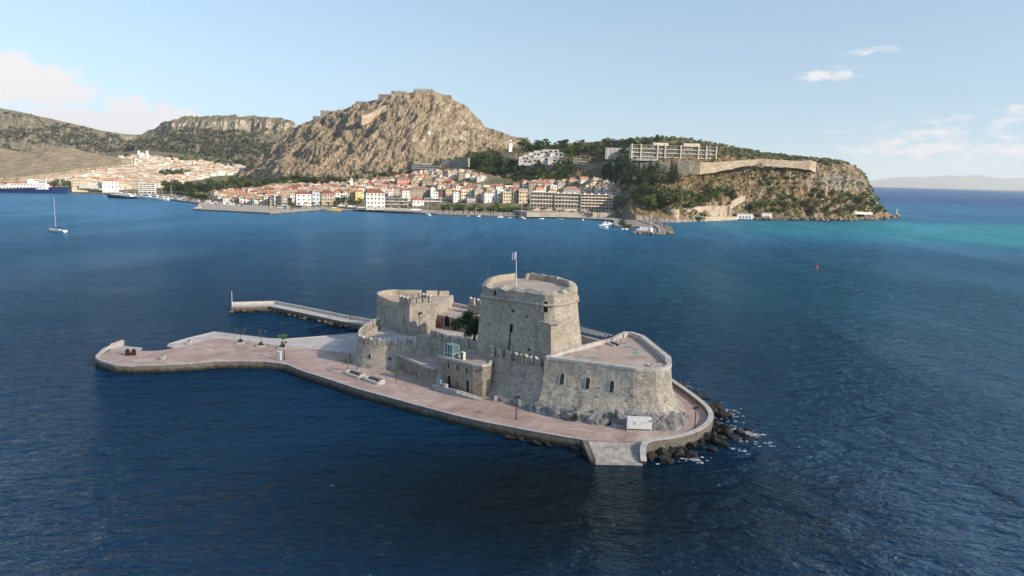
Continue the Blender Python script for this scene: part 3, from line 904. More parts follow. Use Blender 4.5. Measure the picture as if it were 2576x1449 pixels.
# ---- main tower
TC = Vector((4.3, 168.6)); TZ = 22.0
TP = [(-7.0, 165.0), (7.1, 155.4), (9.1, 155.3), (11.6, 157.1), (14.8, 162.4), (15.3, 168.6), (13.9, 174.2), (10.2, 179.5), (4.7, 183.0), (-0.6, 181.6), (-4.7, 177.1), (-6.8, 171.2)]
TB = [tuple(TC + Vector((0.6, 0)) + (Vector(p) - TC) * 1.16) for p in TP]
tower = thing("fortress_tower", "tall battered stone tower rising highest over the fort, flagpole on its roof", "tower", (4.3, 168.6, 6))
m = MB(); flare_wall(m, TP, TB, TZ, 5.9, 1.25, 10, 0.12, 1.2); m.build("shaft", M_TW, tower); bv_t = m.bvh()
m = MB(); co = offset(TP, -0.28, True); ci = offset(TP, 0.2, True)
m.prism(co, TZ + 0.08, TZ + 0.34, top=offset(TP, -0.34, True)); m.prism(offset(TP, -0.34, True), TZ + 0.34, TZ + 0.6, top=offset(TP, -0.1, True)); m.prism(ci, TZ - 0.1, TZ + 0.08, cap=False, top=co)
m.build("cornice", M_ASH, tower)
DR = offset(TP, 0.12, True); m = MB(); m.prism(DR, TZ + 0.5, 24.2, cap=True); m.build("drum", M_TW, tower); bv_d = m.bvh()
m = MB(); m.add([(p[0], p[1], 24.22) for p in offset(TP, 1.2, True)], [tuple(range(len(TP)))]); m.build("roof_terrace", M_TERR, tower)
# worn parapet: thick, rounded outwards, broken by embrasures
ring = resample(DR, 0.62, True); nr = len(ring); inn = offset(ring, 1.75, True); md = offset(ring, 0.7, True); m2_ = offset(ring, 1.25, True)
rows = [[], [], [], [], []]; cen = TC
gaps = [(-0.80, 0.05, .55), (-2.62, .10, 0.9), (-2.2, .10, 0.9), (-1.05, .07, .7), (0.0, .08, .8), (1.75, .11, 1.7), (0.75, .05, .6), (2.9, .06, .8)]
for i in range(nr):
    a = math.atan2(ring[i][1] - cen.y, ring[i][0] - cen.x); q = Vector((ring[i][0], ring[i][1], 0))
    back = 0.5 + 0.5 * math.sin(a)                                   # the seaward (far) side stands squarer and higher
    hh = 25.25 + 0.45 * back + 0.22 * noise.noise(q * 0.7) + 0.12 * noise.noise(q * 2.1); cut = 0.0
    for g, wd, dp in gaps:
        dd = abs((a - g + PI) % (2 * PI) - PI)
        if dd < wd: cut = max(cut, dp * (1.0 if dd < wd * 0.72 else (wd - dd) / (wd * 0.28)))
    top = hh - cut; out_z = 24.15 + (top - 24.15) * (0.30 + 0.55 * back)
    rows[0].append((*ring[i], 24.1)); rows[1].append((*ring[i], max(24.12, out_z))); rows[2].append((*md[i], max(24.15, top - 0.12))); rows[3].append((*m2_[i], max(24.2, top))); rows[4].append((*inn[i], 24.15))
inner_top = [(inn[i][0], inn[i][1], rows[3][i][2] - 0.02) for i in range(nr)]
m = MB(); m.grid(rows[:4] + [inner_top, rows[4]], closed=True); m.build("parapet", M_TW, tower)
# recessed doorway bay at the front corner, stair pier against the right face
fx, fy = Vector((8.0, 154.3)), Vector((0.55, -0.83)).normalized()
pier = MB()
A0, A1 = Vector((7.75, 153.0)), Vector((17.5, 161.8)); dr = (A1 - A0).normalized(); nr_ = Vector((dr.y, -dr.x))
for (s0, s1, za, zb) in ((0.0, 2.9, 18.9, 18.7), (2.9, 11.6, 17.9, 8.2)):
    q0, q1 = A0 + dr * s0, A0 + dr * s1
    for zz0, zz1 in ((5.9, None),):
        f0, f1 = q0 + nr_ * 1.05, q1 + nr_ * 1.05; b0, b1 = q0 - nr_ * 3.0, q1 - nr_ * 3.0; k = 0.6
        pier.add([(f0.x + nr_.x * k, f0.y + nr_.y * k, 5.9), (f1.x + nr_.x * k, f1.y + nr_.y * k, 5.9), (b1.x, b1.y, 5.9), (b0.x, b0.y, 5.9), (f0.x, f0.y, za), (f1.x, f1.y, zb), (b1.x, b1.y, zb), (b0.x, b0.y, za)],
                 [(4, 5, 6, 7), (0, 1, 5, 4), (1, 2, 6, 5), (2, 3, 7, 6), (3, 0, 4, 7)])
pier.build("stair_buttress", M_TW, tower)
m = MB(); m.box((8.9, 152.9, 18.9), (2.9, 2.2, 0.16), 0.55); m.build("door_landing", M_ASH, tower)
open_at(tower, bv_t, 1457.5, 833, 1.0, 2.3, name="door", pane=M_DARK)
for x, y, w, h in ((1366, 888, .8, 1.9), (1372, 834, .55, .6), (1407, 848, .45, .4), (1515, 917, .7, .9), (1306, 867, .3, .3), (1427, 900, .25, .25), (1413, 937, .6, .5), (1345, 822, .25, .25), (1533, 813, .25, .25)):
    hole_at(tower, bv_t, x, y, w, h)
open_at(tower, bv_d, 1324, 788, 0.6, 1.1, pane=M_DARK, frame=.1)
for x0, y0, x1, y1, r in ((1364, 890, 1359, 940, .13), (1488, 803, 1490, 842, .13), (1515, 919, 1515, 928, .1)):
    p0, n0 = hit(x0 / 1.0621, y0 / 1.0621, bv_t); p1, n1_ = hit(x1 / 1.0621, y1 / 1.0621, bv_t)
    if p0 and p1:
        m = MB(); m.tube(p0 + n0 * .08, p1 + n1_ * .08, r); m.build("drain_pipe", M_DOOR, tower)
# flag
fp = thing("flagpole", "white flagpole on the tower roof flying a small blue and white striped flag", "flagpole", (1.0, 163.2, 24.2))
m = MB(); m.tube((1.0, 163.2, 24.2), (0.7, 163.2, 32.9), 0.10, 0.06); m.build("pole", M_WHITE, fp)
M_FLAG = NT("flag_cloth"); s_ = M_FLAG.n('ShaderNodeSeparateXYZ'); M_FLAG.l(M_FLAG.n('ShaderNodeTexCoord').outputs['Object'], s_.inputs[0])
fz = M_FLAG.math('MULTIPLY', M_FLAG.math('SUBTRACT', s_.outputs[2], 6.75), 1 / 0.2045)
odd = M_FLAG.math('LESS_THAN', M_FLAG.math('FRACT', M_FLAG.math('MULTIPLY', fz, 0.5)), 0.5)
can = M_FLAG.math('MULTIPLY', M_FLAG.math('GREATER_THAN', s_.outputs[0], -0.78), M_FLAG.math('GREATER_THAN', fz, 4.0))
crv = M_FLAG.math('LESS_THAN', M_FLAG.math('ABSOLUTE', M_FLAG.math('ADD', s_.outputs[0], 0.5)), 0.09); crh = M_FLAG.math('LESS_THAN', M_FLAG.math('ABSOLUTE', M_FLAG.math('SUBTRACT', fz, 6.5)), 0.5)
cross = M_FLAG.math('MAXIMUM', crv, crh)
bluem = M_FLAG.math('ADD', M_FLAG.math('MULTIPLY', odd, M_FLAG.math('SUBTRACT', 1.0, can)), M_FLAG.math('MULTIPLY', can, M_FLAG.math('SUBTRACT', 1.0, cross)), clamp=True)
M_FLAG.col(M_FLAG.mix(bluem, (0.75, 0.76, 0.78), (0.03, 0.07, 0.32))); M_FLAG = M_FLAG.fin(0.8, 0.1)
m = MB(); g = []
for j in range(7):
    g.append([(0.75 - 0.95 * (i / 10), 163.2 + 0.18 * math.sin(i * 1.1 + j * .3), 24.2 + 6.75 + 1.84 * j / 6 + 0.06 * math.sin(i * .9)) for i in range(11)])
m.grid(g); m.build("flag", M_FLAG, fp, recalc=False)
m = MB(); m.tube((-5.6, 167, 25), (-5.6, 167, 29.5), 0.035, 0.02); tag(m.build("antenna", M_STEEL), "thin mast on the left rim of the tower roof", "antenna")

# ---- right artillery bastion
BT = [(7.2, 149.0), (16.0, 145.5), (25.0, 141.5), (28.9, 141.3), (31.7, 143.2), (33.0, 145.7), (33.6, 149.9), (32.6, 160), (31.6, 169.9), (29.6, 173.6), (27.6, 174.1), (23.7, 167.6), (12.6, 155.4)]
BB = [(5.2, 144.6), (12.0, 139.7), (25.0, 136.4), (31.2, 136.6), (34.2, 139.8), (36.0, 144.5), (37.3, 150), (37.0, 161), (35.6, 171), (31.8, 176.5), (26.8, 176.2), (22.5, 169.5), (11.5, 157)]
bas = thing("bastion", "broad stone bastion with flared foot, triangular roof terrace and three arched windows", "bastion", (20, 152, 1.8))
m = MB(); flare_wall(m, BT, BB, 12.05, 1.75, 3.2, 16, 1.0, 0.9); m.build("wall", M_ST, bas); bv_b = m.bvh()
TF = offset(BT, 0.6, True)
m = MB(); m.add([(x, y, 12.1) for x, y in TF], [tuple(range(len(TF)))]); m.build("terrace_floor", M_TERR, bas)
low = BT[0:6] + [(33.3, 147.5)]; hi_ = [(33.3, 147.5), (33.6, 149.9), (32.6, 160), (31.6, 169.9), (29.6, 173.6), (27.6, 174.1), (26.0, 171.4)]; mid_ = [(26.0, 171.4), (23.7, 167.6), (12.6, 155.4), (7.2, 149.0)]
m = MB(); m.strip(low, 0.95, 12.0, 12.55, side=0.95); m.build("coping", M_CAP, bas)
m = MB(); m.strip(hi_, 1.25, 12.0, 13.1, side=0.95); m.strip(mid_, 0.8, 12.0, [13.1, 12.95, 12.9, 12.6], side=0.9); m.build("parapet", M_CAP, bas)
for x, y in ((1500.5, 1025), (1568.5, 1038), (1633.5, 1046)):
    open_at(bas, bv_b, x, y, 0.88, 2.15, frame=0.17, bars=True)
for i, (x, y) in enumerate(((1510, 945), (1548, 955), (1560, 957), (1590, 975), (1601, 1037), (1556, 1048), (1543, 1036), (1446, 1047), (1446, 1055), (1474, 1049), (1505, 1054), (1478, 1065), (1537, 1058), (1670, 1057), (1692, 1058), (1597, 1060), (1676, 1072), (1725, 1005), (1758, 992), (1776, 1074), (1420, 1080), (1400, 1045), (1418, 1022), (1690, 1037))):
    hole_at(bas, bv_b, x, y, 0.17, 0.17, name="putlog_hole")
for i, (x, y) in enumerate(((1422, 892), (1455, 896), (1492, 900), (1568, 863), (1580, 872), (1598, 879), (1600, 888), (1643, 921))):
    if i == 7: continue
    p = G(x, y, 12.15); m = MB(); m.box((p.x, p.y, 12.1), (1.5, 1.1, 0.07), -0.5 if i > 2 else 0.0)
    m.build("skylight", plain("turquoise_glass", (0.10, 0.27, 0.27), 0.2, 0.5, var=0.15) if i == 0 else bpy.data.materials["turquoise_glass"], bas)
p = G(1640, 921, 12.2); m = MB(); m.lathe([(0.75, 0), (0.85, 0.35), (0.65, 0.35), (0.55, 0.05), (0.01, 0.05)], 18, (p.x - .2, p.y + .6, 12.1)); m.build("gun_ring", M_CAP, bas)
# stairwell with railing on the terrace
sw = thing("stairwell", "sunken stair with brown railing opening in the bastion terrace", "stairwell", (23, 165, 12.1))
S0, S1, S2, S3 = Vector((20.6, 166.6)), Vector((22.0, 168.0)), Vector((25.1, 163.6)), Vector((23.6, 162.1))
m = MB(); m.strip([tuple(S0), tuple(S3)], 0.35, 12.1, 12.45); m.strip([tuple(S1), tuple(S2)], 0.35, 12.1, 12.45); m.build("kerb", M_CAP, sw)
m = MB(); m.add([(S0.x, S0.y, 12.13), (S3.x, S3.y, 12.13), (S2.x, S2.y, 12.13), (S1.x, S1.y, 12.13)], [(0, 1, 2, 3)]); m.build("shaft_opening", M_DARK, sw)
for pa, pb in ((S0, S3), (S1, S2)):
    m = MB()
    for k in range(5):
        q = pa.lerp(pb, k / 4); m.tube((q.x, q.y, 12.45), (q.x, q.y, 13.5), 0.045, n=6)
    m.tube((pa.x, pa.y, 13.5), (pb.x, pb.y, 13.5), 0.05, n=6); m.tube((pa.x, pa.y, 13.0), (pb.x, pb.y, 13.0), 0.03, n=6); m.build("railing", M_RUST, sw)

# bedrock the bastion stands on
bed = MB(); rb = random.Random(9); BRK = []
for (x, y, rx, ry, h, a) in ((31.6, 137.9, 3.0, 1.9, 3.3, .25), (27.6, 137.6, 3.4, 1.8, 3.0, -.1), (23.4, 138.6, 2.6, 1.4, 3.6, -.1), (20.2, 139.4, 2.0, 1.3, 2.4, 0), (16.6, 139.4, 2.4, 1.2, 2.6, -.3), (12.6, 141.2, 2.6, 1.2, 2.4, -.5), (9.0, 143.2, 2.5, 1.2, 2.2, -.6),
                         (5.2, 146.0, 2.6, 1.1, 2.2, -.7), (1.6, 149.2, 2.4, 1.1, 1.8, -.75), (-1.8, 152.0, 2.2, 1.0, 1.6, -.7), (33.9, 141.0, 1.6, 1.4, 2.2, 1.0), (18.6, 138.7, 1.0, .8, 2.0, 0), (36.0, 145.0, 1.0, 1.2, 1.2, 1.2)):
    b = bmesh.new(); bmesh.ops.create_icosphere(b, subdivisions=4, radius=1.0); off = Vector((x, y, 0))
    ca, sa = math.cos(a), math.sin(a)
    for v in b.verts:
        q = v.co; n_ = 1 + 0.35 * noise.noise(q * 1.5 + off) + 0.22 * noise.noise(q * 3.5 + off) + 0.12 * noise.noise(q * 8 + off)
        X, Y_ = q.x * rx * n_, q.y * ry * n_; v.co = (x + X * ca - Y_ * sa, y + X * sa + Y_ * ca, 1.3 + max(-0.5, q.z) * h * n_)
    me = bpy.data.meshes.new("bedrock"); b.to_mesh(me); b.free(); me.materials.append(M_BED)
    me.transform(Matrix.Translation((-x, -y, -1.8)))
    o = bpy.data.objects.new("bedrock_outcrop", me); COL.objects.link(o); o.location = (x, y, 1.8); BRK.append(tag(o, None, "rock", "bedrock bulging from the foot of the fort"))
series(BRK, "grey bedrock outcrop, {} along the foot of the fort wall")

# ---- front curtain wall
CW = [(-23.6, 178.6), (-20.3, 177.0), (-15.8, 171.4), (-11.7, 167.6), (-6.4, 164.2), (-3.8, 159.6), (0.8, 155.4), (7.0, 150.4)]
CB_ = [(-24.2, 176.2), (-21.4, 174.6), (-17.4, 169.4), (-13.4, 165.4), (-8.6, 160.2), (-4.6, 154.6), (0.8, 149.6), (6.6, 143.9)]
cur = thing("curtain_wall", "crenellated curtain wall with swallow-tail merlons running left from the bastion", "wall", (-8, 160, 1.8))
m = MB(); flare_wall(m, CW, CB_, 9.7, 1.75, 2.4, 12, 0.5, 0.8, closed=False, cap=False)
bk = offset(CW, 1.9); m.add([(x, y, 9.7) for x, y in CW] + [(x, y, 9.7) for x, y in bk], [(i, i + 1, len(CW) + i + 1, len(CW) + i) for i in range(len(CW) - 1)])
m.add([(x, y, 9.7) for x, y in bk] + [(x, y, 5.8) for x, y in bk], [(i, i + 1, len(CW) + i + 1, len(CW) + i) for i in range(len(CW) - 1)])
m.build("wall", M_LF, cur); bv_c = m.bvh()
merlons(cur, offset(CW[5:], 0.5), 9.65, 5, 1.6, 2.1, 0.75, 0.6, ends=0.6)
merlons(cur, offset(CW[1:6], 0.5), 9.65, 8, 1.75, 1.95, 0.75, 0.6, ends=0.5, z_end=9.65)
m = MB(); p = Vector((-3.9, 159.6)); m.prism([(-4.5, 159.2), (-3.5, 158.9), (-3.2, 160.0), (-4.2, 160.4)], 9.65, 12.0, m=0, mtop=1); m.build("merlon", [M_LF, M_CAP], cur)

# ---- two-storey house
HT = [(-16.5, 162.3), (-12.2, 158.6), (-8.0, 155.2), (-5.9, 154.5), (-4.2, 155.6), (-3.9, 159.6), (-6.4, 164.0), (-11.7, 167.8)]
hs = thing("gatehouse", "two-storey flat-roofed stone house with arched brown doors against the curtain wall", "house", (-11, 160, 1.8))
m = MB(); m.prism(HT, 1.75, 8.55, top=None); m.build("wall", M_HS, hs); bv_h = m.bvh()
m = MB(); m.add([(x, y, 8.58) for x, y in offset(HT, 0.3, True)], [tuple(range(len(HT)))]); m.build("roof_terrace", M_TERR, hs)
m = MB(); m.strip(HT[:6], 0.6, 8.5, 9.0, side=0.9); m.build("coping", M_CAP, hs)
q = lambda X, Y: (1150 + X / 7.628, 880 + Y / 7.628)
for X, Y in ((375, 790), (560, 845), (747, 893)): open_at(hs, bv_h, *q(X, Y), 0.62, 1.35, frame=.1)
open_at(hs, bv_h, *q(562, 1172), 0.66, 1.4, frame=.1)
open_at(hs, bv_h, *q(388, 1172), 1.2, 2.75, name="door", pane=M_DOOR, frame=.2); open_at(hs, bv_h, *q(765, 1272), 1.05, 2.75, name="door", pane=M_DOOR, frame=.2)
hole_at(hs, bv_h, *q(1064, 835), .28, .55)
# glass lift, air conditioner on its roof
lf = thing("lift_shaft", "greenish glass lift housing with white bars on the stone house roof", "lift", (-13.2, 161.6, 8.58), rz=-0.72)
M_GLASS = NT("green_glass"); M_GLASS.col((0.13, 0.24, 0.25)); M_GLASS.b.inputs['Alpha'].default_value = 0.72; M_GLASS = M_GLASS.fin(0.08, 0.6)
m = MB(); m.box((0, 0, 0), (2.5, 1.9, 3.0)); m.build("glass_box", M_GLASS, lf); lf.children[0].location = (0, 0, 0)


def local(mb, name, mats, parent, smooth=False):
    "part whose mesh is already in its thing's own frame"
    o = bpy.data.objects.new(name, mb.mesh(name, mats, smooth=smooth)); COL.objects.link(o); o.parent = parent; return o


bpy.data.objects.remove(lf.children[0])
m = MB(); m.box((0, 0, 0), (2.5, 1.9, 3.0)); local(m, "glass_box", M_GLASS, lf)
m = MB()
for x in (-1.27, -.4, .5, 1.27):
    for y in (-.97, .97): m.box((x, y, 0), (.07, .07, 3.05))
m.box((0, -.98, 1.2), (2.6, .05, .07)); m.box((1.28, 0, 1.2), (.05, 2.0, .07)); local(m, "frame", M_WHITE, lf)
m = MB(); m.box((0, 0, 3.03), (2.7, 2.1, .1)); local(m, "roof", plain("teal_metal", (0.16, 0.27, 0.28), .4, .5), lf)
m = MB(); m.box((-.4, .1, 0.1), (1.1, 1.0, 2.3)); m.box((-.2, -.2, .8), (.5, .7, .15)); local(m, "machinery", M_STEEL, lf)
ac = thing("air_conditioner", "white air conditioning unit with two fans beside the glass lift", "air conditioner", (-10.6, 160.2, 8.58), rz=-0.72)
m = MB(); m.box((0, 0, 0), (1.0, .7, 1.75)); local(m, "casing", M_WHITE, ac)
for z in (.5, 1.25):
    m = MB(); m.tube((0, -.36, z), (0, -.38, z), .33, n=16); local(m, "fan", M_BLACK, ac)

# ---- low annex
AT = smooth([(-30.0, 178.4), (-26.0, 173.6), (-22.9, 169.7), (-19.7, 165.6), (-16.9, 163.6)], 4); AN = AT + [(-16.2, 163.0), (-12.5, 167.2), (-16.5, 172.6), (-20.5, 177.0), (-24.2, 178.0)]
an = thing("annex", "low curved stone annex with flat roof between the round bastion and the house", "building", (-22, 171, 1.8))
m = MB(); m.prism(AN, 1.75, 5.15); m.build("wall", M_HS, an); bv_a = m.bvh()
m = MB(); m.add([(x, y, 5.18) for x, y in AN], [tuple(range(len(AN)))]); m.build("roof_terrace", M_TERR, an)
m = MB(); m.strip(AT, 0.55, 5.1, 5.5, side=0.9); m.build("coping", M_CAP, an)
q = lambda X, Y: (900 + X / 4.5275, 740 + Y / 4.5275)
open_at(an, bv_a, *q(1072, 1296), .9, 2.35, name="door", pane=M_DOOR, frame=.14); open_at(an, bv_a, *q(890, 1235), .7, 2.2, name="door", pane=M_DARK, frame=.1); open_at(an, bv_a, *q(718, 1120), .6, 2.1, name="door", pane=M_DARK, frame=.1)
open_at(an, bv_a, *q(973, 1212), .6, 1.3, frame=.1); open_at(an, bv_a, *q(780, 1105), .55, 1.2, frame=.1)

# ---- round bastion with swallow-tail merlons
RT_ = smooth([(-24.0, 178.6), (-26.2, 177.2), (-30.6, 176.0), (-35.0, 176.6), (-37.6, 178.6), (-38.9, 182.4), (-39.4, 186.5), (-39.2, 191), (-38.6, 196.5), (-37.2, 201)], 4)
RB_ = [tuple(Vector(p) + (Vector(p) - Vector((-29.5, 187))).normalized() * 1.5) for p in RT_]
rbn = thing("round_bastion", "low round stone bastion ringed with white-capped swallow-tail merlons", "bastion", (-32, 186, 1.8))
m = MB(); flare_wall(m, RT_, RB_, 7.45, 1.7, 1.6, 8, 0.25, 0.8, closed=False, cap=False)
bk = offset(RT_, -1.0); n_ = len(RT_)
for i in range(n_ - 1): m.add([(*RT_[i], 7.45), (*RT_[i + 1], 7.45), (*bk[i + 1], 7.45), (*bk[i], 7.45)], [(0, 1, 2, 3)]); m.add([(*bk[i], 7.45), (*bk[i + 1], 7.45), (*bk[i + 1], 5.8), (*bk[i], 5.8)], [(0, 1, 2, 3)])
m.build("wall", M_LF, rbn); bv_r = m.bvh()
merlons(rbn, offset(RT_, -0.45), 7.4, 16, 1.65, 1.75, 0.7, 0.55, ends=0.45, z_end=7.8)
for X, Y, w, h in ((394, 985, .75, 1.1), (641, 1008, .85, .95)): open_at(rbn, bv_r, *q(X, Y), w, h, frame=.1)
hole_at(rbn, bv_r, *q(258, 940), .4, 1.0, name="window")

# ---- square twin-merlon tower
GT = [(-31.2, 199.0), (-27.4, 194.0), (-21.0, 198.5), (-24.8, 203.6)]; GB = [tuple(Vector((-26, 198.8)) + (Vector(p) - Vector((-26, 198.8))) * 1.06) for p in GT]
gt = thing("square_tower", "square stone tower crowned with swallow-tail merlons, left of the courtyard tree", "tower", (-26, 198.8, 6))
m = MB(); m.prism(GB, 2, 14.35, top=GT); m.build("shaft", M_LF, gt); bv_g = m.bvh()
IG = offset(GT, 0.35, True)
for k in range(4):
    a, b = IG[k], IG[(k + 1) % 4]
    merlons(gt, [a, b], 14.3, 4 if k in (1, 3) else 3, 1.35, 2.1, 0.6, 0.7, ends=0.42)
m = MB(); m.strip(IG + [IG[0]], .5, 14.2, 14.75, side=.5); m.build("breastwork", M_LF, gt)
open_at(gt, bv_g, *q(818, 575), .5, 2.6, frame=.08, pane=M_DARK)
l0, n0 = hit(1122 / 1.0621, 838 / 1.0621, bv_g)
if l0:
    sl_ = thing("floodlight", "black floodlight with thin cable on the square tower's lit wall", "floodlight", tuple(l0))
    m = MB(); m.box((l0.x + n0.x * .4, l0.y + n0.y * .4, l0.z), (.6, .5, .45), .6); m.build("lamp_head", M_BLACK, sl_)
    m = MB(); m.tube(l0 + n0 * .25 + Vector((-.2, 0, 0)), Vector((l0.x - .2, l0.y - .15, 6)) + n0 * .5, .05, n=6); m.build("cable", M_BLACK, sl_)
p = G(1128 / 1.0621, 884 / 1.0621, 6); m = MB(); m.box((p.x, p.y, 6), (1.1, .8, 1.2), .6); m.box((p.x, p.y, 7.2), (1.2, .9, .12), .6); tag(m.build("red_bin", M_RED), "red box standing at the foot of the square tower", "box")

# ---- rear D-shaped bastion behind it
DP = smooth([(-30.6, 198.4), (-34.6, 203.6), (-38.6, 209.4), (-39.5, 213.2), (-38.9, 216.4), (-36.4, 219.2), (-32.0, 219.4), (-27.4, 219.8), (-23, 221.2), (-18, 222.6)], 4)
db = thing("rear_bastion", "high rounded stone bastion at the rear left with plain wide-gapped parapet", "bastion", (-32, 212, 1.8))
body = DP + [(-20.4, 207.2), (-22.0, 205.5)]
m = MB(); m.prism([tuple(Vector((-29, 211)) + (Vector(p) - Vector((-29, 211))) * 1.05) for p in body], 1.7, 12.7, top=body); m.build("wall", M_LF, db); bv_db = m.bvh()
m = MB(); m.add([(x, y, 12.73) for x, y in offset(body, -0.4, True)] if False else [(x, y, 12.73) for x, y in body], [tuple(range(len(body)))]); m.build("terrace_floor", M_TERR, db)
m = MB(); m.strip(DP[:25], .75, 12.5, [13.7 + 0.8 * min(1, i / 9) for i in range(25)], side=.1); m.build("parapet", M_ASH, db)
m = MB(); m.strip(offset(DP[:22], -0.0), .25, 11.9, 12.15, side=0.95); m.build("string_course", M_ASH, db)
sub = DP[22:]; Ls = plen(sub); sp = 0.3
for ln, gap, h in ((1.0, 0, 14.5), (5.0, .7, 14.5), (3.4, 1.3, 14.3), (3.0, .6, 14.1), (2.6, .6, 13.9), (1.8, .6, 13.7), (1.2, .7, 13.5)):
    sp += gap
    if sp + ln > Ls + 1: break
    pts = [along(sub, sp + ln * k / 4)[0] for k in range(5)]; sp += ln
    m = MB(); m.strip([tuple(p) for p in pts], .85, 12.6, h, side=.1); m.build("parapet_block", M_ASH, db)
l0, n0 = hit(963 / 1.0621, 803 / 1.0621, bv_db)
# carved plaque on its left wall
if l0:
    m = MB(); t_ = Vector((-n0.y, n0.x, 0)).normalized(); u_ = Vector((0, 0, 1)); c_ = l0 + n0 * .04
    m.add([c_ - t_ * .45 - u_ * .8, c_ + t_ * .45 - u_ * .8, c_ + t_ * .5 + u_ * .4, c_ + u_ * .8, c_ - t_ * .5 + u_ * .4], [(0, 1, 2, 3, 4)]); m.build("plaque", plain("ochre_stone", (.36, .25, .12), .9), db, recalc=False)

# ---- rear vaulted range with roof terrace
RG = [(-21.6, 206.6), (-13.2, 200.2), (-6.5, 197.5), (-6.0, 211), (-11, 215.8), (-18, 222.4)]
rg = thing("rear_range", "low stone range with arched doorway and railed roof terrace behind the courtyard tree", "building", (-14, 210, 6))
m = MB(); m.prism(RG, 1.7, 9.45); m.build("wall", M_HS, rg); bv_rg = m.bvh()
m = MB(); m.add([(x, y, 9.48) for x, y in RG], [tuple(range(len(RG)))]); m.build("roof_terrace", M_TERR, rg)
m = MB(); m.strip([RG[0], RG[1], RG[2]], .4, 9.4, 9.75, side=.9); m.strip([RG[5], RG[4], RG[3]], .7, 9.4, 10.5, side=.1); m.build("coping", M_CAP, rg)
m = MB(); e = offset(RG[:3], .15)
for k in range(9):
    p, d = along(e, plen(e) * k / 8); m.tube((p.x, p.y, 9.7), (p.x, p.y, 10.55), .03, n=5)
for z in (10.1, 10.55): m.tube((*e[0], z), (*e[1], z), .03, n=5); m.tube((*e[1], z), (*e[2], z), .03, n=5)
m.build("railing", M_STEEL, rg)
open_at(rg, bv_rg, *q(1336, 600), 2.0, 3.0, name="door", pane=M_DARK, frame=.25); hole_at(rg, bv_rg, *q(1281, 590), .35, 2.2, name="window")
m = MB(); l0 = G(1167 / 1.0621, 858 / 1.0621, 6.5); m.box((-20.9, 205.3, 6.6), (.9, .35, 1.0), -.6); tag(m.build("hose_cabinet", M_RED), "red cabinet on the shaded wall beside the arched doorway", "cabinet")
m = MB(); RWL = [(-12.6, 213.4), (-10.2, 211.0), (-8.4, 208.5)]; rw = thing("rear_wall", "short shaded wall with two merlons just left of the main tower", "wall", (-10, 211, 6))
m.strip(RWL, 1.0, 5.9, 11.9); m.build("wall", M_LF, rw); merlons(rw, RWL, 11.85, 2, 1.8, 2.1, .7, .6, ends=.45)
# sea wall behind the tower, pergola
SWL = [(-8, 212), (6, 204.5), (18.8, 191.6), (23.0, 186.6), (27.5, 177.5)]
swt = thing("sea_wall", "plastered sea wall with white coping glimpsed behind the bastion", "wall", (18, 190, 6)); m = MB(); m.strip(SWL, .8, 1.7, 7.75); m.build("wall", M_ASH, swt); m = MB(); m.strip(SWL, .95, 7.75, 8.0); m.build("coping", M_CAP, swt)
pg = thing("pergola", "flat pergola of pale slats on thin posts behind the bastion terrace", "pergola", (22, 186, 6))
PA, PB_, PC, PD = Vector((15.0, 193.0)), Vector((23.4, 183.4)), Vector((16.5, 198.6)), Vector((26.3, 186.0))
for k in range(15):
    t = k / 14; a, b = PA.lerp(PB_, t), PC.lerp(PD, t); m = MB(); d = (b - a).normalized(); m.strip([tuple(a), tuple(b)], .22, 9.5, 9.56); m.build("slat", plain("slat_wood", (.50, .47, .42), .7) if k == 0 else bpy.data.materials["slat_wood"], pg)
m = MB(); m.tube((*PA, 9.42), (*PB_, 9.42), .06, n=6); m.tube((*PC, 9.42), (*PD, 9.42), .06, n=6)
for k in (0, .5, 1):
    for a, b in ((PA, PB_), (PC, PD)): p = a.lerp(b, k); m.tube((p.x, p.y, 5.9), (p.x, p.y, 9.45), .07, n=6)
m.build("post_frame", M_STEEL, pg)

# ================================================================== things on the islet
def lamp_post(p, h=4.9, heads=2):
    o = thing("lamp_post", None, "lamp post", tuple(p), "black lamp posts on the quay")
    m = MB(); m.tube((0, 0, 0), (0, 0, h), .11, .08); m.tube((0, 0, 0), (0, 0, .35), .17, .14); local(m, "pole", M_BLACK, o)
    for s in range(heads):
        a = s * PI + .6; m = MB(); m.tube((0, 0, h - .35), (math.cos(a) * .35, math.sin(a) * .35, h - .25), .05, n=6); m.box((math.cos(a) * .5, math.sin(a) * .5, h - .5), (.42, .34, .42), a, taper=.8); local(m, "lamp_head", M_BLACK, o)
    return o


for p, l in (((1.5, 140.2, 1.8), "black lamp post on the pavement in front of the bastion wall"), ((36.1, 136.4, 1.8), "black lamp post inside the curved parapet"),
             ((-64.4, 203.6, 1.8), "black lamp post at the edge of the cobbled apron by the cove"), ((-57.3, 181.0, 1.8), "black lamp post beside the pale cabinet at the quay edge"),
             ((-52.1, 233.4, 1.8), "black lamp post standing on the mole")):
    lamp_post(p)['label'] = l
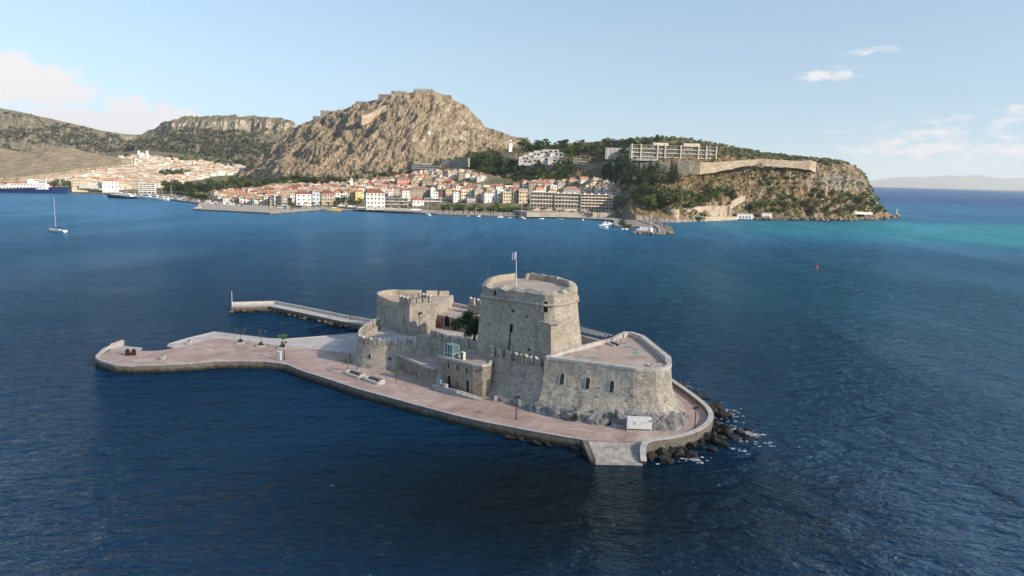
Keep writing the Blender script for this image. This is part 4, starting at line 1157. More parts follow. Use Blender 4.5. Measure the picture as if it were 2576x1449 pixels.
# generator
gn = thing("generator", "white boxy generator with doors and dark skid in front of the bedrock", "generator", (25.2, 135.9, 1.8), rz=-0.035)
M_GEN = plain("generator_paint", (0.80, 0.78, 0.74), .45, .4, var=.06)
m = MB(); m.box((0, 0, 0), (4.9, 2.1, .18)); local(m, "plinth", M_CONC, gn)
m = MB(); m.box((0, 0, .18), (4.3, 1.2, .3)); local(m, "skid", M_BLACK, gn)
m = MB(); m.box((0, 0, .46), (4.7, 1.6, 1.95)); m.box((0, 0, 2.41), (4.66, 1.56, .1), taper=.97)
for x in (-1.35, 0, 1.3): m.box((x, 0, 2.42), (.14, 1.6, .13))
local(m, "canopy", M_GEN, gn)
for x, w in ((-1.62, 1.3), (-.42, 1.0), (.68, 1.1), (1.75, .98)):
    m = MB(); m.box((x, -.805, .62), (w, .02, 1.55)); local(m, "door", M_GEN, gn)
m = MB()
for x in (-.22, .16): m.box((x, -.82, 1.25), (.14, .03, .12))
for x in (-1.9, -1.35, 1.2): m.box((x, -.82, 1.9), (.08, .03, .08)); m.box((x, -.82, .8), (.06, .03, .1))
local(m, "latch", M_BLACK, gn)
m = MB(); m.box((-.95, -.825, 1.35), (.48, .02, .46)); local(m, "control_panel", plain("panel_blue_grey", (.22, .28, .32), .4), gn)
m = MB(); m.box((-.95, -.84, 1.42), (.34, .02, .3)); m2 = local(m, "control_window", M_GEN, gn); m = MB(); m.box((-.96, -.855, 1.5), (.2, .02, .1)); local(m, "display", M_BLACK, gn)
m = MB()
for k in range(5): m.box((.42 + k * .085, -.82, 1.66), (.06, .015, .15))
local(m, "maker_mark", plain("mark_blue", (.20, .24, .40), .5), gn)
m = MB()
for k in range(5): m.box((2.0, -.82, 2.0 + k * .07), (.62, .02, .035))
local(m, "vent", M_STEEL, gn)
# benches with planter boxes
for p, rz, l in ((Vector((-36.6, 168.4, 1.8)), -.72, "pale concrete bench with sunken trough, nearer the round bastion"), (Vector((-31.2, 163.9, 1.8)), -.72, "pale concrete bench with sunken trough, nearer the two-storey house")):
    b = thing("bench", l, "bench", tuple(p), "concrete benches on the pavement", rz=rz)
    m = MB(); m.box((0, -.9, 0), (5.6, .75, .55)); local(m, "seat", M_CONC, b)
    m = MB(); m.box((0, .75, 0), (5.6, .3, .95)); m.box((-2.65, -.05, 0), (.4, 1.4, .95)); m.box((2.65, -.05, 0), (.4, 1.4, .95)); local(m, "backrest", M_CONC, b)
    m = MB(); m.box((0, .1, 0), (4.9, 1.0, .5)); local(m, "trough", M_SOIL, b)
m = MB(); m.box((0, 0, 0), (7.5, 1.0, .12)); o = m.build("plinth", M_CONC); o.location = (-40.5, 170.4, 1.8); o.rotation_euler.z = -.72; tag(o, "low pale slab left of the concrete benches", "slab")
# bins
for p, l in (((-36.6, 170.9, 1.8), "pale square litter bin beside the small leafy tree"), ((-2.8, 152.0, 1.8), "pale square litter bin beneath the curtain wall"), ((-86.8, 178.3, 1.8), "pale square litter bin at the front edge of the plaza"), ((-87.4, 194.6, 1.8), "pale square litter bin on the cobbles above the cove")):
    b = thing("litter_bin", l, "litter bin", p, "square concrete litter bins"); m = MB(); m.box((0, 0, 0), (.85, .85, 1.15)); local(m, "body", M_CONC, b)
    m = MB(); m.box((0, 0, 1.2), (.7, .7, .14), taper=.7); m.box((0, 0, 1.15), (.55, .55, .06)); local(m, "lid", M_STEEL, b)
# bollard group (rusty frame)
rf = thing("rusty_frame", "rust-brown steel mooring frame at the tip of the quay", "mooring frame", (-96.6, 181.6, 1.8), rz=.2)
for x in (-.75, .75):
    m = MB(); m.box((x, 0, 0), (.85, .9, 1.35)); m.box((x, 0, 1.35), (.35, .9, .3)); local(m, "upright", M_RUST, rf)
m = MB(); m.box((0, .1, .25), (.8, .3, .4)); m.box((0, -.2, 0), (.8, .5, .12)); local(m, "crossbar", M_RUST, rf)
# cabinet, person
cb_ = thing("cabinet", "pale grey kiosk cabinet at the quay edge by the lamp post", "cabinet", (-58.6, 181.3, 1.8), rz=-.5)
m = MB(); m.box((0, 0, 0), (1.25, .9, 2.0)); local(m, "casing", plain("cabinet_paint", (.50, .56, .58), .5), cb_); m = MB(); m.box((0, 0, 2.0), (1.35, 1.0, .08)); local(m, "lid", M_WHITE, cb_)
m = MB(); m.box((0, -.46, .15), (1.0, .02, 1.7)); local(m, "door", M_WHITE, cb_)


def person(loc, rz, label, shirt, trousers, skin=(.35, .2, .14), hair=(.02, .015, .012)):
    o = thing("person", label, "person", loc, rz=rz)
    P_ = {'pel': (0, 0, .93, .15), 'waist': (0, 0, 1.08, .135), 'chest': (0, -.01, 1.32, .165), 'neck': (0, 0, 1.5, .06), 'head': (0, -.01, 1.63, .098), 'top': (0, 0, 1.72, .085)}
    for s, k in ((-1, 'l'), (1, 'r')):
        P_.update({k + 'hip': (s * .09, 0, .88, .095), k + 'knee': (s * .1, -.02 + s * .03, .48, .065), k + 'ank': (s * .1, .02 + s * .04, .08, .045), k + 'toe': (s * .12, -.13 + s * .04, .04, .04),
                   k + 'sh': (s * .19, 0, 1.41, .07), k + 'elb': (s * .25, .02, 1.13, .05), k + 'wri': (s * .24, -.1, .89, .036), k + 'hand': (s * .23, -.13, .81, .03)})
    E_ = [('pel', 'waist'), ('waist', 'chest'), ('chest', 'neck'), ('neck', 'head'), ('head', 'top')]
    for k in 'lr':
        E_ += [('pel', k + 'hip'), (k + 'hip', k + 'knee'), (k + 'knee', k + 'ank'), (k + 'ank', k + 'toe'), ('chest', k + 'sh'), (k + 'sh', k + 'elb'), (k + 'elb', k + 'wri'), (k + 'wri', k + 'hand')]
    ks = list(P_); me = bpy.data.meshes.new("body"); hands = []
    vs = [P_[k][:3] for k in ks]; rad = [P_[k][3] for k in ks]; es = [(ks.index(a), ks.index(b)) for a, b in E_]
    for k, s in (('l', -1), ('r', 1)):                                 # four fingers and a thumb
        hi = ks.index(k + 'hand'); hx, hy, hz = P_[k + 'hand'][:3]
        for f, (dx, dy, ln) in enumerate(((-.03, -.02, .075), (-.01, -.01, .085), (.01, 0, .08), (.03, .01, .06), (.02 * -s, -.045, .05))):
            vs.append((hx + dx * .6, hy + dy, hz - ln)); rad.append(.009); es.append((hi, len(vs) - 1))
    me.from_pydata(vs, es, []); b = bpy.data.objects.new("body", me); COL.objects.link(b); b.parent = o
    sk = b.modifiers.new("skin", 'SKIN'); b.modifiers.new("sub", 'SUBSURF').levels = 1; b.modifiers["sub"].render_levels = 1
    for i, v in enumerate(me.skin_vertices[0].data): v.radius = (rad[i], rad[i] * (.75 if ks[i:i + 1] and ks[i] in ('chest', 'waist', 'pel') else 1))
    me.skin_vertices[0].data[ks.index('pel')].use_root = True
    t = NT("figure_cloth"); s_ = t.n('ShaderNodeSeparateXYZ'); t.l(t.n('ShaderNodeTexCoord').outputs['Object'], s_.inputs[0]); z = s_.outputs[2]; ax = t.math('ABSOLUTE', s_.outputs[0])
    c = t.mix(t.math('GREATER_THAN', z, .95), trousers, shirt); arm = t.math('MULTIPLY', t.math('GREATER_THAN', ax, .195), t.math('LESS_THAN', z, 1.2)); c = t.mix(arm, c, skin); c = t.mix(t.math('GREATER_THAN', z, 1.48), c, skin); c = t.mix(t.math('LESS_THAN', z, .09), c, (.03, .03, .03))
    me.materials.append(t.col(c).fin(.8, .2))
    m = MB(); m.lathe([(.02, .12), (.075, .1), (.105, .04), (.1, -.04), (.07, -.07)], 12, (0, .015, 1.655)); h = local(m, "hair", plain("hair_dark", hair, .7), o)
    return o


person((-59.4, 184.8, 1.8), .8, "person in a pale pink shirt standing by the lamp post on the quay", (.62, .42, .42), (.16, .15, .2))
person((-41.2, 183.4, 1.8), -1.0, "person in dark clothes at the foot of the round bastion", (.015, .015, .02), (.02, .02, .03))
# ramp to the house
rp = thing("access_ramp", "pale rendered access ramp with grey railing before the two-storey house", "ramp", (-12, 156.5, 1.8))
RA, RB2, RC = Vector((-17.1, 158.6)), Vector((-11.6, 154.6)), Vector((-6.6, 151.6)); back_ = Vector((1.15, 1.6))
m = MB(); m.strip([tuple(RA), tuple(RB2)], .25, 1.7, 3.05); m.strip([tuple(RB2), tuple(RC)], .2, 1.7, [2.55, 1.95]); m.build("wall", M_GREYC, rp)
m = MB(); a, b, c = RA, RB2, RC
m.add([(a.x, a.y, 2.5), (b.x, b.y, 2.5), (b.x + 1.2, b.y + 1.7, 2.5), (a.x + 1.2, a.y + 1.7, 2.5)], [(0, 1, 2, 3)]); m.add([(b.x, b.y, 2.5), (c.x, c.y, 1.85), (c.x + 1.2, c.y + 1.7, 1.85), (b.x + 1.2, b.y + 1.7, 2.5)], [(0, 1, 2, 3)]); m.build("deck", M_CONC, rp)
m = MB()
for k in range(5):
    p = RB2.lerp(RC, k / 4); z = 2.55 - .6 * k / 4; m.tube((p.x, p.y, z - .5), (p.x, p.y, z + .95), .035, n=6)
for dz in (.5, .95): m.tube((RB2.x, RB2.y, 2.55 + dz), (RC.x, RC.y, 1.95 + dz), .035, n=6)
m.build("railing", M_STEEL, rp)
m = MB(); m.box((0, 0, 0), (1.35, 1.0, 1.7), taper=.94); o = m.build("utility_box", plain("blue_grey_paint", (.30, .37, .42), .5)); o.location = (-15.6, 159.4, 2.5); o.rotation_euler.z = -.7; tag(o, "blue-grey utility box on the ramp beside the brown door", "utility box")
m = MB(); m.box((0, 0, 0), (1.2, .9, .9)); o = m.build("stone_block", M_CONC); o.location = (-14.3, 158.3, 2.5); o.rotation_euler.z = -.7; tag(o, "pale concrete block next to the blue-grey box", "block")


# small trees
def sapling(p, label, kind="leafy", h=2.6, planter=False, seed=1):
    o = thing("young_tree", label, "tree", tuple(p)); z0 = 0.0
    if planter:
        m = MB(); m.box((0, 0, 0), (1.9, 1.9, .5)); local(m, "planter", M_CONC, o); m = MB(); m.box((0, 0, .5), (1.6, 1.6, .06)); local(m, "soil", M_SOIL, o); z0 = .5
        m = MB(); leaf_cloud(m, [(0, 0, z0 + .35, .6)], 90, .16, seed + 5); local(m, "underplanting", L_DARK, o)
    m = MB(); m.tube((0, 0, z0), (.08, .02, z0 + h * .6), .08, .05, 7); rr2 = random.Random(seed); bl = []
    for k in range(6):
        a = k * 1.05 + rr2.random(); l = h * rr2.uniform(.18, .36); q_ = (.08 + math.cos(a) * l, .02 + math.sin(a) * l, z0 + h * rr2.uniform(.68, 1.0)); m.tube((.08, .02, z0 + h * .55), q_, .035, .015, 5); bl.append((*q_, h * .17))
    local(m, "trunk", M_BARK, o); m = MB(); leaf_cloud(m, bl, 170 if kind == "leafy" else 60, .14, seed); local(m, "crown", L_LIME if kind == "leafy" else L_OLIVE, o)
    return o


sapling((-38.9, 170.8, 1.8), "small leafy tree with round crown left of the concrete benches", h=3.4, seed=2)
sapling((-26.0, 162.6, 1.8), "thin half-bare young tree right of the concrete benches", "bare", 3.2, seed=3)
sapling((-74.6, 197.7, 1.8), "spindly tree in a square planter, farthest along the cobbles", "bare", 3.8, True, 4)
sapling((-67.9, 194.7, 1.8), "spindly tree in a square planter, middle of the three on the cobbles", "bare", 3.6, True, 5)
sapling((-61.6, 193.2, 1.8), "bushier tree in a square planter close to the lamp post", "leafy", 3.4, True, 6)
for p, l, k in (((13.1, 140.0, 1.8), "round dark shrub at the foot of the bastion, leftmost of its four plants", 0), ((16.4, 139.7, 1.8), "sparse upright shrub between the round shrub and the leaning palm", 1), ((19.7, 138.2, 1.8), "small leaning palm between the shrubs and the generator", 2), ((8.9, 142.4, 2.3), "tiny green bush growing from the bastion wall foot", 3)):
    o = thing("shrub" if k != 2 else "young_palm", l, "plant", p); m = MB()
    if k == 0:
        leaf_cloud(m, [(0, 0, .75, .85)], 260, .14, 31); leaf_cloud(m, [(.2, .1, 2.4, .5), (-.2, .2, 2.9, .4)], 60, .13, 32); local(m, "foliage", L_DARK, o); m = MB(); m.tube((0, 0, 0), (.1, .1, 2.9), .06, .02); local(m, "stem", M_BARK, o)
    elif k == 1:
        leaf_cloud(m, [(0, 0, .5, .6), (.05, 0, 1.3, .55), (0, .1, 2.1, .5)], 150, .14, 33); local(m, "foliage", L_PINE, o); m = MB(); m.tube((0, 0, 0), (.05, .05, 2.3), .06, .02); local(m, "stem", M_BARK, o)
    elif k == 2:
        for f in range(10):
            a = f * .63; L_ = 1.3
            for s in range(5):
                t0, t1 = s / 5, (s + 1) / 5; pt = lambda t: Vector((.55 + math.cos(a) * L_ * t * .6, math.sin(a) * L_ * t * .6, 1.7 + L_ * (1.0 * t - .75 * t * t))); A_, B_ = pt(t0), pt(t1); w = Vector((-math.sin(a), math.cos(a), 0)) * (.16 * (1 - t0 * .6)); m.add([A_ - w, B_ - w, B_ + w, A_ + w], [(0, 1, 2, 3)])
        leaf_cloud(m, [(0, 0, .25, .45)], 90, .13, 34); local(m, "fronds", L_PINE, o); m = MB(); m.tube((0, 0, 0), (.55, 0, 1.7), .1, .07); local(m, "trunk", M_BARK, o)
    else:
        leaf_cloud(m, [(0, 0, .4, .5)], 70, .13, 35); local(m, "foliage", L_PINE, o)
# courtyard tree
ct = thing("courtyard_tree", "large dark leafy tree filling the fort courtyard beside the main tower", "tree", (-9.6, 188.0, 6.6))
m = MB(); m.tube((0, 0, -.2), (.3, .2, 2.6), .38, .28, 9)
bl = []; r5 = random.Random(12)
for k in range(22):
    a = r5.uniform(0, 6.28); d = r5.uniform(.5, 3.9); z = r5.uniform(2.0, 7.6) - d * .15; q_ = (math.cos(a) * d * 1.1 - .4, math.sin(a) * d, z); m.tube((.3, .2, 2.2), q_, .14, .04, 6); bl.append((*q_, r5.uniform(1.2, 2.0)))
local(m, "trunk", M_BARK, ct); m = MB(); leaf_cloud(m, bl, 7500, .21, 8, squash=.85); local(m, "crown", L_DARK, ct)
# red buoy, sailing yacht sits farther out (see boats)
by = thing("buoy", "red channel buoy with small topmark alone on open water", "buoy", (178.6, 428.6, 0)); by.scale = (.8, .8, .8)
m = MB(); m.lathe([(.01, -.6), (1.1, -.5), (1.15, .35), (.8, .5)], 14); m.lathe([(.8, .5), (.55, 2.1), (.01, 2.15)], 14); local(m, "float", M_RED, by, True)
m = MB(); m.tube((0, 0, 2.1), (0, 0, 3.1), .05); m.lathe([(.01, 3.0), (.32, 3.2), (.32, 3.6), (.01, 3.8)], 10); local(m, "topmark", M_RED, by)

# ================================================================== far shore: land
def landmat(name, rock_a, rock_b, grass, scrub, rocky=0.5, sc=1.0, scrubby=0.5, gold=0.3, strata=0.0):
    t = NT(name); p = t.pos(); g = t.n('ShaderNodeNewGeometry')
    n = t.noise(p, 0.012 * sc, 6, 0.65, 0.6); m_ = t.noise(p, 0.05 * sc, 7, 0.7, 0.4); f = t.noise(p, 0.22 * sc, 6, 0.7)
    streak = t.noise(t.pos((1, 1, 0.25)), 0.07 * sc, 7, 0.7, 0.5)
    rock = t.ramp(streak, [(0.3, rock_a), (0.52, tuple((a + b) / 2 for a, b in zip(rock_a, rock_b))), (0.68, rock_b)])
    rock = t.mix(t.rng(n, 0.45, 0.65, 0, gold), rock, (0.42, 0.28, 0.15)); rock = t.mix(0.8, rock, t.rng(f, 0.28, 0.72, 0.55, 1.3), 'MULTIPLY')
    cr_ = t.vor(t.pos((1, 1, 0.5)), 0.055 * sc, 'DISTANCE_TO_EDGE'); rock = t.mix(t.rng(cr_, 0, 0.12, 0.55, 0), rock, tuple(v * 0.35 for v in rock_a))
    gr = t.mix(0.7, t.mix(t.rng(m_, 0.35, 0.65), grass, tuple(v * 0.65 for v in grass)), t.rng(f, 0.3, 0.7, 0.65, 1.25), 'MULTIPLY')
    s = t.n('ShaderNodeSeparateXYZ'); t.l(g.outputs['Normal'], s.inputs[0])
    steep = t.rng(t.math('ADD', s.outputs[2], t.math('MULTIPLY', t.math('SUBTRACT', m_, 0.5), 0.7)), 0.95 - rocky * 0.55, 0.55 - rocky * 0.55 + 0.1)
    c = t.mix(steep, gr, rock)
    sm = t.math('MULTIPLY', t.rng(t.math('ADD', t.math('MULTIPLY', f, 0.55), t.math('MULTIPLY', m_, 0.45)), 0.60 - 0.16 * scrubby, 0.66 - 0.12 * scrubby), t.rng(steep, 0.2, 0.9, 1, 0.35))
    c = t.mix(t.math('MULTIPLY', sm, 0.9), c, scrub)
    t.col(c); t.bump(t.math('ADD', streak, t.math('MULTIPLY', f, 0.5)), 0.8, 5.0 / sc)
    return t.fin(0.95, 0.1)


M_PAL = landmat("golden_crag", (0.27, 0.25, 0.225), (0.60, 0.545, 0.465), (0.31, 0.245, 0.165), (0.11, 0.105, 0.06), 0.95, 1.0, 0.10, 0.33)
M_ACR = landmat("headland_ground", (0.17, 0.155, 0.145), (0.42, 0.37, 0.31), (0.23, 0.165, 0.09), (0.055, 0.06, 0.025), 0.62, 1.6, 0.35, 0.45)
M_HIL = landmat("scrub_hill", (0.26, 0.23, 0.20), (0.44, 0.39, 0.33), (0.24, 0.205, 0.14), (0.095, 0.105, 0.07), 0.40, 0.45, 0.5, 0.2)
M_PLT = landmat("pale_scarp_hill", (0.28, 0.25, 0.215), (0.52, 0.46, 0.385), (0.20, 0.175, 0.115), (0.085, 0.10, 0.062), 0.60, 0.55, 0.5, 0.3)
M_DRYH = landmat("dry_grass_hill", (0.30, 0.26, 0.20), (0.42, 0.36, 0.28), (0.36, 0.29, 0.19), (0.11, 0.11, 0.065), 0.25, 0.8, 0.3, 0.25)
M_TWN = landmat("town_ground", (0.18, 0.16, 0.13), (0.32, 0.28, 0.23), (0.21, 0.19, 0.12), (0.06, 0.075, 0.035), 0.2, 1.5, 0.6, 0.1)
M_MTN = landmat("distant_range", (0.25, 0.24, 0.22), (0.4, 0.37, 0.33), (0.22, 0.2, 0.16), (0.1, 0.11, 0.08), 0.4, 0.05, 0.5, 0.1)
M_QS = plain("quayside_concrete", (0.33, 0.30, 0.265), 0.9, 0.2, var=0.22, scale=0.06, obj=False)


def loft_land(name, rows, mat, nx=160, sub=10, amp=6.0, freq=0.02, edge=0.25, behind=None, ridged=True, seed=0.0, ys=None):
    "land lofted through contour lines given as (picture x, picture y, depth)"
    W3 = []
    for r in rows:
        x0, x1 = r[0][0], r[-1][0]; L = []
        for i in range(nx):
            x = x0 + (x1 - x0) * i / (nx - 1)
            y = interp([(a, b) for a, b, c in r], x); Y = interp([(a, c) for a, b, c in r], x); L.append(Q(x, y, ys(x, Y) if ys else Y))
        W3.append(L)
    W3.insert(0, [Vector((p.x, p.y - 3, -12 if p.y < 20000 else -260)) for p in W3[0]])
    last = W3[-1]; W3.append([Vector((p.x * 1.0, p.y + 0.6 * max(60, p.z), -5)) for p in last])
    full = []
    for k in range(len(W3) - 1):
        a0, a, b, b1 = W3[max(1, k - 1)], W3[k], W3[k + 1], W3[min(len(W3) - 1, k + 2)]
        steps = 2 if k == 0 else sub if k < len(W3) - 2 else 3
        for j in range(steps):
            t = j / steps; row = []
            for i in range(nx):
                e1 = b1[i] if k < len(W3) - 3 else Vector((b[i].x, b[i].y + 0.8 * (b[i].y - a[i].y), b[i].z + 0.25 * (b[i].z - a[i].z)))
                p = 0.5 * ((2 * a[i]) + (b[i] - a0[i]) * t + (2 * a0[i] - 5 * a[i] + 4 * b[i] - e1) * t * t + (3 * a[i] - a0[i] - 3 * b[i] + e1) * t ** 3) if 0 < k < len(W3) - 2 else a[i].lerp(b[i], t)
                row.append(p)
            full.append(row)
    full.append(W3[-1])
    nr2 = len(full); ridge_k = 2 + sub * (len(W3) - 3); off = Vector((seed, seed * 2, seed * 3)); out = []
    for k, row in enumerate(full):
        w = min(1.0, max(0, k - 2) / (sub * edge + 1e-6)) if edge > 0 else 1.0
        nl = []
        for i, p in enumerate(row):
            a = row[max(0, i - 1)]; b = row[min(nx - 1, i + 1)]; c = full[max(0, k - 1)][i]; d = full[min(nr2 - 1, k + 1)][i]
            nn = (b - a).cross(d - c)
            nn = nn.normalized() if nn.length > 1e-9 else Vector((0, -1, 0))
            if nn.y > 0: nn = -nn
            q = Vector((p.x, p.y, p.z * 0.45)) * freq + off
            if ridged:
                g2 = Vector((p.x * freq * 3.2, p.y * freq * 1.4, p.z * freq * 0.7)) + off
                h = noise.ridged_multi_fractal(q, 1.0, 2.1, 6, 1.0, 2.0) - 1.1 + 0.65 * (noise.ridged_multi_fractal(g2, 0.75, 2.2, 6, 1.0, 2.0) - 1.2)
            else: h = noise.fractal(q, 1.0, 2.1, 5) if hasattr(noise, 'fractal') else noise.multi_fractal(q, 1.0, 2.1, 5) - 1.0
            damp = min(1.0, 0.12 + 0.16 * abs(k - ridge_k))
            s = amp * h * w * damp
            nl.append(p + Vector((nn.x * s, nn.y * s, nn.z * s * 0.7)))
        out.append(nl)
    m = MB(); m.grid([[tuple(p) for p in r] for r in out])
    o = m.build(name, mat, recalc=False, smooth=False); me = o.data
    b = bmesh.new(); b.from_mesh(me); bmesh.ops.recalc_face_normals(b, faces=b.faces)
    if sum(f.normal.z for f in b.faces) < 0: bmesh.ops.reverse_faces(b, faces=b.faces)
    b.to_mesh(me); b.free(); structure(o)
    return o, BVHTree.FromPolygons([v.co for v in me.vertices], [tuple(p.vertices) for p in me.polygons])


PK = 1.18                                   # the crag stands this much farther than first paced out
AOFF = [(1165, 110), (1300, 110), (1440, 110), (1530, 100), (1586, 0)]


def QA(x, y, Y): return Q(x, y, Y + interp(AOFF, x))
def QC(x, y, Y): return Q(x, y, Y * PK)


# the crag
pal, bv_pal = loft_land("crag_hill", [
    [(596, 472, 1290), (660, 470, 1220), (720, 468, 1130), (800, 464, 1085), (900, 462, 1070), (1000, 456, 1062), (1100, 448, 1070), (1200, 440, 1105), (1345, 410, 1215)],
    [(600, 445, 1345), (660, 436, 1275), (720, 433, 1175), (800, 424, 1135), (900, 430, 1120), (1000, 420, 1110), (1100, 412, 1120), (1180, 408, 1160), (1345, 390, 1250)],
    [(606, 436, 1370), (670, 412, 1320), (720, 402, 1255), (800, 392, 1210), (900, 392, 1170), (1000, 383, 1165), (1100, 372, 1190), (1180, 374, 1220), (1260, 368, 1280), (1345, 381, 1290)],
    [(610, 432, 1390), (680, 392, 1370), (740, 358, 1340), (820, 338, 1310), (900, 334, 1260), (985, 325, 1215), (1080, 318, 1230), (1150, 328, 1275), (1240, 350, 1320), (1345, 374, 1320)],
    [(612, 430, 1400), (690, 374, 1410), (740, 338, 1410), (800, 306, 1400), (890, 283, 1370), (950, 284, 1330), (1000, 276, 1300), (1090, 262, 1320), (1150, 285, 1350), (1220, 328, 1380), (1345, 369, 1350)],
    [(615, 429, 1410), (690, 368, 1430), (740, 329, 1440), (790, 299, 1450), (840, 284, 1450), (890, 267, 1440), (940, 252, 1420), (1000, 240, 1400), (1045, 230, 1400), (1090, 230, 1400), (1112, 237, 1400), (1136, 250, 1400), (1166, 263, 1400), (1196, 291, 1400), (1214, 318, 1400), (1240, 330, 1400), (1280, 340, 1400), (1320, 352, 1395), (1345, 364, 1390)]],
    M_PAL, 320, 18, 11.0, 0.0138, 0.5, seed=1.7, ys=lambda x, Y: Y * PK)
ph = None
# headland with the fortress walls
acr, bv_acr = loft_land("headland_hill", [
    [(1165, 470, 1075), (1300, 474, 1030), (1440, 478, 960), (1530, 520, 870), (1600, 541, 842), (1690, 551, 842), (1780, 555, 893), (1850, 551, 945), (2000, 554, 958), (2150, 554, 998), (2230, 550, 1068), (2264, 547, 1131)],
    [(1165, 460, 1085), (1300, 462, 1050), (1440, 464, 985), (1530, 500, 890), (1600, 525, 862), (1690, 528, 868), (1780, 530, 905), (1850, 541, 950), (2000, 543, 968), (2150, 545, 1008), (2226, 543, 1075), (2260, 544, 1134)],
    [(1165, 440, 1100), (1300, 440, 1070), (1440, 448, 1010), (1530, 470, 930), (1600, 495, 890), (1690, 495, 900), (1780, 495, 930), (1850, 512, 965), (2000, 518, 985), (2150, 521, 1025), (2215, 519, 1090), (2236, 540, 1140)],
    [(1165, 425, 1115), (1300, 424, 1085), (1440, 430, 1040), (1530, 436, 985), (1600, 452, 950), (1690, 458, 945), (1780, 462, 965), (1850, 476, 990), (2000, 482, 1005), (2100, 488, 1040), (2180, 492, 1080), (2222, 522, 1145)],
    [(1165, 412, 1130), (1300, 412, 1095), (1440, 418, 1060), (1530, 424, 1030), (1600, 426, 1020), (1690, 434, 1005), (1780, 434, 1015), (1900, 430, 1030), (2040, 420, 1045), (2085, 426, 1052), (2110, 428, 1060), (2150, 440, 1075), (2182, 470, 1090), (2200, 500, 1150)],
    [(1165, 402, 1150), (1240, 402, 1140), (1300, 400, 1115), (1440, 410, 1075), (1530, 413, 1050), (1600, 414, 1045), (1690, 404, 1035), (1800, 402, 1045), (1900, 402, 1062), (2040, 406, 1072), (2085, 409, 1070), (2110, 411, 1078), (2140, 419, 1090), (2164, 434, 1105), (2180, 456, 1150)],
    [(1165, 395, 1170), (1240, 384, 1180), (1300, 382, 1170), (1370, 380, 1165), (1440, 383, 1160), (1530, 378, 1150), (1600, 368, 1140), (1690, 366, 1140), (1800, 381, 1140), (1900, 390, 1130), (2000, 400, 1130), (2080, 406, 1130), (2110, 409, 1130), (2140, 417, 1130), (2164, 432, 1140), (2180, 454, 1170)],
    [(1165, 390, 1200), (1240, 379, 1210), (1300, 374, 1210), (1370, 366, 1210), (1440, 360, 1210), (1530, 355, 1200), (1600, 350, 1190), (1650, 346, 1190), (1720, 348, 1190), (1800, 363, 1195), (1900, 382, 1200), (2000, 397, 1200), (2080, 405, 1190), (2110, 408, 1180), (2140, 415, 1175), (2164, 430, 1180), (2180, 452, 1190)]],
    M_ACR, 260, 9, 5.0, 0.028, 0.8, seed=5.1, ys=lambda x, Y: Y + interp(AOFF, x))
# hills on the left, range beyond
fhl, bv_fh = loft_land("far_hill", [[(-60, 425, 2100), (100, 418, 2150), (250, 415, 2250), (420, 410, 2350), (520, 405, 2450)], [(-60, 390, 2400), (100, 380, 2500), (250, 385, 2600), (420, 385, 2700), (520, 385, 2800)],
                       [(-60, 330, 2850), (60, 325, 2900), (150, 345, 2950), (250, 358, 3000), (330, 366, 3050), (420, 370, 3100), (520, 365, 3100)],
                       [(-60, 266, 3200), (0, 272, 3200), (60, 283, 3200), (120, 297, 3200), (200, 315, 3200), (260, 329, 3200), (320, 338, 3250), (350, 339, 3300), (400, 336, 3400), (460, 345, 3500), (520, 350, 3500)]], M_HIL, 150, 12, 26, 0.006, 0.4, seed=2.2)
plt, bv_pl = loft_land("plateau_hill", [[(330, 415, 2050), (450, 415, 2000), (600, 420, 1900), (700, 440, 1700), (800, 450, 1600)], [(335, 395, 2250), (450, 385, 2250), (600, 385, 2200), (700, 395, 2100), (800, 400, 2000)],
                           [(340, 368, 2500), (450, 352, 2500), (560, 345, 2500), (650, 345, 2500), (720, 355, 2450), (800, 380, 2300)], [(345, 348, 2700), (420, 330, 2640), (500, 325, 2620), (580, 330, 2620), (660, 330, 2620), (715, 336, 2600), (745, 340, 2600), (800, 365, 2550)],
                           [(350, 344, 2760), (380, 334, 2720), (420, 310, 2680), (470, 300, 2670), (560, 297, 2670), (640, 298, 2670), (700, 302, 2670), (722, 310, 2670), (745, 326, 2670), (800, 355, 2670)],
                           [(352, 343, 2900), (380, 333, 2900), (420, 308, 2900), (470, 298, 2900), (560, 295, 2900), (640, 296, 2900), (700, 300, 2900), (722, 308, 2900), (745, 325, 2900), (800, 350, 2900)]], M_PLT, 150, 10, 16, 0.010, 0.4, seed=3.9)
loft_land("dry_hill", [[(-60, 450, 1420), (60, 445, 1450), (150, 432, 1560), (260, 418, 1680), (330, 412, 1760)], [(-60, 402, 1750), (60, 405, 1750), (150, 398, 1780), (260, 400, 1820), (330, 402, 1850)],
                       [(-60, 372, 1950), (0, 372, 1950), (60, 383, 1950), (130, 369, 1950), (180, 371, 1950), (230, 386, 1950), (330, 400, 1950)]], M_DRYH, 80, 8, 5, 0.02, 0.4, ridged=False, seed=4.4)
loft_land("mountain_range", [[(2150, 466, 31000), (2650, 482, 31000)], [(2150, 462, 34000), (2250, 456, 34000), (2400, 452, 34000), (2500, 458, 34000), (2650, 470, 34000)],
                             [(2150, 460, 37000), (2210, 452, 37000), (2270, 445, 37000), (2330, 445, 37000), (2380, 441, 37000), (2430, 443, 37000), (2450, 439, 37000), (2480, 443, 37000), (2520, 449, 37000), (2570, 447, 37000), (2650, 455, 37000)]], M_MTN, 60, 5, 60, 0.0008, 0.3, seed=6.6)

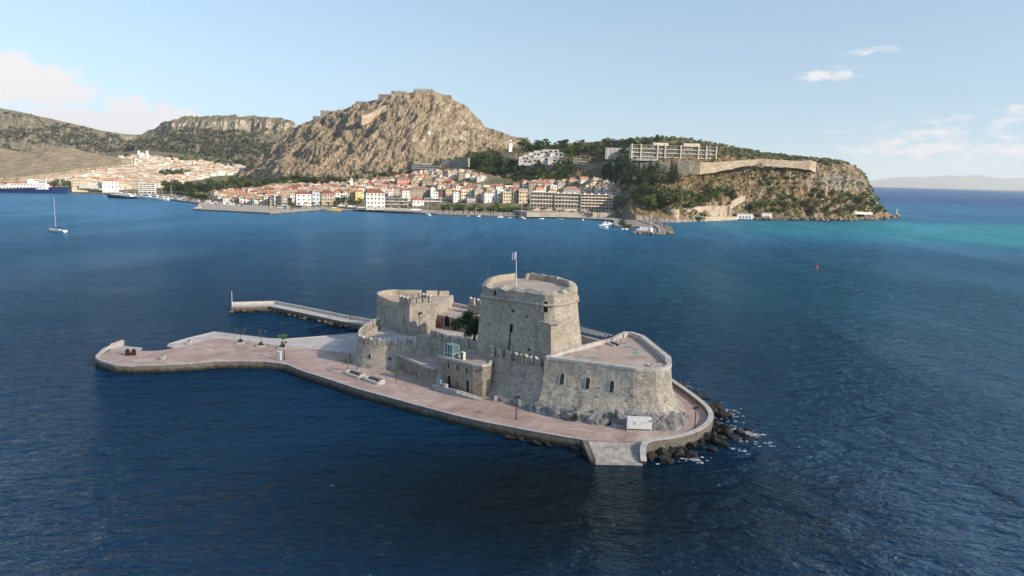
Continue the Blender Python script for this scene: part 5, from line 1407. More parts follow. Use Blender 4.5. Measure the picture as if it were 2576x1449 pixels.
# ---------------- town ground: front eave line, back eave line, depth
SHORE = [(300, 1190), (424, 1053), (503, 968), (600, 930), (700, 905), (806, 899), (900, 903), (1000, 884), (1100, 865), (1200, 862), (1300, 860), (1400, 865), (1500, 847), (1560, 834), (1620, 845)]
EAVE_F = [(500, 500), (600, 497), (700, 494), (800, 490), (900, 487), (950, 486), (1100, 490), (1250, 488), (1400, 486), (1560, 500)]
EAVE_B = [(500, 474), (600, 470), (700, 465), (850, 460), (950, 452), (1000, 447), (1060, 438), (1130, 433), (1190, 436), (1240, 447), (1300, 458), (1400, 456), (1500, 452), (1560, 476)]
DEPTH = [(500, 330), (700, 310), (900, 280), (1060, 240), (1130, 190), (1190, 150), (1300, 100), (1400, 70), (1500, 50), (1560, 30)]
SHOFF = [(500, 60), (700, 48), (760, 70), (900, 90), (1100, 100), (1560, 100)]


def town(x, t, below=0.0):
    Y = interp(SHORE, x) + interp(SHOFF, x) + t * interp(DEPTH, x); y = interp(EAVE_F, x) + (interp(EAVE_B, x) - interp(EAVE_F, x)) * t
    p = Q(x, y, Y); p.z -= below
    return p


def ground_old(x, t):
    p = town(x, t); hgt = 16.0 - 8.0 * t
    return Vector((p.x, p.y, max(2.3, p.z - hgt)))


m = MB(); xs = [480 + i * 9 for i in range(123)]; rows = []
for dy_, z_ in ((-28, 1.3), (-12, 2.2)):
    rows.append([(Q(x, 520, interp(SHORE, x) + interp(SHOFF, x) + dy_).x, interp(SHORE, x) + interp(SHOFF, x) + dy_, z_) for x in xs])
for t in (0, .2, .4, .6, .8, 1.0, 1.35):
    rows.append([tuple(ground_old(x, t)) for x in xs])
m.grid(rows); tg = m.build("town_terrain", M_TWN); structure(tg); bv_town = m.bvh()
# left town ground
LT_F = [(-40, 476), (100, 474), (200, 472), (300, 472), (420, 476), (520, 470), (650, 460)]; LT_B = [(-40, 410), (60, 408), (140, 404), (220, 399), (300, 393), (360, 388), (450, 396), (540, 402), (600, 410), (660, 425)]


def ltown(x, t):
    Y = 1255 + t * 700; y = interp(LT_F, x) + (interp(LT_B, x) - interp(LT_F, x)) * t
    return Q(x, y, Y)


m = MB(); rows = []; xs = [-60 + i * 12 for i in range(62)]
rows.append([(Q(x, 486, 1205).x, 1205, 1.6) for x in xs])
for t in (0, .15, .3, .45, .6, .75, .9, 1.0, 1.2):
    rows.append([tuple(ltown(x, t) - Vector((0, 0, 7.0 if t > 0 else 4.0))) for x in xs])
m.grid(rows); lg = m.build("hillside_terrain", M_TWN); structure(lg); bv_lt = m.bvh()

# ---------------- quays
QP = [(-790, 1205), (-654.2, 1197.0), (-494.2, 1053.4), (-412.7, 967.3), (-372, 862), (-361.8, 829.5), (-263.6, 795.6), (-236.5, 898.8), (-191.8, 903.5), (-139.9, 883.7), (-90.1, 864.7), (-43.3, 862.3), (3.3, 859.9), (50.1, 865.5), (94.9, 847.3), (113.7, 833.7), (128, 836), (150, 850), (185.5, 858), (215, 878), (236, 960), (120, 960), (0, 962), (-200, 1010), (-330, 1000), (-400, 1070), (-480, 1160), (-640, 1290), (-790, 1320)]
hq = thing("harbour_quay", "long concrete harbour quay and promenade along the old town", "quay", (-150, 900, 0))
m = MB(); m.prism(QP, -3, 1.55, cap=False); m.build("wall", plain("quay_face", (.14, .12, .10), .9, var=.4, scale=.2, obj=False), hq)
m = MB(); m.add([(x, y, 1.6) for x, y in QP], [tuple(range(len(QP)))]); structure(m.build("promenade_pavement", M_QS))
m = MB(); m.strip(QP[2:17], 1.0, 1.5, 1.85, side=.9); m.build("kerb", M_CONC, hq)
# harbour jetty with car park, rubble mole and white light
JP = [(113.0, 834), (100.5, 735), (131.5, 728.5), (130, 700), (108, 668), (112, 658), (128, 655), (137, 660), (147, 700), (152, 745), (152, 850)]
jt = thing("jetty", "paved jetty with marked car park reaching out from the promenade by the round tower", "jetty", (130, 750, 0))
m = MB(); m.prism(JP, -3, 1.55, cap=False); m.build("wall", bpy.data.materials["quay_face"], jt); m = MB(); m.add([(x, y, 1.62) for x, y in JP], [tuple(range(len(JP)))]); m.build("deck", plain("jetty_asphalt", (.20, .185, .175), .9, var=.25, scale=.1, obj=False), jt)
m = MB(); A_ = Vector((115, 832)); B_ = Vector((104, 737))
for k in range(9):
    p = A_.lerp(B_, k / 8.5); m.box((p.x + 8, p.y, 1.63), (9, .35, .02), -.1); m.box((p.x + 24, p.y - 2, 1.63), (9, .35, .02), -.1)
m.strip([(112, 830), (105, 739)], .4, 1.63, 1.66); m.strip([(122, 828), (119, 738)], .5, 1.63, 1.66); m.build("parking_lines", M_WHITE, jt)
m = MB(); m.strip([(141, 835), (143.5, 745), (138.5, 700), (131, 660)], .8, 1.6, 2.7); m.build("parapet", M_CONC, jt)
m = MB(); m.strip([(131.5, 728.5), (130, 700), (121, 678)], 6, -2, 1.75, side=0); m.build("walkway", M_CONC, jt)
FR = []; fr_ = random.Random(21)
for k in range(85):
    s = fr_.random(); path = [(154, 842), (160, 800), (156, 745), (150, 695), (141, 655), (128, 648), (112, 652), (104, 662)]
    p, d = along(path, plen(path) * s); r = fr_.uniform(1.1, 2.4); q = p + Vector((d.y, -d.x)) * fr_.uniform(-6.5, 2.0) * -1 * (1 if s < .6 else .5)
    FR.append(rock(ROCK_T, (q.x, q.y, fr_.uniform(.1, 1.1)), r, fr_))
for o in FR: tag(o, None, "boulder", "pale rubble along the harbour jetty")
series(FR, "pale boulder, {} of the rubble round the harbour jetty")
bc = thing("harbour_beacon", "white harbour light on a pedestal at the head of the jetty", "beacon", (123, 659, 1.6))
m = MB(); m.lathe([(1.9, 0), (1.9, 3.6), (1.6, 3.8), (.01, 3.8)], 10); local(m, "base", M_WHITE, bc); m = MB(); m.tube((0, 0, 3.8), (0, 0, 14), .28, .18); local(m, "mast", M_WHITE, bc); m = MB(); m.lathe([(.5, 14), (.5, 15.2), (.01, 15.8)], 8); local(m, "lantern", M_WHITE, bc)

# ================================================================== buildings
def objcol(name, rough=.85, var=.2, scale=.4, spec=.2, bump=0.0, tile=False):
    t = NT(name); oi = t.n('ShaderNodeObjectInfo'); p = t.pos()
    k = t.rng(t.noise(p, scale, 5, .6), .3, .7, 1 - var, 1 + var * .4); c = t.mix(1.0, oi.outputs['Color'], k, 'MULTIPLY')
    st = t.rng(t.noise(t.pos((1, 1, .12)), .9, 4, .6), .55, .75, 0, .25); c = t.mix(st, c, (.12, .10, .085))
    if tile:
        w = t.n('ShaderNodeTexWave', wave_type='BANDS', bands_direction='X'); t.l(p, w.inputs['Vector']); w.inputs['Scale'].default_value = .9; w.inputs['Distortion'].default_value = 2; c = t.mix(.5, c, t.rng(w.outputs[1], 0, 1, .75, 1.1), 'MULTIPLY')
        c = t.mix(t.rng(t.noise(p, .9, 4, .7), .55, .7, 0, .5), c, (.30, .23, .16))
    t.col(c)
    return t.fin(rough, spec)


O_WALL = objcol("painted_plaster"); O_ROOF = objcol("clay_tiles", .9, .35, .5, tile=True)
M_SHUT = {n_: plain(n_ + "_shutter", c, .6) for n_, c in (("green", (.03, .09, .06)), ("brown", (.10, .055, .03)), ("blue", (.08, .17, .25)), ("grey", (.2, .2, .2)))}
WALLC = {"white": (.80, .77, .72), "cream": (.70, .60, .44), "yellow": (.72, .54, .25), "pink": (.62, .29, .25), "beige": (.52, .44, .35), "ochre": (.56, .40, .20), "grey": (.42, .40, .38), "pale blue": (.50, .58, .66), "stone": (.36, .31, .25), "salmon": (.65, .40, .29)}
ROOFC = {"orange": (.44, .225, .135), "brown": (.27, .185, .13), "dark red": (.26, .095, .075), "tan": (.42, .335, .25), "red": (.38, .12, .085)}


def unit(name, f, mats):
    m = MB(); f(m); return m.mesh(name, mats)


def u_wall(m): m.prism([(-.5, -.5), (.5, -.5), (.5, .5), (-.5, .5)], -.6, 1.0)
def u_hip(m):
    a = .54; m.add([(-a, -a, 0), (a, -a, 0), (a, a, 0), (-a, a, 0), (-.24, 0, 1), (.24, 0, 1)], [(0, 1, 5, 4), (1, 2, 5), (2, 3, 4, 5), (3, 0, 4), (3, 2, 1, 0)]); m.prism([(-a, -a), (a, -a), (a, a), (-a, a)], -.12, 0, cap=False)
def u_pyr(m):
    a = .54; m.add([(-a, -a, 0), (a, -a, 0), (a, a, 0), (-a, a, 0), (0, 0, 1)], [(0, 1, 4), (1, 2, 4), (2, 3, 4), (3, 0, 4), (3, 2, 1, 0)]); m.prism([(-a, -a), (a, -a), (a, a), (-a, a)], -.12, 0, cap=False)
def u_gab(m):
    a = .54; m.add([(-a, -a, 0), (a, -a, 0), (a, a, 0), (-a, a, 0), (-a, 0, 1), (a, 0, 1)], [(0, 1, 5, 4), (2, 3, 4, 5), (3, 2, 1, 0)]); m.add([(-.5, -.5, -.01), (-.5, .5, -.01), (-.5, 0, .93), (.5, -.5, -.01), (.5, .5, -.01), (.5, 0, .93)], [(0, 1, 2), (3, 5, 4)], 1)
def u_flat(m):
    m.strip([(-.5, -.5), (.5, -.5), (.5, .5), (-.5, .5)], .05, 0, 1, closed=True, side=.5); m.add([(-.5, -.5, .05), (.5, -.5, .05), (.5, .5, .05), (-.5, .5, .05)], [(0, 1, 2, 3)], 1)


ME_WALL = unit("wall", u_wall, O_WALL); ME_HIP = unit("roof", u_hip, O_ROOF); ME_PYR = unit("roof", u_pyr, O_ROOF); ME_GAB = unit("roof", u_gab, [O_ROOF, O_ROOF]); ME_FLAT = unit("roof", u_flat, [O_WALL, M_CONC])


def u_win(w, h, shut):
    m = MB(); m.box((0, -.03, 0), (w, .06, h), m=0); m.box((0, -.05, -.12), (w + .3, .14, .12), m=2)
    if shut:
        for s in (-1, 1): m.box((s * (w * .5 + .22), -.06, 0), (.42, .08, h), m=1)
    return m.mesh("window", [M_PANE, M_SHUT[shut] if shut else M_PANE, M_TRIM])


ME_WIN = {s: u_win(1.05, 1.75, s) for s in (None, "green", "brown", "blue", "grey")}
ME_DOORB = unit("door", lambda m: m.box((0, -.04, 0), (1.5, .08, 2.7)), M_DOOR)
ME_CHIM = unit("chimney", lambda m: (m.box((0, 0, -1), (.9, .7, 2.4)), m.box((0, 0, 1.4), (1.1, .9, .2))), O_WALL)
ME_BALC = unit("balcony", lambda m: (m.box((0, -.55, -.15), (2.4, 1.1, .15), m=0), [m.box((x, -1.07, 0), (.06, .06, .95), m=1) for x in (-1.15, -.6, 0, .6, 1.15)], m.box((0, -1.07, .92), (2.4, .08, .06), m=1)), [M_CONC, M_BLACK])


def child(name, me, parent, loc=(0, 0, 0), scale=(1, 1, 1), rz=0.0, color=None):
    o = bpy.data.objects.new(name, me); COL.objects.link(o); o.parent = parent; o.location = loc; o.scale = scale; o.rotation_euler.z = rz
    if color: o.color = (*color, 1)
    return o


def house(name, loc, w, d, h, rz, wall, roof, kind="hip", rh=2.6, shut="brown", floors=2, cols=None, group=None, cat="house", windows=True, chimney=True, balcony=0, gap=.62, sidewin=True, rr=random):
    "h: eave height; kind: hip, pyramid, gable, flat"
    o = thing(name, None, cat, loc, group, rz)
    wc = WALLC[wall]; rc = ROOFC.get(roof, wc); j = rr.uniform(.9, 1.06); wc = tuple(min(.85, v * j) for v in wc); j = rr.uniform(.82, 1.15); rc = tuple(v * j for v in rc)
    child("wall", ME_WALL, o, (0, 0, 0), (w, d, h), color=wc)
    me = {"hip": ME_HIP, "pyramid": ME_PYR, "gable": ME_GAB, "flat": ME_FLAT}[kind]
    rf = child("roof", me, o, (0, 0, h), (w, d, .7 if kind == "flat" else rh), color=wc if kind == "flat" else rc)
    if kind == "gable" and d > w: rf.rotation_euler.z = PI / 2; rf.scale = (d, w, rh)
    if chimney and kind != "flat": child("chimney", ME_CHIM, o, (w * rr.uniform(-.3, .3), d * rr.uniform(-.1, .25), h + rh * .6), (1, 1, 1), color=wc)
    if windows:
        fl = h / floors; nc = cols or max(2, int(w / 3.1))
        for side, n_, L_, D_, ang in ((0, nc, w, d, 0), (1, max(1, int(nc * d / w + .3)), d, w, PI / 2), (2, max(1, int(nc * d / w + .3)), d, w, -PI / 2)):
            if side and not sidewin: continue
            face = Vector((math.sin(rz + ang), -math.cos(rz + ang)))                       # outward normal of this side
            if face.dot(Vector((-loc[0], -loc[1])).normalized()) < .12: continue            # sides the picture never shows
            for f in range(floors):
                for i in range(n_):
                    u = (i + .5) / n_ * L_ - L_ / 2; v = D_ / 2; z = f * fl + fl * .32
                    x, y = (u, -v) if side == 0 else ((v, u) if side == 1 else (-v, -u))
                    if f == 0 and side == 0 and i == n_ // 2: child("door", ME_DOORB, o, (x, y, 0), (1, 1, min(1, fl / 3.6)), ang)
                    else: child("window", ME_WIN[shut], o, (x, y, z), (min(1, L_ / n_ / 2.1), 1, min(1.15, fl / 3.4)), ang)
                    if balcony and f >= 1 and side == 0 and i % 2 == balcony % 2: child("balcony", ME_BALC, o, (x, y, z - .45), (1, 1, 1), ang)
    return o


TW_ROT = math.radians(24)
HS = []          # every house of the old town


def key(x0, x1, ye, Y, wall, roof, kind, floors, name="house", d=None, rh=None, rz=TW_ROT, label=None, h=None, yb=None, **kw):
    "building seen between picture x0 and x1 with its eaves at ye, standing at depth Y"
    Y = G((x0 + x1) / 2, yb, 2.2).y if yb else Y + 62 - 17 * max(0, min(1, ((x0 + x1) / 2 - 1150) / 150))
    p = Q((x0 + x1) / 2, ye, Y); c, s = abs(math.cos(rz)), abs(math.sin(rz)); span = abs(Q(x1, ye, Y).x - Q(x0, ye, Y).x); d = d or span * .55; w = max(4, (span - d * s) / c)
    zb = 2.0 if yb else None
    if zb is None:
        l, n_, i_, q_ = bv_town.ray_cast(Vector((p.x, p.y, 400)), Vector((0, 0, -1))); zb = l.z if l else 2.2
    hh = h or max(4.0, p.z - zb); o = house(name, (p.x, p.y + d * .3, p.z - hh), w, d, hh, rz, wall, roof, kind, rh or min(3.6, d * .24), floors=floors, **kw)
    o['label'] = label; HS.append(o); o['px'] = (x0 + x1) / 2; o['pw'] = x1 - x0; o['pe'] = ye
    return o


FG = "old town houses"
K = []
K.append(key(671, 733, 500, 925, "ochre", "brown", "hip", 1, rh=3.5, cols=5, shut=None, label="low ochre house with broad brown hipped roof beside the buses", group=FG, yb=515))
K.append(key(739, 782, 487, 925, "white", "dark red", "hip", 3, shut="green", rh=2.8, label="white three-storey house with green shutters and red roof right of the buses", group=FG, yb=517, cols=3))
K.append(key(783, 803, 485, 935, "pale blue", "tan", "flat", 3, shut="blue", label="narrow pale blue flat-roofed house between two red-roofed waterfront houses", group=FG, yb=516))
K.append(key(803, 842, 486, 930, "beige", "dark red", "hip", 3, rh=3.8, shut="grey", label="beige waterfront house with dark red hipped roof left of the dark trees", group=FG, yb=516, balcony=1))
K.append(key(912, 967, 484, 922, "white", "dark red", "hip", 4, rh=4.2, shut="brown", label="tall white corner house with dark red hipped roof on the promenade", group=FG, yb=525, balcony=1, cols=5))
K.append(key(1032, 1066, 503, 892, "white", "red", "hip", 2, rh=3, shut="green", label="small white promenade house with green shutters and red roof", group=FG, yb=523, cols=3, balcony=1))
K.append(key(1143, 1168, 501, 895, "pink", "dark red", "hip", 3, rh=3.4, shut="brown", label="pink house beside the white hotel with roof parapets", group=FG, yb=524, cols=3, balcony=1))
K.append(key(1168, 1203, 500, 898, "grey", "brown", "flat", 2, shut=None, label="plain grey two-storey flat house right of the pink one", group=FG, yb=526))
K.append(key(1204, 1229, 508, 890, "stone", "orange", "hip", 1, rh=3.2, shut=None, label="low taverna with wide orange roof behind the palms", group=FG, yb=526))
K.append(key(1238, 1262, 488, 890, "white", "orange", "hip", 3, rh=2.4, shut="blue", label="white three-storey house joined to the cream one on the promenade", group=FG, yb=525, cols=3, balcony=1))
K.append(key(1262, 1306, 488, 886, "cream", "orange", "hip", 3, rh=2.2, shut="brown", label="cream three-storey house with balconies on the promenade", group=FG, yb=527, cols=4, balcony=1))
K.append(key(1292, 1334, 499, 886, "white", "orange", "hip", 3, rh=3.0, shut="blue", label="white house with orange hipped roof left of the long hotel", group=FG, yb=527, cols=4))
K.append(key(1026, 1085, 476, 985, "stone", "brown", "hip", 2, rh=4.0, shut=None, d=14, label="long tan stone hall with big brown hipped roof in mid town", group=FG, cols=6))
K.append(key(992, 1032, 450, 1100, "pink", "brown", "hip", 3, rh=3.4, shut=None, label="long pink building high in the upper town", group=FG, cols=7))
K.append(key(1168, 1202, 443, 1090, "yellow", "orange", "hip", 3, rh=3, shut="brown", label="yellow block with orange roof high in the upper town", group=FG, cols=4))
K.append(key(1138, 1168, 444, 1085, "cream", "tan", "hip", 4, rh=2.6, shut=None, label="tall cream house left of the yellow block in the upper town", group=FG, cols=3))
K.append(key(1056, 1090, 456, 1050, "stone", "brown", "hip", 2, rh=3.4, shut=None, label="stone house with a row of arches below the pink upper building", group=FG, cols=6))
K.append(key(1190, 1232, 448, 1060, "cream", "brown", "hip", 2, rh=3, shut="brown", label="cream house under the wooded slope at the town's right edge", group=FG))
K.append(key(1286, 1312, 462, 985, "grey", "dark red", "hip", 3, rh=1.8, shut="grey", label="grey house with arcaded balconies below the grey stone stair wall", group=FG, cols=4))
K.append(key(1312, 1330, 459, 985, "white", "orange", "hip", 3, rh=2.6, shut="grey", label="white orange-roofed house left of the netted scaffolding block", group=FG))
K.append(key(1385, 1400, 468, 975, "white", "tan", "hip", 2, rh=2, shut="brown", label="small white house just right of the green netting", group=FG))
K.append(key(1395, 1432, 457, 985, "grey", "tan", "hip", 3, rh=2, shut=None, label="long grey house below the stone buttresses", group=FG, cols=5))
K.append(key(1427, 1452, 452, 985, "cream", "orange", "hip", 3, rh=2.6, shut="brown", label="cream house with orange roof right under the buttresses", group=FG))
K.append(key(1455, 1482, 450, 975, "white", "orange", "gable", 3, rh=3, shut="brown", label="white gabled house close below the buttress wall", group=FG))
K.append(key(1340, 1372, 478, 930, "white", "orange", "hip", 2, rh=3.8, shut="brown", label="white house with orange hipped roof behind the long hotel's left wing", group=FG, cols=4))
K.append(key(1376, 1402, 480, 932, "cream", "brown", "hip", 2, rh=3, shut="grey", label="cream house with brown roof behind the long hotel's centre", group=FG))
K.append(key(1486, 1514, 477, 935, "white", "orange", "gable", 3, rh=3.4, shut=None, label="white house with a steep orange gable above the hotel's right end", group=FG, d=15))
K.append(key(1463, 1494, 490, 905, "salmon", "orange", "gable", 1, rh=1.6, shut=None, label="low house with flat orange gable behind the hotel roof", group=FG))
K.append(key(1103, 1132, 498, 940, "cream", "brown", "flat", 2, shut="brown", label="cream flat house peeping behind the white parapeted hotel", group=FG))
# procedural remainder: rows of roofs packed between the key buildings
rh_ = random.Random(77); taken = [(o['px'], o['pe'], o['pw']) for o in HS]; rows_t = [.03, .12, .21, .30, .39, .48, .57, .66, .75, .84, .93, 1.02, 1.1]
ROWN = [[] for _ in rows_t]; CAND = []
for ri, t in enumerate(rows_t):
    x = 528 + rh_.uniform(0, 14) if ri else 560
    while x < 1548:
        wpx = rh_.uniform(14, 24) * (1.0 if x > 800 else 1.15) * (1.12 - .25 * t)
        xc = x + wpx / 2; x += wpx * rh_.uniform(.80, 1.0)
        p = town(xc, t + rh_.uniform(-.035, .035)); ye = scr(p)[1]
        if any(abs(a - xc) < (w_ * .5 + wpx * .2) and -4 < ye - e < 15 for a, e, w_ in taken): continue
        if xc > 1225 and xc < 1290 and t > .6: continue
        if ri == 0 and (xc > 842 and xc < 915 or xc > 930): continue
        if 1322 < xc and t < .62 or 935 < xc <= 1322 and t < .2: continue
        if rh_.random() < .05: continue
        CAND.append((ri, t, xc, wpx, p))
CAND.sort(key=lambda q: q[4].y / q[3]); MASS = MB()
for ci, (ri, t, xc, wpx, p) in enumerate(CAND):
    wall = rh_.choices(["white", "cream", "yellow", "beige", "salmon", "stone", "grey", "pink", "pale blue"], [52, 24, 3, 12, 2, 6, 3, 1.2, 2 if xc < 800 else .6])[0]
    roof = rh_.choices(["orange", "brown", "dark red", "tan", "red"], [30, 30, 9, 26, 6])[0]; kind = rh_.choices(["hip", "gable", "pyramid", "flat"], [46, 28, 10, 16])[0]
    span = wpx / PX * p.y; d = span * rh_.uniform(.55, .85); rz = TW_ROT * rh_.choice([1, 1, 1, .6, -1.2]) + rh_.uniform(-.12, .12)
    if kind == "gable" and rh_.random() < .5: rz += PI / 2; d, span = span * .8, d * 1.1
    l, n_, i_, q_ = bv_town.ray_cast(Vector((p.x, p.y, 400)), Vector((0, 0, -1))); zb = l.z if l else 2.2
    hh = max(5.0, p.z - zb + rh_.uniform(-2.2, 1.8)); fl = 2 if hh < 9.5 else 3; rhh = min(3.8, d * rh_.uniform(.22, .34))
    if ci < 262:
        o = house("house", (p.x, p.y, zb), span * .88, d, hh, rz, wall, roof, kind, rhh, rh_.choice(["brown", "green", "grey", None]), fl, cols=max(2, int(span / 3.6)), group=FG, windows=True, sidewin=True, balcony=rh_.choice([0, 0, 1]) if ri < 4 else 0, rr=rh_)
        o['px'] = scr(o.location)[0]; o['look'] = (wall, {1: "one", 2: "two", 3: "three"}[fl], roof, kind); ROWN[ri].append(o); HS.append(o)
    else:
        w = span * .88; mi = {"white": 0, "cream": 1}.get(wall, 2); MASS.box((p.x, p.y, zb - 1), (w, d, hh + 1), rz, mi); co_, si_ = math.cos(rz), math.sin(rz); R_ = lambda x, y, z: (p.x + x * co_ - y * si_, p.y + x * si_ + y * co_, z); u, v, z1 = w * .54, d * .54, zb + hh
        if kind != "flat": MASS.add([R_(-u, -v, z1), R_(u, -v, z1), R_(u, v, z1), R_(-u, v, z1), R_(-u * .45, 0, z1 + rhh), R_(u * .45, 0, z1 + rhh)], [(0, 1, 5, 4), (1, 2, 5), (2, 3, 4, 5), (3, 0, 4)], 3 if roof in ("orange", "red", "dark red") else 4)
        for k in range(3):
            for f in range(2): qx = -w / 2 + (k + .5) * w / 3; MASS.box((p.x + qx * co_ + (d / 2 + .02) * si_, p.y + qx * si_ - (d / 2 + .02) * co_, zb + hh * (.2 + .45 * f)), (1.0, .12, 1.6), rz, 5)
RN = ["front", "second", "third", "fourth", "fifth", "sixth", "seventh", "eighth", "ninth", "tenth", "eleventh", "twelfth", "uppermost"]
SC_T = {}
for ri, L in enumerate(ROWN):
    L.sort(key=lambda o: o['px']); looks = {}
    for i, o in enumerate(L):
        w, f, r, k = o['look']; r_ = f"{r} {'hipped' if k == 'hip' else 'gabled' if k == 'gable' else 'pyramid'} roof" if k != "flat" else "flat roof"
        o['label'] = f"{w} {f}-storey house, {r_}, {nth(i + 1)} from left, {RN[ri]} row of old town"
print("HOUSES", len(HS), len(CAND))
for o in HS:
    for k in ('px', 'pw', 'pe', 'look'):
        if k in o: del o[k]

# ---- special waterfront buildings
def slabbed(name, label, loc, rz, w, d, floors, fh, bays, wall, slab, roofbits=True, setback=0.0, cat="hotel", glassy=None, piers=True):
    glassy = glassy or M_CURT
    "modern block: floors of balconies between slabs and piers"
    o = thing(name, label, cat, loc, None, rz); m = MB(); m.box((0, d * .5 + .9, 0), (w - .3, d - 1.8, floors * fh)); local(m, "wall", wall, o)
    for f in range(floors + 1):
        m = MB(); m.box((0, d * .45, f * fh - .18), (w, d + .2, .36)); local(m, "floor_slab", slab, o)
    for f in range(floors):
        for b in range(bays):
            u = -w / 2 + (b + .5) * w / bays; m = MB(); m.box((u, .88, f * fh + .25), (w / bays * .60, .1, fh * .60)); local(m, "window", glassy, o)
            if f > 0 or not piers: m = MB(); m.box((u, -.25, f * fh + .18), (w / bays * .86, .12, .85)); local(m, "balcony_rail", slab, o)
    if piers:
        for b in range(bays + 1):
            m = MB(); m.box((-w / 2 + b * w / bays, .35, 0), (.35, 1.2, floors * fh)); local(m, "pier", slab, o)
    return o


M_WPL = plain("white_plaster", (.76, .73, .69), .85, .2, var=.15, scale=.3, obj=False); M_GPL = plain("grey_plaster", (.44, .42, .39), .85, .2, var=.2, scale=.3, obj=False); M_PKC = plain("pinkish_concrete", (.68, .55, .45), .85, .2, var=.18, scale=.25, obj=False)
M_HCR = plain("hotel_cream", (.53, .47, .37), .85, .2, var=.2, scale=.25, obj=False); 
t = NT("curtained_glass"); cu_ = t.noise(t.pos((1, 1, 1)), .33, 2, .5); t.col(t.mix(t.rng(cu_, .5, .56), (.025, .03, .035), (.30, .27, .22))); M_CURT = t.fin(.2, .5)
M_SLB = plain("hotel_slab", (.64, .56, .46), .85, var=.15, scale=.2, obj=False); M_TER = plain("terrace_render", (.56, .54, .50), .85, var=.2, scale=.2, obj=False)
M_AMB = plain("amber_glass", (.16, .09, .035), .2, .5, var=.5, scale=.2, obj=False)
p = G(987, 523, 2.0); slabbed("apartment_block", "grey flat-roofed apartment block with awnings beside the tall white corner house", (p.x, p.y, 2.0), .16, 41, 13, 3, 4.2, 7, M_GPL, M_GPL, cat="building")
p = G(1104, 523, 2.0); wb = slabbed("waterfront_hotel", "ornate white and pale blue hotel with rooftop parapets on the promenade", (p.x, p.y, 2.0), .10, 39, 13, 3, 4.2, 8, plain("pale_blue_plaster", (.55, .60, .64), .8, var=.12, obj=False), M_WPL)
m = MB()
for k in range(9): m.box((-13 + k * 3.2, 5, 11), (.8, .8, 1.7 + (k % 3) * .6))
m.box((-3, 8, 11), (5, 4, 2.6)); m.box((9, 8, 11), (4, 4, 2.2)); local(m, "roof_parapet", M_WPL, wb)
am = None
for (xa, xb, yt, yb_, Y, fl, bays, lab, gl) in ((1334, 1395, 484, 522, 868, 4, 8, "left wing of the long modern waterfront hotel, glassy upper floors", M_CURT), (1395, 1460, 487, 523, 866, 4, 8, "stepped middle wing of the long modern waterfront hotel", M_CURT), (1460, 1541, 490, 527, 862, 5, 9, "right wing of the long modern waterfront hotel with amber balconies", M_AMB)):
    Y = 922; a, b = Q(xa, yb_, Y), Q(xb, yb_, Y); top = Q((xa + xb) / 2, yt, Y).z; w = b.x - a.x; zb_ = Q((xa + xb) / 2, yb_, Y).z; fh = (top - zb_) / fl
    o = slabbed("hotel_wing", lab, ((a.x + b.x) / 2, Y, zb_), .06, w - .4, 16, fl, fh, bays, M_PKC, M_SLB, glassy=gl)
    m = MB(); m.box((0, 8, -8), (w - .4, 16, 8.0)); local(m, "podium", M_PKC, o); m = MB()
    for k in range(4): m.box((-w * .35 + k * w * .22, 8, fl * fh + .18), (2.4, 2.2, 1.5))
    local(m, "roof_plant", M_WPL, o)
# crenellated small house
VY = G(1563, 529, 7.0).y; a, b = Q(1547, 527, VY), Q(1579, 527, VY); ch = house("crenellated_villa", ((a.x + b.x) / 2, VY + 5, 7.0), (b.x - a.x) * .86, 12, 13.5, .2, "stone", "brown", "flat", floors=2, shut=None, cols=3, cat="villa"); ch['label'] = "small tan villa with crenellated parapet and white bay window beside the hotel"
m = MB()
for k in range(9): m.box((-6.6 + k * 1.65, -5.9, 13.9), (.85, .4, 1.3))
for k in range(6): m.box((6.9, -4.6 + k * 1.8, 13.9), (.4, .85, 1.3))
local(m, "battlement", M_ASH, ch); m = MB(); m.box((1.5, -6.4, .4), (4.4, .9, 11.4)); local(m, "bay_frame", M_WPL, ch); m = MB(); m.box((1.5, -6.88, 1.0), (3.4, .06, 4.0)); m.box((1.5, -6.88, 6.8), (3.4, .06, 4.0)); local(m, "bay_glass", M_PANE, ch)
# domed mosque, bell towers
p = Q(1133, 474, 1045); mo = thing("domed_mosque", "old mosque with broad tan dome in mid town", "mosque", (p.x, p.y, p.z - 7)); m = MB(); m.box((0, 0, 0), (13.5, 13.5, 7)); local(m, "wall", M_WPL, mo)
m = MB(); m.lathe([(6.3 * math.cos(t_), 7 + 5.4 * math.sin(t_)) for t_ in [i * PI / 16 for i in range(9)]], 20); local(m, "dome", plain("dome_tile", (.36, .27, .18), .9, var=.25, scale=.5), mo, True)
for (x, yb_, yt, Y, w, lab) in ((1086, 492, 470, 1000, 3.0, "slim white bell tower behind the white parapeted hotel"), (884, 464, 448, 1215, 4.0, "small white bell tower at the upper left of the old town"), (1283, 379, 351, 1250, 6.0, "tall cream clock tower on the hill crest by the terraced hotel")):
    a, b = Q(x, yb_, Y), Q(x, yt, Y); h = b.z - a.z; o = thing("bell_tower", lab, "tower", (a.x, Y, a.z - 2)); h += 2
    mt = M_WPL; m = MB(); m.box((0, 0, 0), (w, w, h * .7), .3); local(m, "shaft", mt, o); m = MB()
    for sx_ in (-1, 1):
        for sy_ in (-1, 1): m.box((sx_ * w * .36, sy_ * w * .36, h * .7), (w * .22, w * .22, h * .16))
    m.box((0, 0, h * .86), (w * 1.02, w * 1.02, h * .03)); local(m, "belfry", mt, o); m = MB(); m.lathe([(w * .48, h * .89), (w * .36, h * .96), (.01, h)], 8); local(m, "cap", mt, o)
    if w > 5: m = MB(); m.tube((1.0, -w * .55, h * .56), (1.05, -w * .58, h * .56), 1.3, n=16); local(m, "clock_face", M_WHITE, o)
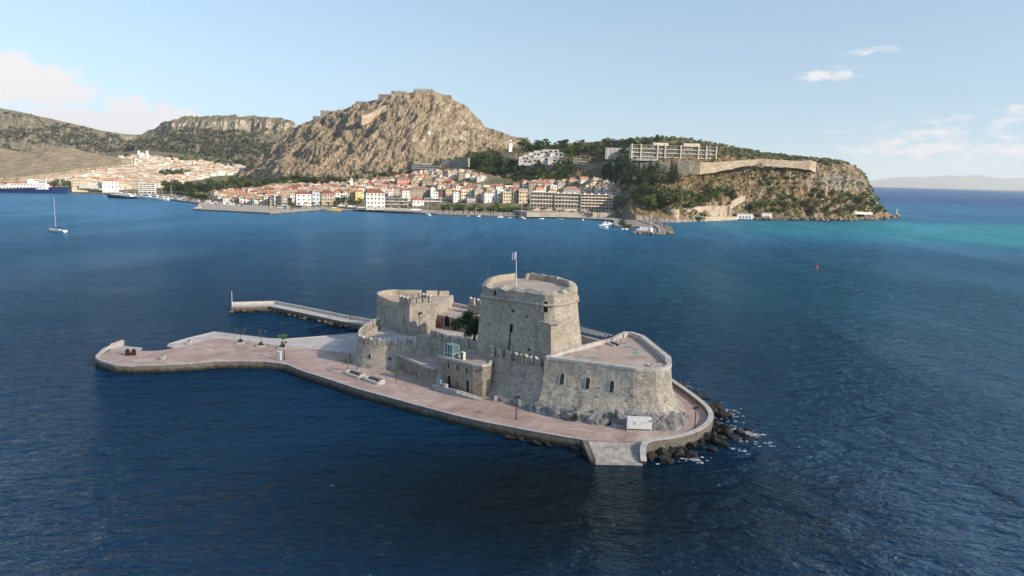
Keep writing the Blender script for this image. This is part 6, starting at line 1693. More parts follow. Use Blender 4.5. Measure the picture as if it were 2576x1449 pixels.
# scaffolded blocks with green netting
M_NET = plain("green_netting", (.05, .24, .14), .9, .1, var=.3, scale=.25, obj=False); M_NETD = plain("dark_green_netting", (.02, .09, .06), .9, .1, var=.35, scale=.25, obj=False)
a = key(1328, 1385, 459, 978, "beige", "orange", "hip", 4, "scaffolded_house", rh=2.6, shut=None, cols=7, label="tall house with scaffolding and a sheet of bright green netting", cat="house", group=FG, rz=.1)
m = MB(); m.add([(2, -8.3, 5), (12, -8.3, 5.5), (14.5, -8.3, 10), (8, -8.3, 11.5), (3, -8.3, 15)], [(0, 1, 2, 3, 4)]); m.add([(3, -8.32, 8), (13, -8.32, 9), (9, -8.32, 12.5), (4, -8.32, 12)], [(0, 1, 2, 3)]); local(m, "netting", M_NET, a); m = MB()
for k in range(9): m.box((-14 + k * 2.0, -8.6, 0), (.12, .12, 13))
for k in range(6): m.box((-6, -8.6, 1.8 + k * 2.1), (16.5, .12, .12))
local(m, "scaffolding", M_STEEL, a)
a = key(1417, 1460, 475, 925, "grey", "orange", "hip", 3, "netted_house", rh=2.6, shut=None, cols=3, label="house wholly wrapped in dark green netting behind the long hotel", cat="house", group=FG, rz=.05, windows=False)
wv = a.children[0].scale; m = MB(); m.prism([(-wv[0] / 2 - .5, -wv[1] / 2 - .5), (wv[0] / 2 + .5, -wv[1] / 2 - .5), (wv[0] / 2 + .5, wv[1] / 2), (-wv[0] / 2 - .5, wv[1] / 2)], 0, wv[2] - .4, cap=False); local(m, "netting", M_NETD, a)
# long concrete block under the crag with letters on its roof
p = Q(1072, 425, 1262); cbk = slabbed("concrete_block", "long low grey concrete building under the crag with white roof letters", (p.x, p.y, p.z - 3), .05, 48, 12, 3, 3.4, 11, M_GREYC, M_GREYC, cat="building")
m = MB()
for k, x in enumerate((-5, -1.8, 1.4, 4.6, 8.2)):
    if k < 4: m.lathe([(1.2, 0), (1.2, .5), (.7, .5), (.7, 0), (1.2, 0)], 12, (0, 0, 0)); n0_ = len(m.v) - 60; m.v[n0_:] = [(x + v[0], -1 + v[2], 11.4 + v[1]) for v in m.v[n0_:]]
    else: m.box((x, -1, 10.2), (.6, .5, 2.4)); m.box((x + .8, -1, 11.5), (1.2, .5, .5)); m.box((x + .8, -1, 10.3), (1.2, .5, .5))
m.box((1, -.7, 9.7), (17, .3, .3)); local(m, "roof_letters", M_WHITE, cbk)

# ================================================================== left town, far: nearest shown as houses, the rest one mass
WB = random.Random(31); LH = []; far_v = MB()
spots = []
for _ in range(6000):
    x = WB.uniform(-20, 650); t = WB.random()
    lo = interp([(0, .0), (180, .06), (300, .0), (430, .18), (520, .45), (600, .6), (650, .7)], x); hi = interp([(0, .8), (60, .8), (110, .8), (200, .75), (260, .95), (360, 1.0), (430, .95), (560, .9), (650, .95)], x)
    if not lo < t < hi: continue
    if 125 < x < 200 and t < .14 or 395 < x < 470 and .42 < t < .66: continue
    if t > .72 and WB.random() < .45: continue
    if x < 110 and t > .3 and WB.random() < .3: continue
    p = ltown(x, t); sx_, sy_ = scr(p)
    if any(abs(a - sx_) < 5.0 and abs(b - sy_) < 2.0 for a, b in spots): continue
    spots.append((sx_, sy_)); LH.append((p, t))
LH.sort(key=lambda q: -(1 / q[0].y)); LH = sorted(LH, key=lambda q: q[0].y); near, rest = LH[:8], LH[8:]
NH = []
for p, t in near:
    w = WB.uniform(9, 17); kind = WB.choice(["flat", "flat", "hip", "gable"]); wall = WB.choices(["white", "cream", "yellow", "beige"], [60, 25, 5, 10])[0]; roof = WB.choice(["orange", "orange", "tan", "red"])
    o = house("house", (p.x, p.y, p.z - 7), w, w * .7, WB.uniform(6.5, 12), WB.uniform(.1, .7), wall, roof, kind, 2.2, None, WB.choice([2, 3]), cols=3, group="houses of the far hillside town", sidewin=False, chimney=False, windows=True, rr=WB)
    NH.append(o); o['look'] = f"{wall} {'flat-roofed' if kind == 'flat' else roof + '-roofed'} house"
NH.sort(key=lambda o: scr(o.location)[0])
for i, o in enumerate(NH): o['label'] = f"{o['look']}, {nth(i + 1)} from left along the far hillside town's lower edge"; del o['look']
FW = [plain("far_plaster_" + n_, tuple(v * .78 for v in WALLC[n_]), .85, .2, var=.1, obj=False, scale=.1) for n_ in ("white", "cream", "beige")] + [plain("far_tile_" + n_, ROOFC[n_], .9, .1, var=.2, obj=False, scale=.1) for n_ in ("orange", "tan")]
for p, t in rest:
    w, d, h, a = WB.uniform(9, 18), WB.uniform(7, 12), WB.uniform(5, 10), WB.uniform(.1, .7); mi = WB.choices([0, 1, 2], [70, 20, 10])[0]; z0 = p.z - 7
    far_v.box((p.x, p.y, z0 - 4), (w, d, h + 4), a, mi)
    if WB.random() < .62:
        co_, si_ = math.cos(a), math.sin(a); R_ = lambda x, y, z: (p.x + x * co_ - y * si_, p.y + x * si_ + y * co_, z); u, v = w * .54, d * .54
        far_v.add([R_(-u, -v, z0 + h), R_(u, -v, z0 + h), R_(u, v, z0 + h), R_(-u, v, z0 + h), R_(-u * .5, 0, z0 + h + 2.2), R_(u * .5, 0, z0 + h + 2.2)], [(0, 1, 5, 4), (1, 2, 5), (2, 3, 4, 5), (3, 0, 4)], WB.choice([3, 4, 4]))
    if WB.random() < .5:
        for k in range(int(w / 3.5)):
            q = -w / 2 + (k + .5) * w / int(w / 3.5); co_, si_ = math.cos(a), math.sin(a); far_v.box((p.x + q * co_ + (d / 2 + .02) * si_, p.y + q * si_ - (d / 2 + .02) * co_, z0 + h * .5), (1.4, .1, 1.8), a, 5)
if len(MASS.v): tag(MASS.build("upper_town", FW + [M_PANE]), "crowd of small tiled houses filling in the upper rows of the old town", "town houses", kind="stuff")
tag(far_v.build("hillside_town", FW + [M_PANE]), "mass of small white houses climbing the far hillside on the left", "town houses", kind="stuff")
# big cream warehouse block, apartment block, church on its knoll
p = Q(205, 469, 1225); wh = house("warehouse", (p.x, p.y, p.z - 2), 24, 18, 13, .25, "cream", "tan", "flat", floors=3, shut=None, cols=7, cat="building"); wh['label'] = "large cream three-storey harbour building left of the long white wall"
p = Q(278, 470, 1225); w2 = house("warehouse", (p.x, p.y, p.z - 2), 24, 16, 12, .5, "white", "orange", "hip", 2.5, floors=2, shut=None, cols=4, cat="building", chimney=False); w2['label'] = "white harbour building with orange roof at the right end of the long wall"
p = Q(240, 471, 1220); m = MB(); m.box((0, 0, 0), (48, 8, 6)); m.box((2, 2, 6), (30, 5, 3)); o = m.build("harbour_shed", bpy.data.materials["far_plaster_white"]); o.location = (p.x, p.y, p.z - 2); o.rotation_euler.z = .12; tag(o, "long low white shed between the cream and white harbour buildings", "building")
p = Q(370, 482, 1190); slabbed("apartment_block", "grey-white apartment block with balconies behind the far marina", (p.x, p.y, 3), .35, 24, 14, 5, 3.2, 4, M_WPL, M_WPL, cat="building")
p = Q(364, 402, 1890); cc = thing("hill_church", "pale church with two little towers on the far hillside knoll", "church", (p.x, p.y, p.z - 3)); m = MB(); m.box((0, 0, 0), (20, 22, 17), .3); m.add([(-11, -11, 17), (11, -11, 17), (0, -11, 22)], [(0, 1, 2)]); local(m, "nave", M_WPL, cc)
for x in (-10, 11): m = MB(); m.box((x, -8, 0), (5, 5, 24), .3); m.box((x, -8, 24), (4, 4, 2.5), .3, taper=.2); local(m, "bell_tower", M_WPL, cc)

# ================================================================== headland structures
def ribbon(pts, h, th, name, mat, label, cat, top_noise=0.0, group=None, drop=2.5, proj=None):
    "wall along points (picture x, picture y of its top, depth), h high"
    P3 = [(proj or QA)(*q) for q in pts]; dense = []
    for a, b in zip(P3, P3[1:]):
        n_ = max(1, int((b - a).length / 6)); dense += [a.lerp(b, i / n_) for i in range(n_)]
    dense.append(P3[-1]); m = MB(); hs = h if isinstance(h, (list, tuple)) else [h] * len(pts)
    zt = [p.z + (noise.noise(p * .15) * top_noise if top_noise else 0) for p in dense]; ref = [(q.x) for q in P3]
    hb = [interp(sorted(zip([v.x for v in P3], hs)), p.x) for p in dense]
    m.strip([(p.x, p.y) for p in dense], th, [z - q - drop for z, q in zip(zt, hb)], zt, side=0.05)
    c = P3[len(P3) // 2]; o = thing(name, label, cat, tuple(c), group); m.build("wall", mat, o); return o


M_FORT = stone("fortress_wall_stone", (.20, .175, .145), (.38, .33, .265), (.50, .44, .36), .13, .5, .3, .4, .35, .1)
M_FORG = stone("grey_fortress_stone", (.15, .14, .13), (.27, .25, .225), (.38, .35, .31), .13, .5, .3, .4, .15, .1)
ribbon([(1735, 403, 998), (1760, 409, 996), (1800, 408, 1005), (1850, 405, 1015), (1900, 400, 1025), (1915, 400, 1026)], [15.5, 13.5, 10.5, 7, 5, 4], 4, "rampart", M_FORT, "long pale rampart below the right end of the hilltop hotel", "wall", 1.6)
ribbon([(1915, 400, 1026), (1960, 403, 1030), (2000, 405, 1034), (2033, 404, 1036), (2048, 406, 1046)], [2.5, 2.5, 3, 6, 8], 4, "rampart", M_FORT, "pale rampart with rounded end on the headland cliff top", "wall", 1.4, drop=7)
ribbon([(1520, 408, 1022), (1600, 410, 1008), (1660, 408, 1002), (1735, 403, 998)], [8, 8, 10, 20], 4, "rampart", M_FORG, "shaded old wall under the long hilltop hotel", "wall", .8)
ribbon([(1300, 412, 1082), (1360, 414, 1068), (1430, 416, 1050), (1520, 412, 1028)], [16, 14, 18, 12], 4, "rampart", M_FORG, "grey retaining wall between the terraced hotel and the buttresses", "wall", .4)
ribbon([(1268, 384, 1118), (1300, 386, 1112)], [14, 14], 5, "bulwark", M_FORG, "grey bulwark carrying the cream clock tower", "wall")
ribbon([(1112, 401, 1130), (1135, 401, 1125), (1150, 400, 1120), (1182, 398, 1100)], [12, 12, 14, 12], 4, "rampart", M_FORG, "grey broken wall between the crag and the wooded slope", "wall", .8)
ribbon([(1303, 432, 1072), (1318, 440, 1060), (1334, 452, 1045), (1350, 458, 1040)], [20, 12, 6, 3], 3, "stair_wall", M_FORG, "sloping grey stair wall dropping to the town beside dark trees", "wall")
BUT = []
for k, x in enumerate((1440, 1461, 1471, 1483)):
    a, b = QA(x + 5, 416, 1046), QA(x - 12 + k, 455, 1014); m = MB(); w = 1.6
    m.add([(a.x - w, a.y, a.z), (a.x + w, a.y, a.z), (a.x + w, a.y, b.z - 5), (a.x - w, a.y, b.z - 5), (b.x - w, b.y, b.z + 1), (b.x + w, b.y, b.z + 1), (b.x + w, b.y, b.z - 5), (b.x - w, b.y, b.z - 5)], [(0, 1, 5, 4), (1, 2, 6, 5), (0, 4, 7, 3), (4, 5, 6, 7), (0, 3, 2, 1)])
    o = m.build("buttress", M_FORT, loc=(a.x, a.y, b.z)); tag(o, None, "buttress", "sloping buttresses of the retaining wall"); BUT.append(o)
series(BUT, "steep sloping stone buttress, {} of four against the grey retaining wall")
# long hilltop hotel
a, b = QA(1588, 403, 1040), QA(1800, 405, 1058); top = QA(1690, 367, 1048).z; base = QA(1690, 403, 1048).z - 2; w = (b - a).length; rz = math.atan2(b.y - a.y, b.x - a.x)
lh = slabbed("hilltop_hotel", "long concrete hotel with four floors of balconies along the hilltop", ((a.x + b.x) / 2, (a.y + b.y) / 2, base), rz, w, 13, 4, (top - base) / 4, 22, plain("hotel_concrete", (.50, .46, .39), .85, var=.2, scale=.2, obj=False), M_HCR, piers=False)
for u in (-.5, -.395, -.20, -.11, .075, .285, .38, .5): m = MB(); m.box((u * w, .2, -2), (1.9, 3.2, top - base + 3.4)); local(m, "stair_tower", M_HCR, lh)
m = MB(); m.box((-w * .15, 8, top - base), (22, 7, 4)); m.box((w * .22, 8, top - base), (24, 7, 4.5)); local(m, "penthouse", M_HCR, lh)
m = MB(); m.box((-w * .36, -3, 0), (w * .28, 7, 3.2)); local(m, "ground_wing", M_GREYC, lh)
a = QA(1553, 396, 1062); m = MB(); m.box((0, 0, 0), (37, 3, 17))
for k in range(6): m.box((-16 + k * 6, -1.7, 0), (.5, .5, 16.5))
o = m.build("blank_wall", M_GPL); o.location = (a.x, a.y, a.z - 3); o.rotation_euler.z = .05; tag(o, "blank grey wall left of the long hilltop hotel", "wall")
a = QA(1462, 411, 1060); slabbed("glass_pavilion", "low glass-fronted pavilion among pines left of the buttresses", (a.x, a.y, a.z - 1), 0, 24, 10, 3, 3.8, 6, M_GPL, M_HCR, cat="building")
# terraced white hotel
th_ = thing("terraced_hotel", "stepped white terraced hotel right of the clock tower", "hotel", tuple(QA(1365, 408, 1100)))
rt = random.Random(5)
for (x, y, w, d, h) in ((1318, 402, 16, 10, 8), (1330, 398, 18, 12, 12), (1345, 392, 20, 12, 14), (1362, 388, 24, 12, 16), (1385, 385, 26, 12, 18), (1400, 392, 22, 12, 14), (1375, 404, 30, 12, 10), (1395, 408, 22, 10, 8), (1345, 408, 20, 10, 7), (1322, 410, 22, 10, 5), (1410, 402, 14, 12, 12)):
    p = QA(x, y - 8, 1100 - (y - 385) * 1.1); m = MB(); m.box((p.x, p.y, p.z - h - 4), (w, d, h + 4), .05); m.box((p.x, p.y - .3, p.z), (w + .6, d + .6, .5), .05); m.build("block", M_TER, th_)
    for k in range(3): m = MB(); m.box((p.x - w * .33 + k * w * .33, p.y - d / 2 - .12, p.z - 4.0), (w * .22, .1, 2.6), .05); m.build("window", M_PANE, th_)
# sea walls, round towers, bathing huts on the right shore
for (x, y0_, y1_, Y, r, lab) in ((1691, 555, 526, 858, 7.4, "squat round stone tower on the shore beside the jetty"), (1831, 543, 514, 935, 4.2, "slim round stone tower at the right end of the pale sea wall")):
    a, b = QA(x, y0_, Y), QA(x, y1_, Y); h = b.z - 1.0; o = thing("round_tower", lab, "tower", (a.x, Y, 1.0)); m = MB(); m.lathe([(r * 1.06, -2), (r, h * .7), (r * 1.02, h * .72), (r, h), (r - 1.2, h), (r - 1.2, h - 1.4), (.01, h - 1.4)], 24); local(m, "shaft", M_FORT, o, True)
    if r > 6: m = MB(); m.box((.8, -r - .05, .2), (1.5, .5, 2.6)); local(m, "door", M_DARK, o); m = MB(); m.box((-4.5, -r + 1.6, .8), (2.2, .4, 2.4), -.6); local(m, "blue_panel", plain("sign_blue", (.05, .2, .5), .5), o)
ribbon([(1715, 524, 880), (1760, 519, 898), (1800, 518, 915), (1828, 517, 934)], [14, 13, 13, 13], 2.5, "shore_wall", M_FORT, "long pale fortress wall on the shore between the two round towers", "wall", .2, drop=8)
ribbon([(1836, 508, 945), (1855, 498, 955), (1872, 490, 962)], [7, 6, 5], 2, "stepped_wall", M_FORT, "short stepped wall climbing the cliff from the slim round tower", "wall", .5)
ribbon([(1715, 545, 872), (1760, 545, 888), (1830, 545, 930), (1850, 544, 942)], [3, 3, 3, 3], 5, "shore_terrace", M_FORT, "low stone terrace along the water under the pale sea wall", "wall")
for (x, Y, w, d, h, mt, lab, nm) in ((1748, 880, 15, 6, 4.5, M_NETD, "dark green shack at the foot of the pale sea wall", "beach_shack"), (1766, 886, 7, 5, 4, M_FORT, "tan stone shed beside the dark green shack", "beach_shed"), (1872, 940, 20, 7, 6.5, M_WPL, "white bathing house with blue panel on the far right shore", "bathing_house"), (1927, 952, 13, 6, 7.5, M_WPL, "white hut with blue arched windows farther along the shore", "bathing_hut")):
    p = QA(x, 550, Y); o = thing(nm, lab, "hut", (p.x, Y, 1.2)); m = MB(); m.box((0, 0, 0), (w, d, h)); local(m, "wall", mt, o); m = MB(); m.box((0, 0, h), (w + .8, d + .8, .4)); local(m, "roof", M_CONC if mt is M_WPL else M_GREYC, o)
    m = MB(); [m.box((-w * .3 + k * w * .2, -d / 2 - .05, 1.0), (w * .1, .12, h * .45)) for k in range(4)]; local(m, "window", M_SHUT["blue"] if mt is M_WPL else M_DARK, o)
m = MB(); p = QA(2168, 541, 1020)
for k in range(3): m.box((p.x - 14 + k * 12, p.y + k * 3, 8 - k * .3), (13, 5, 3.5), .1)
o = m.build("path_wall", M_WPL, loc=(p.x, p.y, 8)); tag(o, "whitewashed terrace wall low on the headland tip", "wall")
p = QA(2255, 541, 1131); o = thing("headland_beacon", "tiny white light beacon on the rocky tip of the headland", "beacon", (p.x, p.y, 1.5)); m = MB(); m.box((0, 0, 0), (3.2, 3.2, 3.5), taper=.8); local(m, "base", M_WHITE, o); m = MB(); m.lathe([(.9, 3.5), (.55, 9), (.75, 9.2), (.75, 10.4), (.01, 11.4)], 8); local(m, "lantern", M_WHITE, o)
# shore rocks of the headland
SRK = []
for k in range(150):
    x = fr_.uniform(1855, 2262); Y = interp([(1850, 940), (2000, 952), (2150, 992), (2230, 1062), (2262, 1126)], x); p = QA(x, 552, Y + fr_.uniform(-3, 6)); SRK.append(rock(ROCK_T, (p.x, p.y, fr_.uniform(.2, 3.0)), fr_.uniform(1.6, 4.2), fr_))
for x, y in ((1880, 551), (1892, 552), (1905, 553), (2062, 559), (2075, 558), (2090, 558), (2110, 557), (2122, 557)): SRK.append(rock(ROCK_D, tuple(G(x, y, .2)), 2.6, fr_))
for o in SRK: tag(o, None, "rock", "shore rocks round the foot of the headland")
series(SRK, "pale shore rock, {} along the headland's waterline")

# crag-top citadel
def fort(x0, x1, yt, yb_, Y, name, lab, th=14, mat=M_FORT, step=None):
    yt -= 3.5; Y *= PK; a, b = Q(x0, yt, Y), Q(x1, yt, Y); c = Q((x0 + x1) / 2, yb_, Y); m = MB(); o = thing(name, lab, "fortress", ((a.x + b.x) / 2, Y, c.z))
    zt = (a.z + b.z) / 2; m.prism([(a.x, Y), (b.x, Y - 4), (b.x + 2, Y + th), (a.x - 2, Y + th)], c.z - 14, zt); m.build("wall", mat, o)
    if step:
        m = MB(); n_ = int((b.x - a.x) / 7)
        for k in range(n_): m.box((a.x + 3 + k * 7, Y + 1.2 - 4 * k / max(1, n_), zt), (4, 2, 2))
        m.build("battlement", mat, o)
    return o


fort(787, 806, 296, 302, 1432, "citadel_outwork", "lower left outwork of the crag-top citadel", mat=M_FORG); fort(806, 841, 283, 295, 1430, "citadel_bastion", "arched bastion at the left end of the crag-top citadel", step=True)
fort(894, 930, 259, 268, 1425, "citadel_bastion", "grey bastion among bushes left of the citadel's main walls", mat=M_FORG); fort(952, 986, 241, 258, 1395, "citadel_bastion", "dark angular bastion rising above the long descending wall", 22, M_FORG)
fort(984, 1025, 234, 252, 1392, "citadel_wall", "high pale wall at the middle of the crag-top citadel", 20, step=True); fort(1040, 1092, 229, 240, 1390, "citadel_keep", "pale keep on the very summit of the crag", 20, step=True); fort(1112, 1136, 243, 250, 1390, "citadel_outwork", "small wall on the right shoulder of the summit", 8)
ribbon([(905, 292, 1278), (922, 288, 1288), (940, 279, 1308), (958, 268, 1330), (975, 262, 1350), (984, 250, 1370), (985, 238, 1390)], [17, 14, 12, 11, 10, 10, 9], 7, "descending_wall", M_FORT, "bright crenellated wall descending the crag from the citadel", "wall", .3, drop=3, proj=QC)
ribbon([(888, 280, 1395), (920, 272, 1400), (950, 263, 1405), (965, 259, 1405)], [8, 8, 8, 8], 4, "curtain", M_FORG, "grey ridge wall left of the dark citadel bastion", "wall", .3, proj=QC); ribbon([(1025, 272, 1325), (1038, 271, 1322), (1050, 276, 1320)], [8, 8, 8], 5, "terrace_wall", M_FORT, "small pale terrace wall below the citadel keep", "wall", drop=8, proj=QC)
ribbon([(960, 302, 1285), (978, 300, 1282)], [10, 10], 6, "ruined_block", M_FORT, "ruined pale block on the crag below the descending wall", "wall", drop=8, proj=QC)

# ================================================================== trees
def crown_mesh(name, mat, blobs, n, size, seed, squash=.8):
    m = MB(); leaf_cloud(m, blobs, n, size, seed, squash=squash); return m.mesh("crown", mat, recalc=False)


def lobes(seed, w, h0, h1, n, r0, r1):
    q = random.Random(seed); out = []
    for k in range(n):
        a = q.uniform(0, 6.28); d = w * math.sqrt(q.random()); t = q.random(); out.append((math.cos(a) * d, math.sin(a) * d, h0 + (h1 - h0) * t * (1 - .35 * d / w), q.uniform(r0, r1)))
    return out


def trunk_mesh(h, r, lim, spread, seed):
    q = random.Random(seed); m = MB(); m.tube((0, 0, -1), (.1, 0, h), r, r * .6, 7)
    for k in range(lim): a = k * 6.28 / lim + q.random(); m.tube((.1, 0, h * .8), (math.cos(a) * spread, math.sin(a) * spread, h + spread * q.uniform(.5, 1.1)), r * .45, r * .15, 5)
    return m.mesh("trunk", M_BARK)


TREES = {   # kind: (crown meshes, trunk mesh); all ten metres tall
    "pine": ([crown_mesh("c", L_PINE, lobes(40 + s, 3.0, 4.2, 9.2, 11, 1.0, 1.9), 620, .38, s, .7) for s in range(3)], trunk_mesh(5.5, .32, 5, 2.2, 1)),
    "dark": ([crown_mesh("c", L_DARK, lobes(60 + s, 2.9, 2.6, 8.8, 12, 1.1, 2.0), 640, .38, s + 7, .85) for s in range(3)], trunk_mesh(4.2, .34, 5, 1.9, 2)),
    "olive": ([crown_mesh("c", L_OLIVE, lobes(80 + s, 3.1, 2.4, 8.6, 13, 1.0, 2.0), 620, .36, s + 17, .85) for s in range(3)], trunk_mesh(4.2, .3, 5, 1.9, 3)),
    "bright": ([crown_mesh("c", L_LIME, lobes(90 + s, 2.2, 2.6, 9.0, 11, .9, 1.6), 560, .34, s + 27, .9) for s in range(2)], trunk_mesh(4.2, .3, 4, 1.5, 4)),
    "cypress": ([crown_mesh("c", L_CYP, [(random.Random(k + s).uniform(-.1, .1), 0, .9 + k * .8, 1.15 * (1 - (k / 12) ** 1.8) + .12) for k in range(12)], 520, .26, s + 37, 1.1) for s in range(2)], trunk_mesh(2.0, .2, 1, .2, 5)),
    "bush": ([crown_mesh("c", L_OLIVE, lobes(100 + s, 4.2, 1.5, 6.5, 11, 1.6, 2.6), 520, .5, s + 47, .8) for s in range(2)], trunk_mesh(2.2, .3, 4, 1.8, 6)),
}


def palm_meshes(seed):
    q = random.Random(seed); m = MB()
    for f in range(34):
        a = f * 2.399; el0 = q.uniform(.1, 1.2); L_ = q.uniform(2.2, 2.9)
        prev = None
        for s in range(6):
            t = s / 5; c = Vector((math.cos(a) * L_ * t * math.cos(el0 * (1 - t * .3)), math.sin(a) * L_ * t * math.cos(el0 * (1 - t * .3)), 6.6 + L_ * (math.sin(el0) * t - .62 * t * t))); w = Vector((-math.sin(a), math.cos(a), 0)) * (.62 * (1 - .7 * t) * (.35 if s == 0 else 1)); dz = Vector((0, 0, -.18))
            cur_ = (c - w + dz, c, c + w + dz)
            if prev: m.add([prev[0], prev[1], cur_[1], cur_[0]], [(0, 1, 2, 3)]); m.add([prev[1], prev[2], cur_[2], cur_[1]], [(0, 1, 2, 3)])
            prev = cur_
    cm = m.mesh("crown", L_PINE, recalc=False); m = MB(); m.tube((0, 0, -.5), (.15, 0, 6.5), .34, .24, 8); m.lathe([(.3, 6.2), (.55, 6.5), (.3, 6.9)], 8, (.15, 0, 0)); return cm, m.mesh("trunk", M_BARK)


PALM = [palm_meshes(3), palm_meshes(8)]
TRR = random.Random(55)


def tree(kind, p, h, name=None, wide=1.0, group=None):
    nm = {"pine": "pine_tree", "dark": "dark_tree", "olive": "leafy_tree", "bright": "bright_tree", "cypress": "cypress_tree", "bush": "bush", "palm": "palm_tree"}[kind]  # leafy trees told apart by foliage tone; species not known
    o = thing(nm, None, {"cypress": "cypress", "bush": "bush", "palm": "palm", "pine": "pine"}.get(kind, "tree"), tuple(p), group, TRR.uniform(0, 6.28))
    if kind == "palm": cm, tm = TRR.choice(PALM); s = h / 8.2
    else: cms, tm = TREES[kind]; cm = TRR.choice(cms); s = h / 10.0
    k = wide * TRR.uniform(.88, 1.15)
    child("crown", cm, o, (0, 0, 0), (s * k, s * k, s)); child("trunk", tm, o, (0, 0, 0), (s, s, s)); return o


LANDS = [bv_acr, bv_pal, bv_town, bv_lt, bv_pl]


def foot(x, y, dflt=None):
    best = None
    for b in LANDS:
        l, n_ = hit(x, y, b)
        if l is not None and (best is None or l.y < best.y): best = l
    return best


def grove(kinds, poly, n, hpx, mind, group, template, seed, wide=1.0):
    "n trees whose feet are seen inside the picture polygon; hpx: height range as seen"
    q = random.Random(seed); xs_ = [a for a, b in poly]; ys_ = [b for a, b in poly]; out = []; pts = []; tries = 0
    while len(out) < n and tries < n * 60:
        tries += 1; x = q.uniform(min(xs_), max(xs_)); y = q.uniform(min(ys_), max(ys_)); ins = False; j = len(poly) - 1
        for i in range(len(poly)):
            if (poly[i][1] > y) != (poly[j][1] > y) and x < (poly[j][0] - poly[i][0]) * (y - poly[i][1]) / (poly[j][1] - poly[i][1]) + poly[i][0]: ins = not ins
            j = i
        if not ins or any(abs(a - x) < mind and abs(b - y) < mind * .6 for a, b in pts): continue
        l = foot(x, y)
        if l is None: continue
        pts.append((x, y)); out.append(tree(q.choice(kinds), l - Vector((0, 0, .4)), q.uniform(*hpx) / PX * l.y, wide=wide, group=group))
    return series(out, template)


grove(["pine", "pine", "dark"], [(1305, 372), (1420, 372), (1570, 384), (1575, 396), (1420, 394), (1310, 384)], 55, (20, 32), 5, "pines along the hill crest", "crest pine, {} in the wood behind the terraced hotel", 1, 1.1)
for (x, y, h, k, lab) in ((1583, 378, 42, "dark", "tallest dark conifer standing against the sky left of the hilltop hotel"), (1618, 376, 36, "dark", "second tall conifer against the sky above the hilltop hotel"), (1656, 356, 21, "dark", "lone rounded conifer on the skyline above the hilltop hotel"), (1530, 374, 32, "dark", "slim conifer on the skyline above the pine wood"), (1520, 372, 28, "pine", "pine just left of the slim skyline conifer"), (1558, 413, 30, "pine", "bright pine in front of the blank grey wall, left of two"), (1582, 413, 22, "pine", "bright pine in front of the blank grey wall, right of two"), (1502, 408, 42, "pine", "large bright pine right of the glass pavilion"), (1430, 410, 40, "pine", "large pine between terraced hotel and glass pavilion"), (1490, 408, 34, "pine", "bushy pine close to the glass pavilion"), (1330, 383, 24, "dark", "dark tree behind the left part of the terraced hotel"), (1795, 412, 22, "bright", "leafy tree in front of the hilltop hotel's middle"), (1640, 418, 14, "bright", "green bush tree below the hilltop hotel's left end")):
    l = foot(x, y)
    if l: tree(k, l - Vector((0, 0, .4)), h / PX * l.y, wide=1.15, group="trees round the hilltop hotels")['label'] = lab
grove(["pine", "dark", "dark"], [(1172, 395), (1250, 390), (1266, 408), (1300, 418), (1300, 452), (1235, 444), (1172, 425)], 60, (17, 29), 6, "wooded slope left of the clock tower", "dark tree, {} on the wooded slope under the clock tower", 2, 1.15)
grove(["dark", "dark", "pine"], [(1300, 418), (1445, 420), (1440, 462), (1300, 470)], 46, (18, 30), 6, "dark trees below the terraced hotel", "dark tree, {} among those below the terraced hotel", 3, 1.15)
grove(["cypress", "cypress", "cypress", "dark"], [(1515, 428), (1600, 426), (1700, 434), (1712, 470), (1620, 474), (1515, 462)], 80, (26, 42), 5, "cypress grove on the slope", "tall dark tree, {} in the cypress grove on the slope", 4)
grove(["dark", "olive", "pine"], [(1560, 480), (1660, 482), (1840, 492), (1850, 515), (1720, 520), (1580, 515)], 34, (22, 38), 9, "trees above the shore road", "leafy tree, {} in the trees above the shore road", 5, 1.1)
for (x, y, h, k, lab) in ((1702, 534, 74, "olive", "largest spreading tree behind the squat round tower"), (1735, 532, 50, "olive", "big olive-green tree right of the squat round tower"), (1625, 524, 36, "bright", "bright yellow-green round tree, left of the pair by the shore road"), (1641, 528, 44, "bright", "bright yellow-green upright tree, right of the pair by the shore road"), (1617, 512, 58, "cypress", "tall single cypress left of the bright pair"), (1662, 524, 40, "dark", "dark tree between the bright pair and the round tower"), (1600, 505, 50, "dark", "tall dark tree behind the crenellated villa"), (1770, 522, 40, "pine", "pine above the middle of the pale sea wall"), (1812, 520, 32, "cypress", "small cypress above the right end of the pale sea wall"), (1885, 535, 26, "cypress", "lone cypress on the cliff foot right of the slim tower")):
    l = foot(x, y)
    if l: tree(k, l - Vector((0, 0, .4)), h / PX * l.y, wide=1.15, group="trees above the shore road")['label'] = lab
grove(["dark", "bush", "pine", "olive"], [(1890, 522), (1960, 500), (2060, 482), (2140, 490), (2200, 500), (2232, 538), (2150, 545), (1960, 542)], 78, (12, 24), 8, "woods on the headland foot", "low tree, {} in the woods on the headland's foot", 6, 1.2)
grove(["bush", "olive"], [(1860, 425), (1960, 418), (2040, 432), (2030, 480), (1940, 478), (1880, 460)], 34, (8, 15), 9, "green bushes on the headland slope", "round green bush, {} on the slope under the rampart", 27, 1.3)
grove(["dark", "bush"], [(1940, 405), (2080, 408), (2080, 420), (1940, 412), (1860, 400)], 12, (7, 13), 9, "bushes along the headland top", "rounded bush, {} along the headland top", 7, 1.2)
grove(["pine", "olive", "dark"], [(520, 470), (620, 462), (760, 455), (880, 462), (900, 470), (760, 474), (520, 482)], 80, (17, 27), 6, "tree belt under the crag", "leafy tree, {} in the belt between town and crag", 8, 1.2)
grove(["olive", "dark"], [(880, 440), (1000, 430), (1105, 415), (1110, 436), (1000, 448), (900, 455)], 34, (9, 17), 7, "thin wood at the crag foot", "small tree, {} in the thin wood under the crag", 9, 1.1)
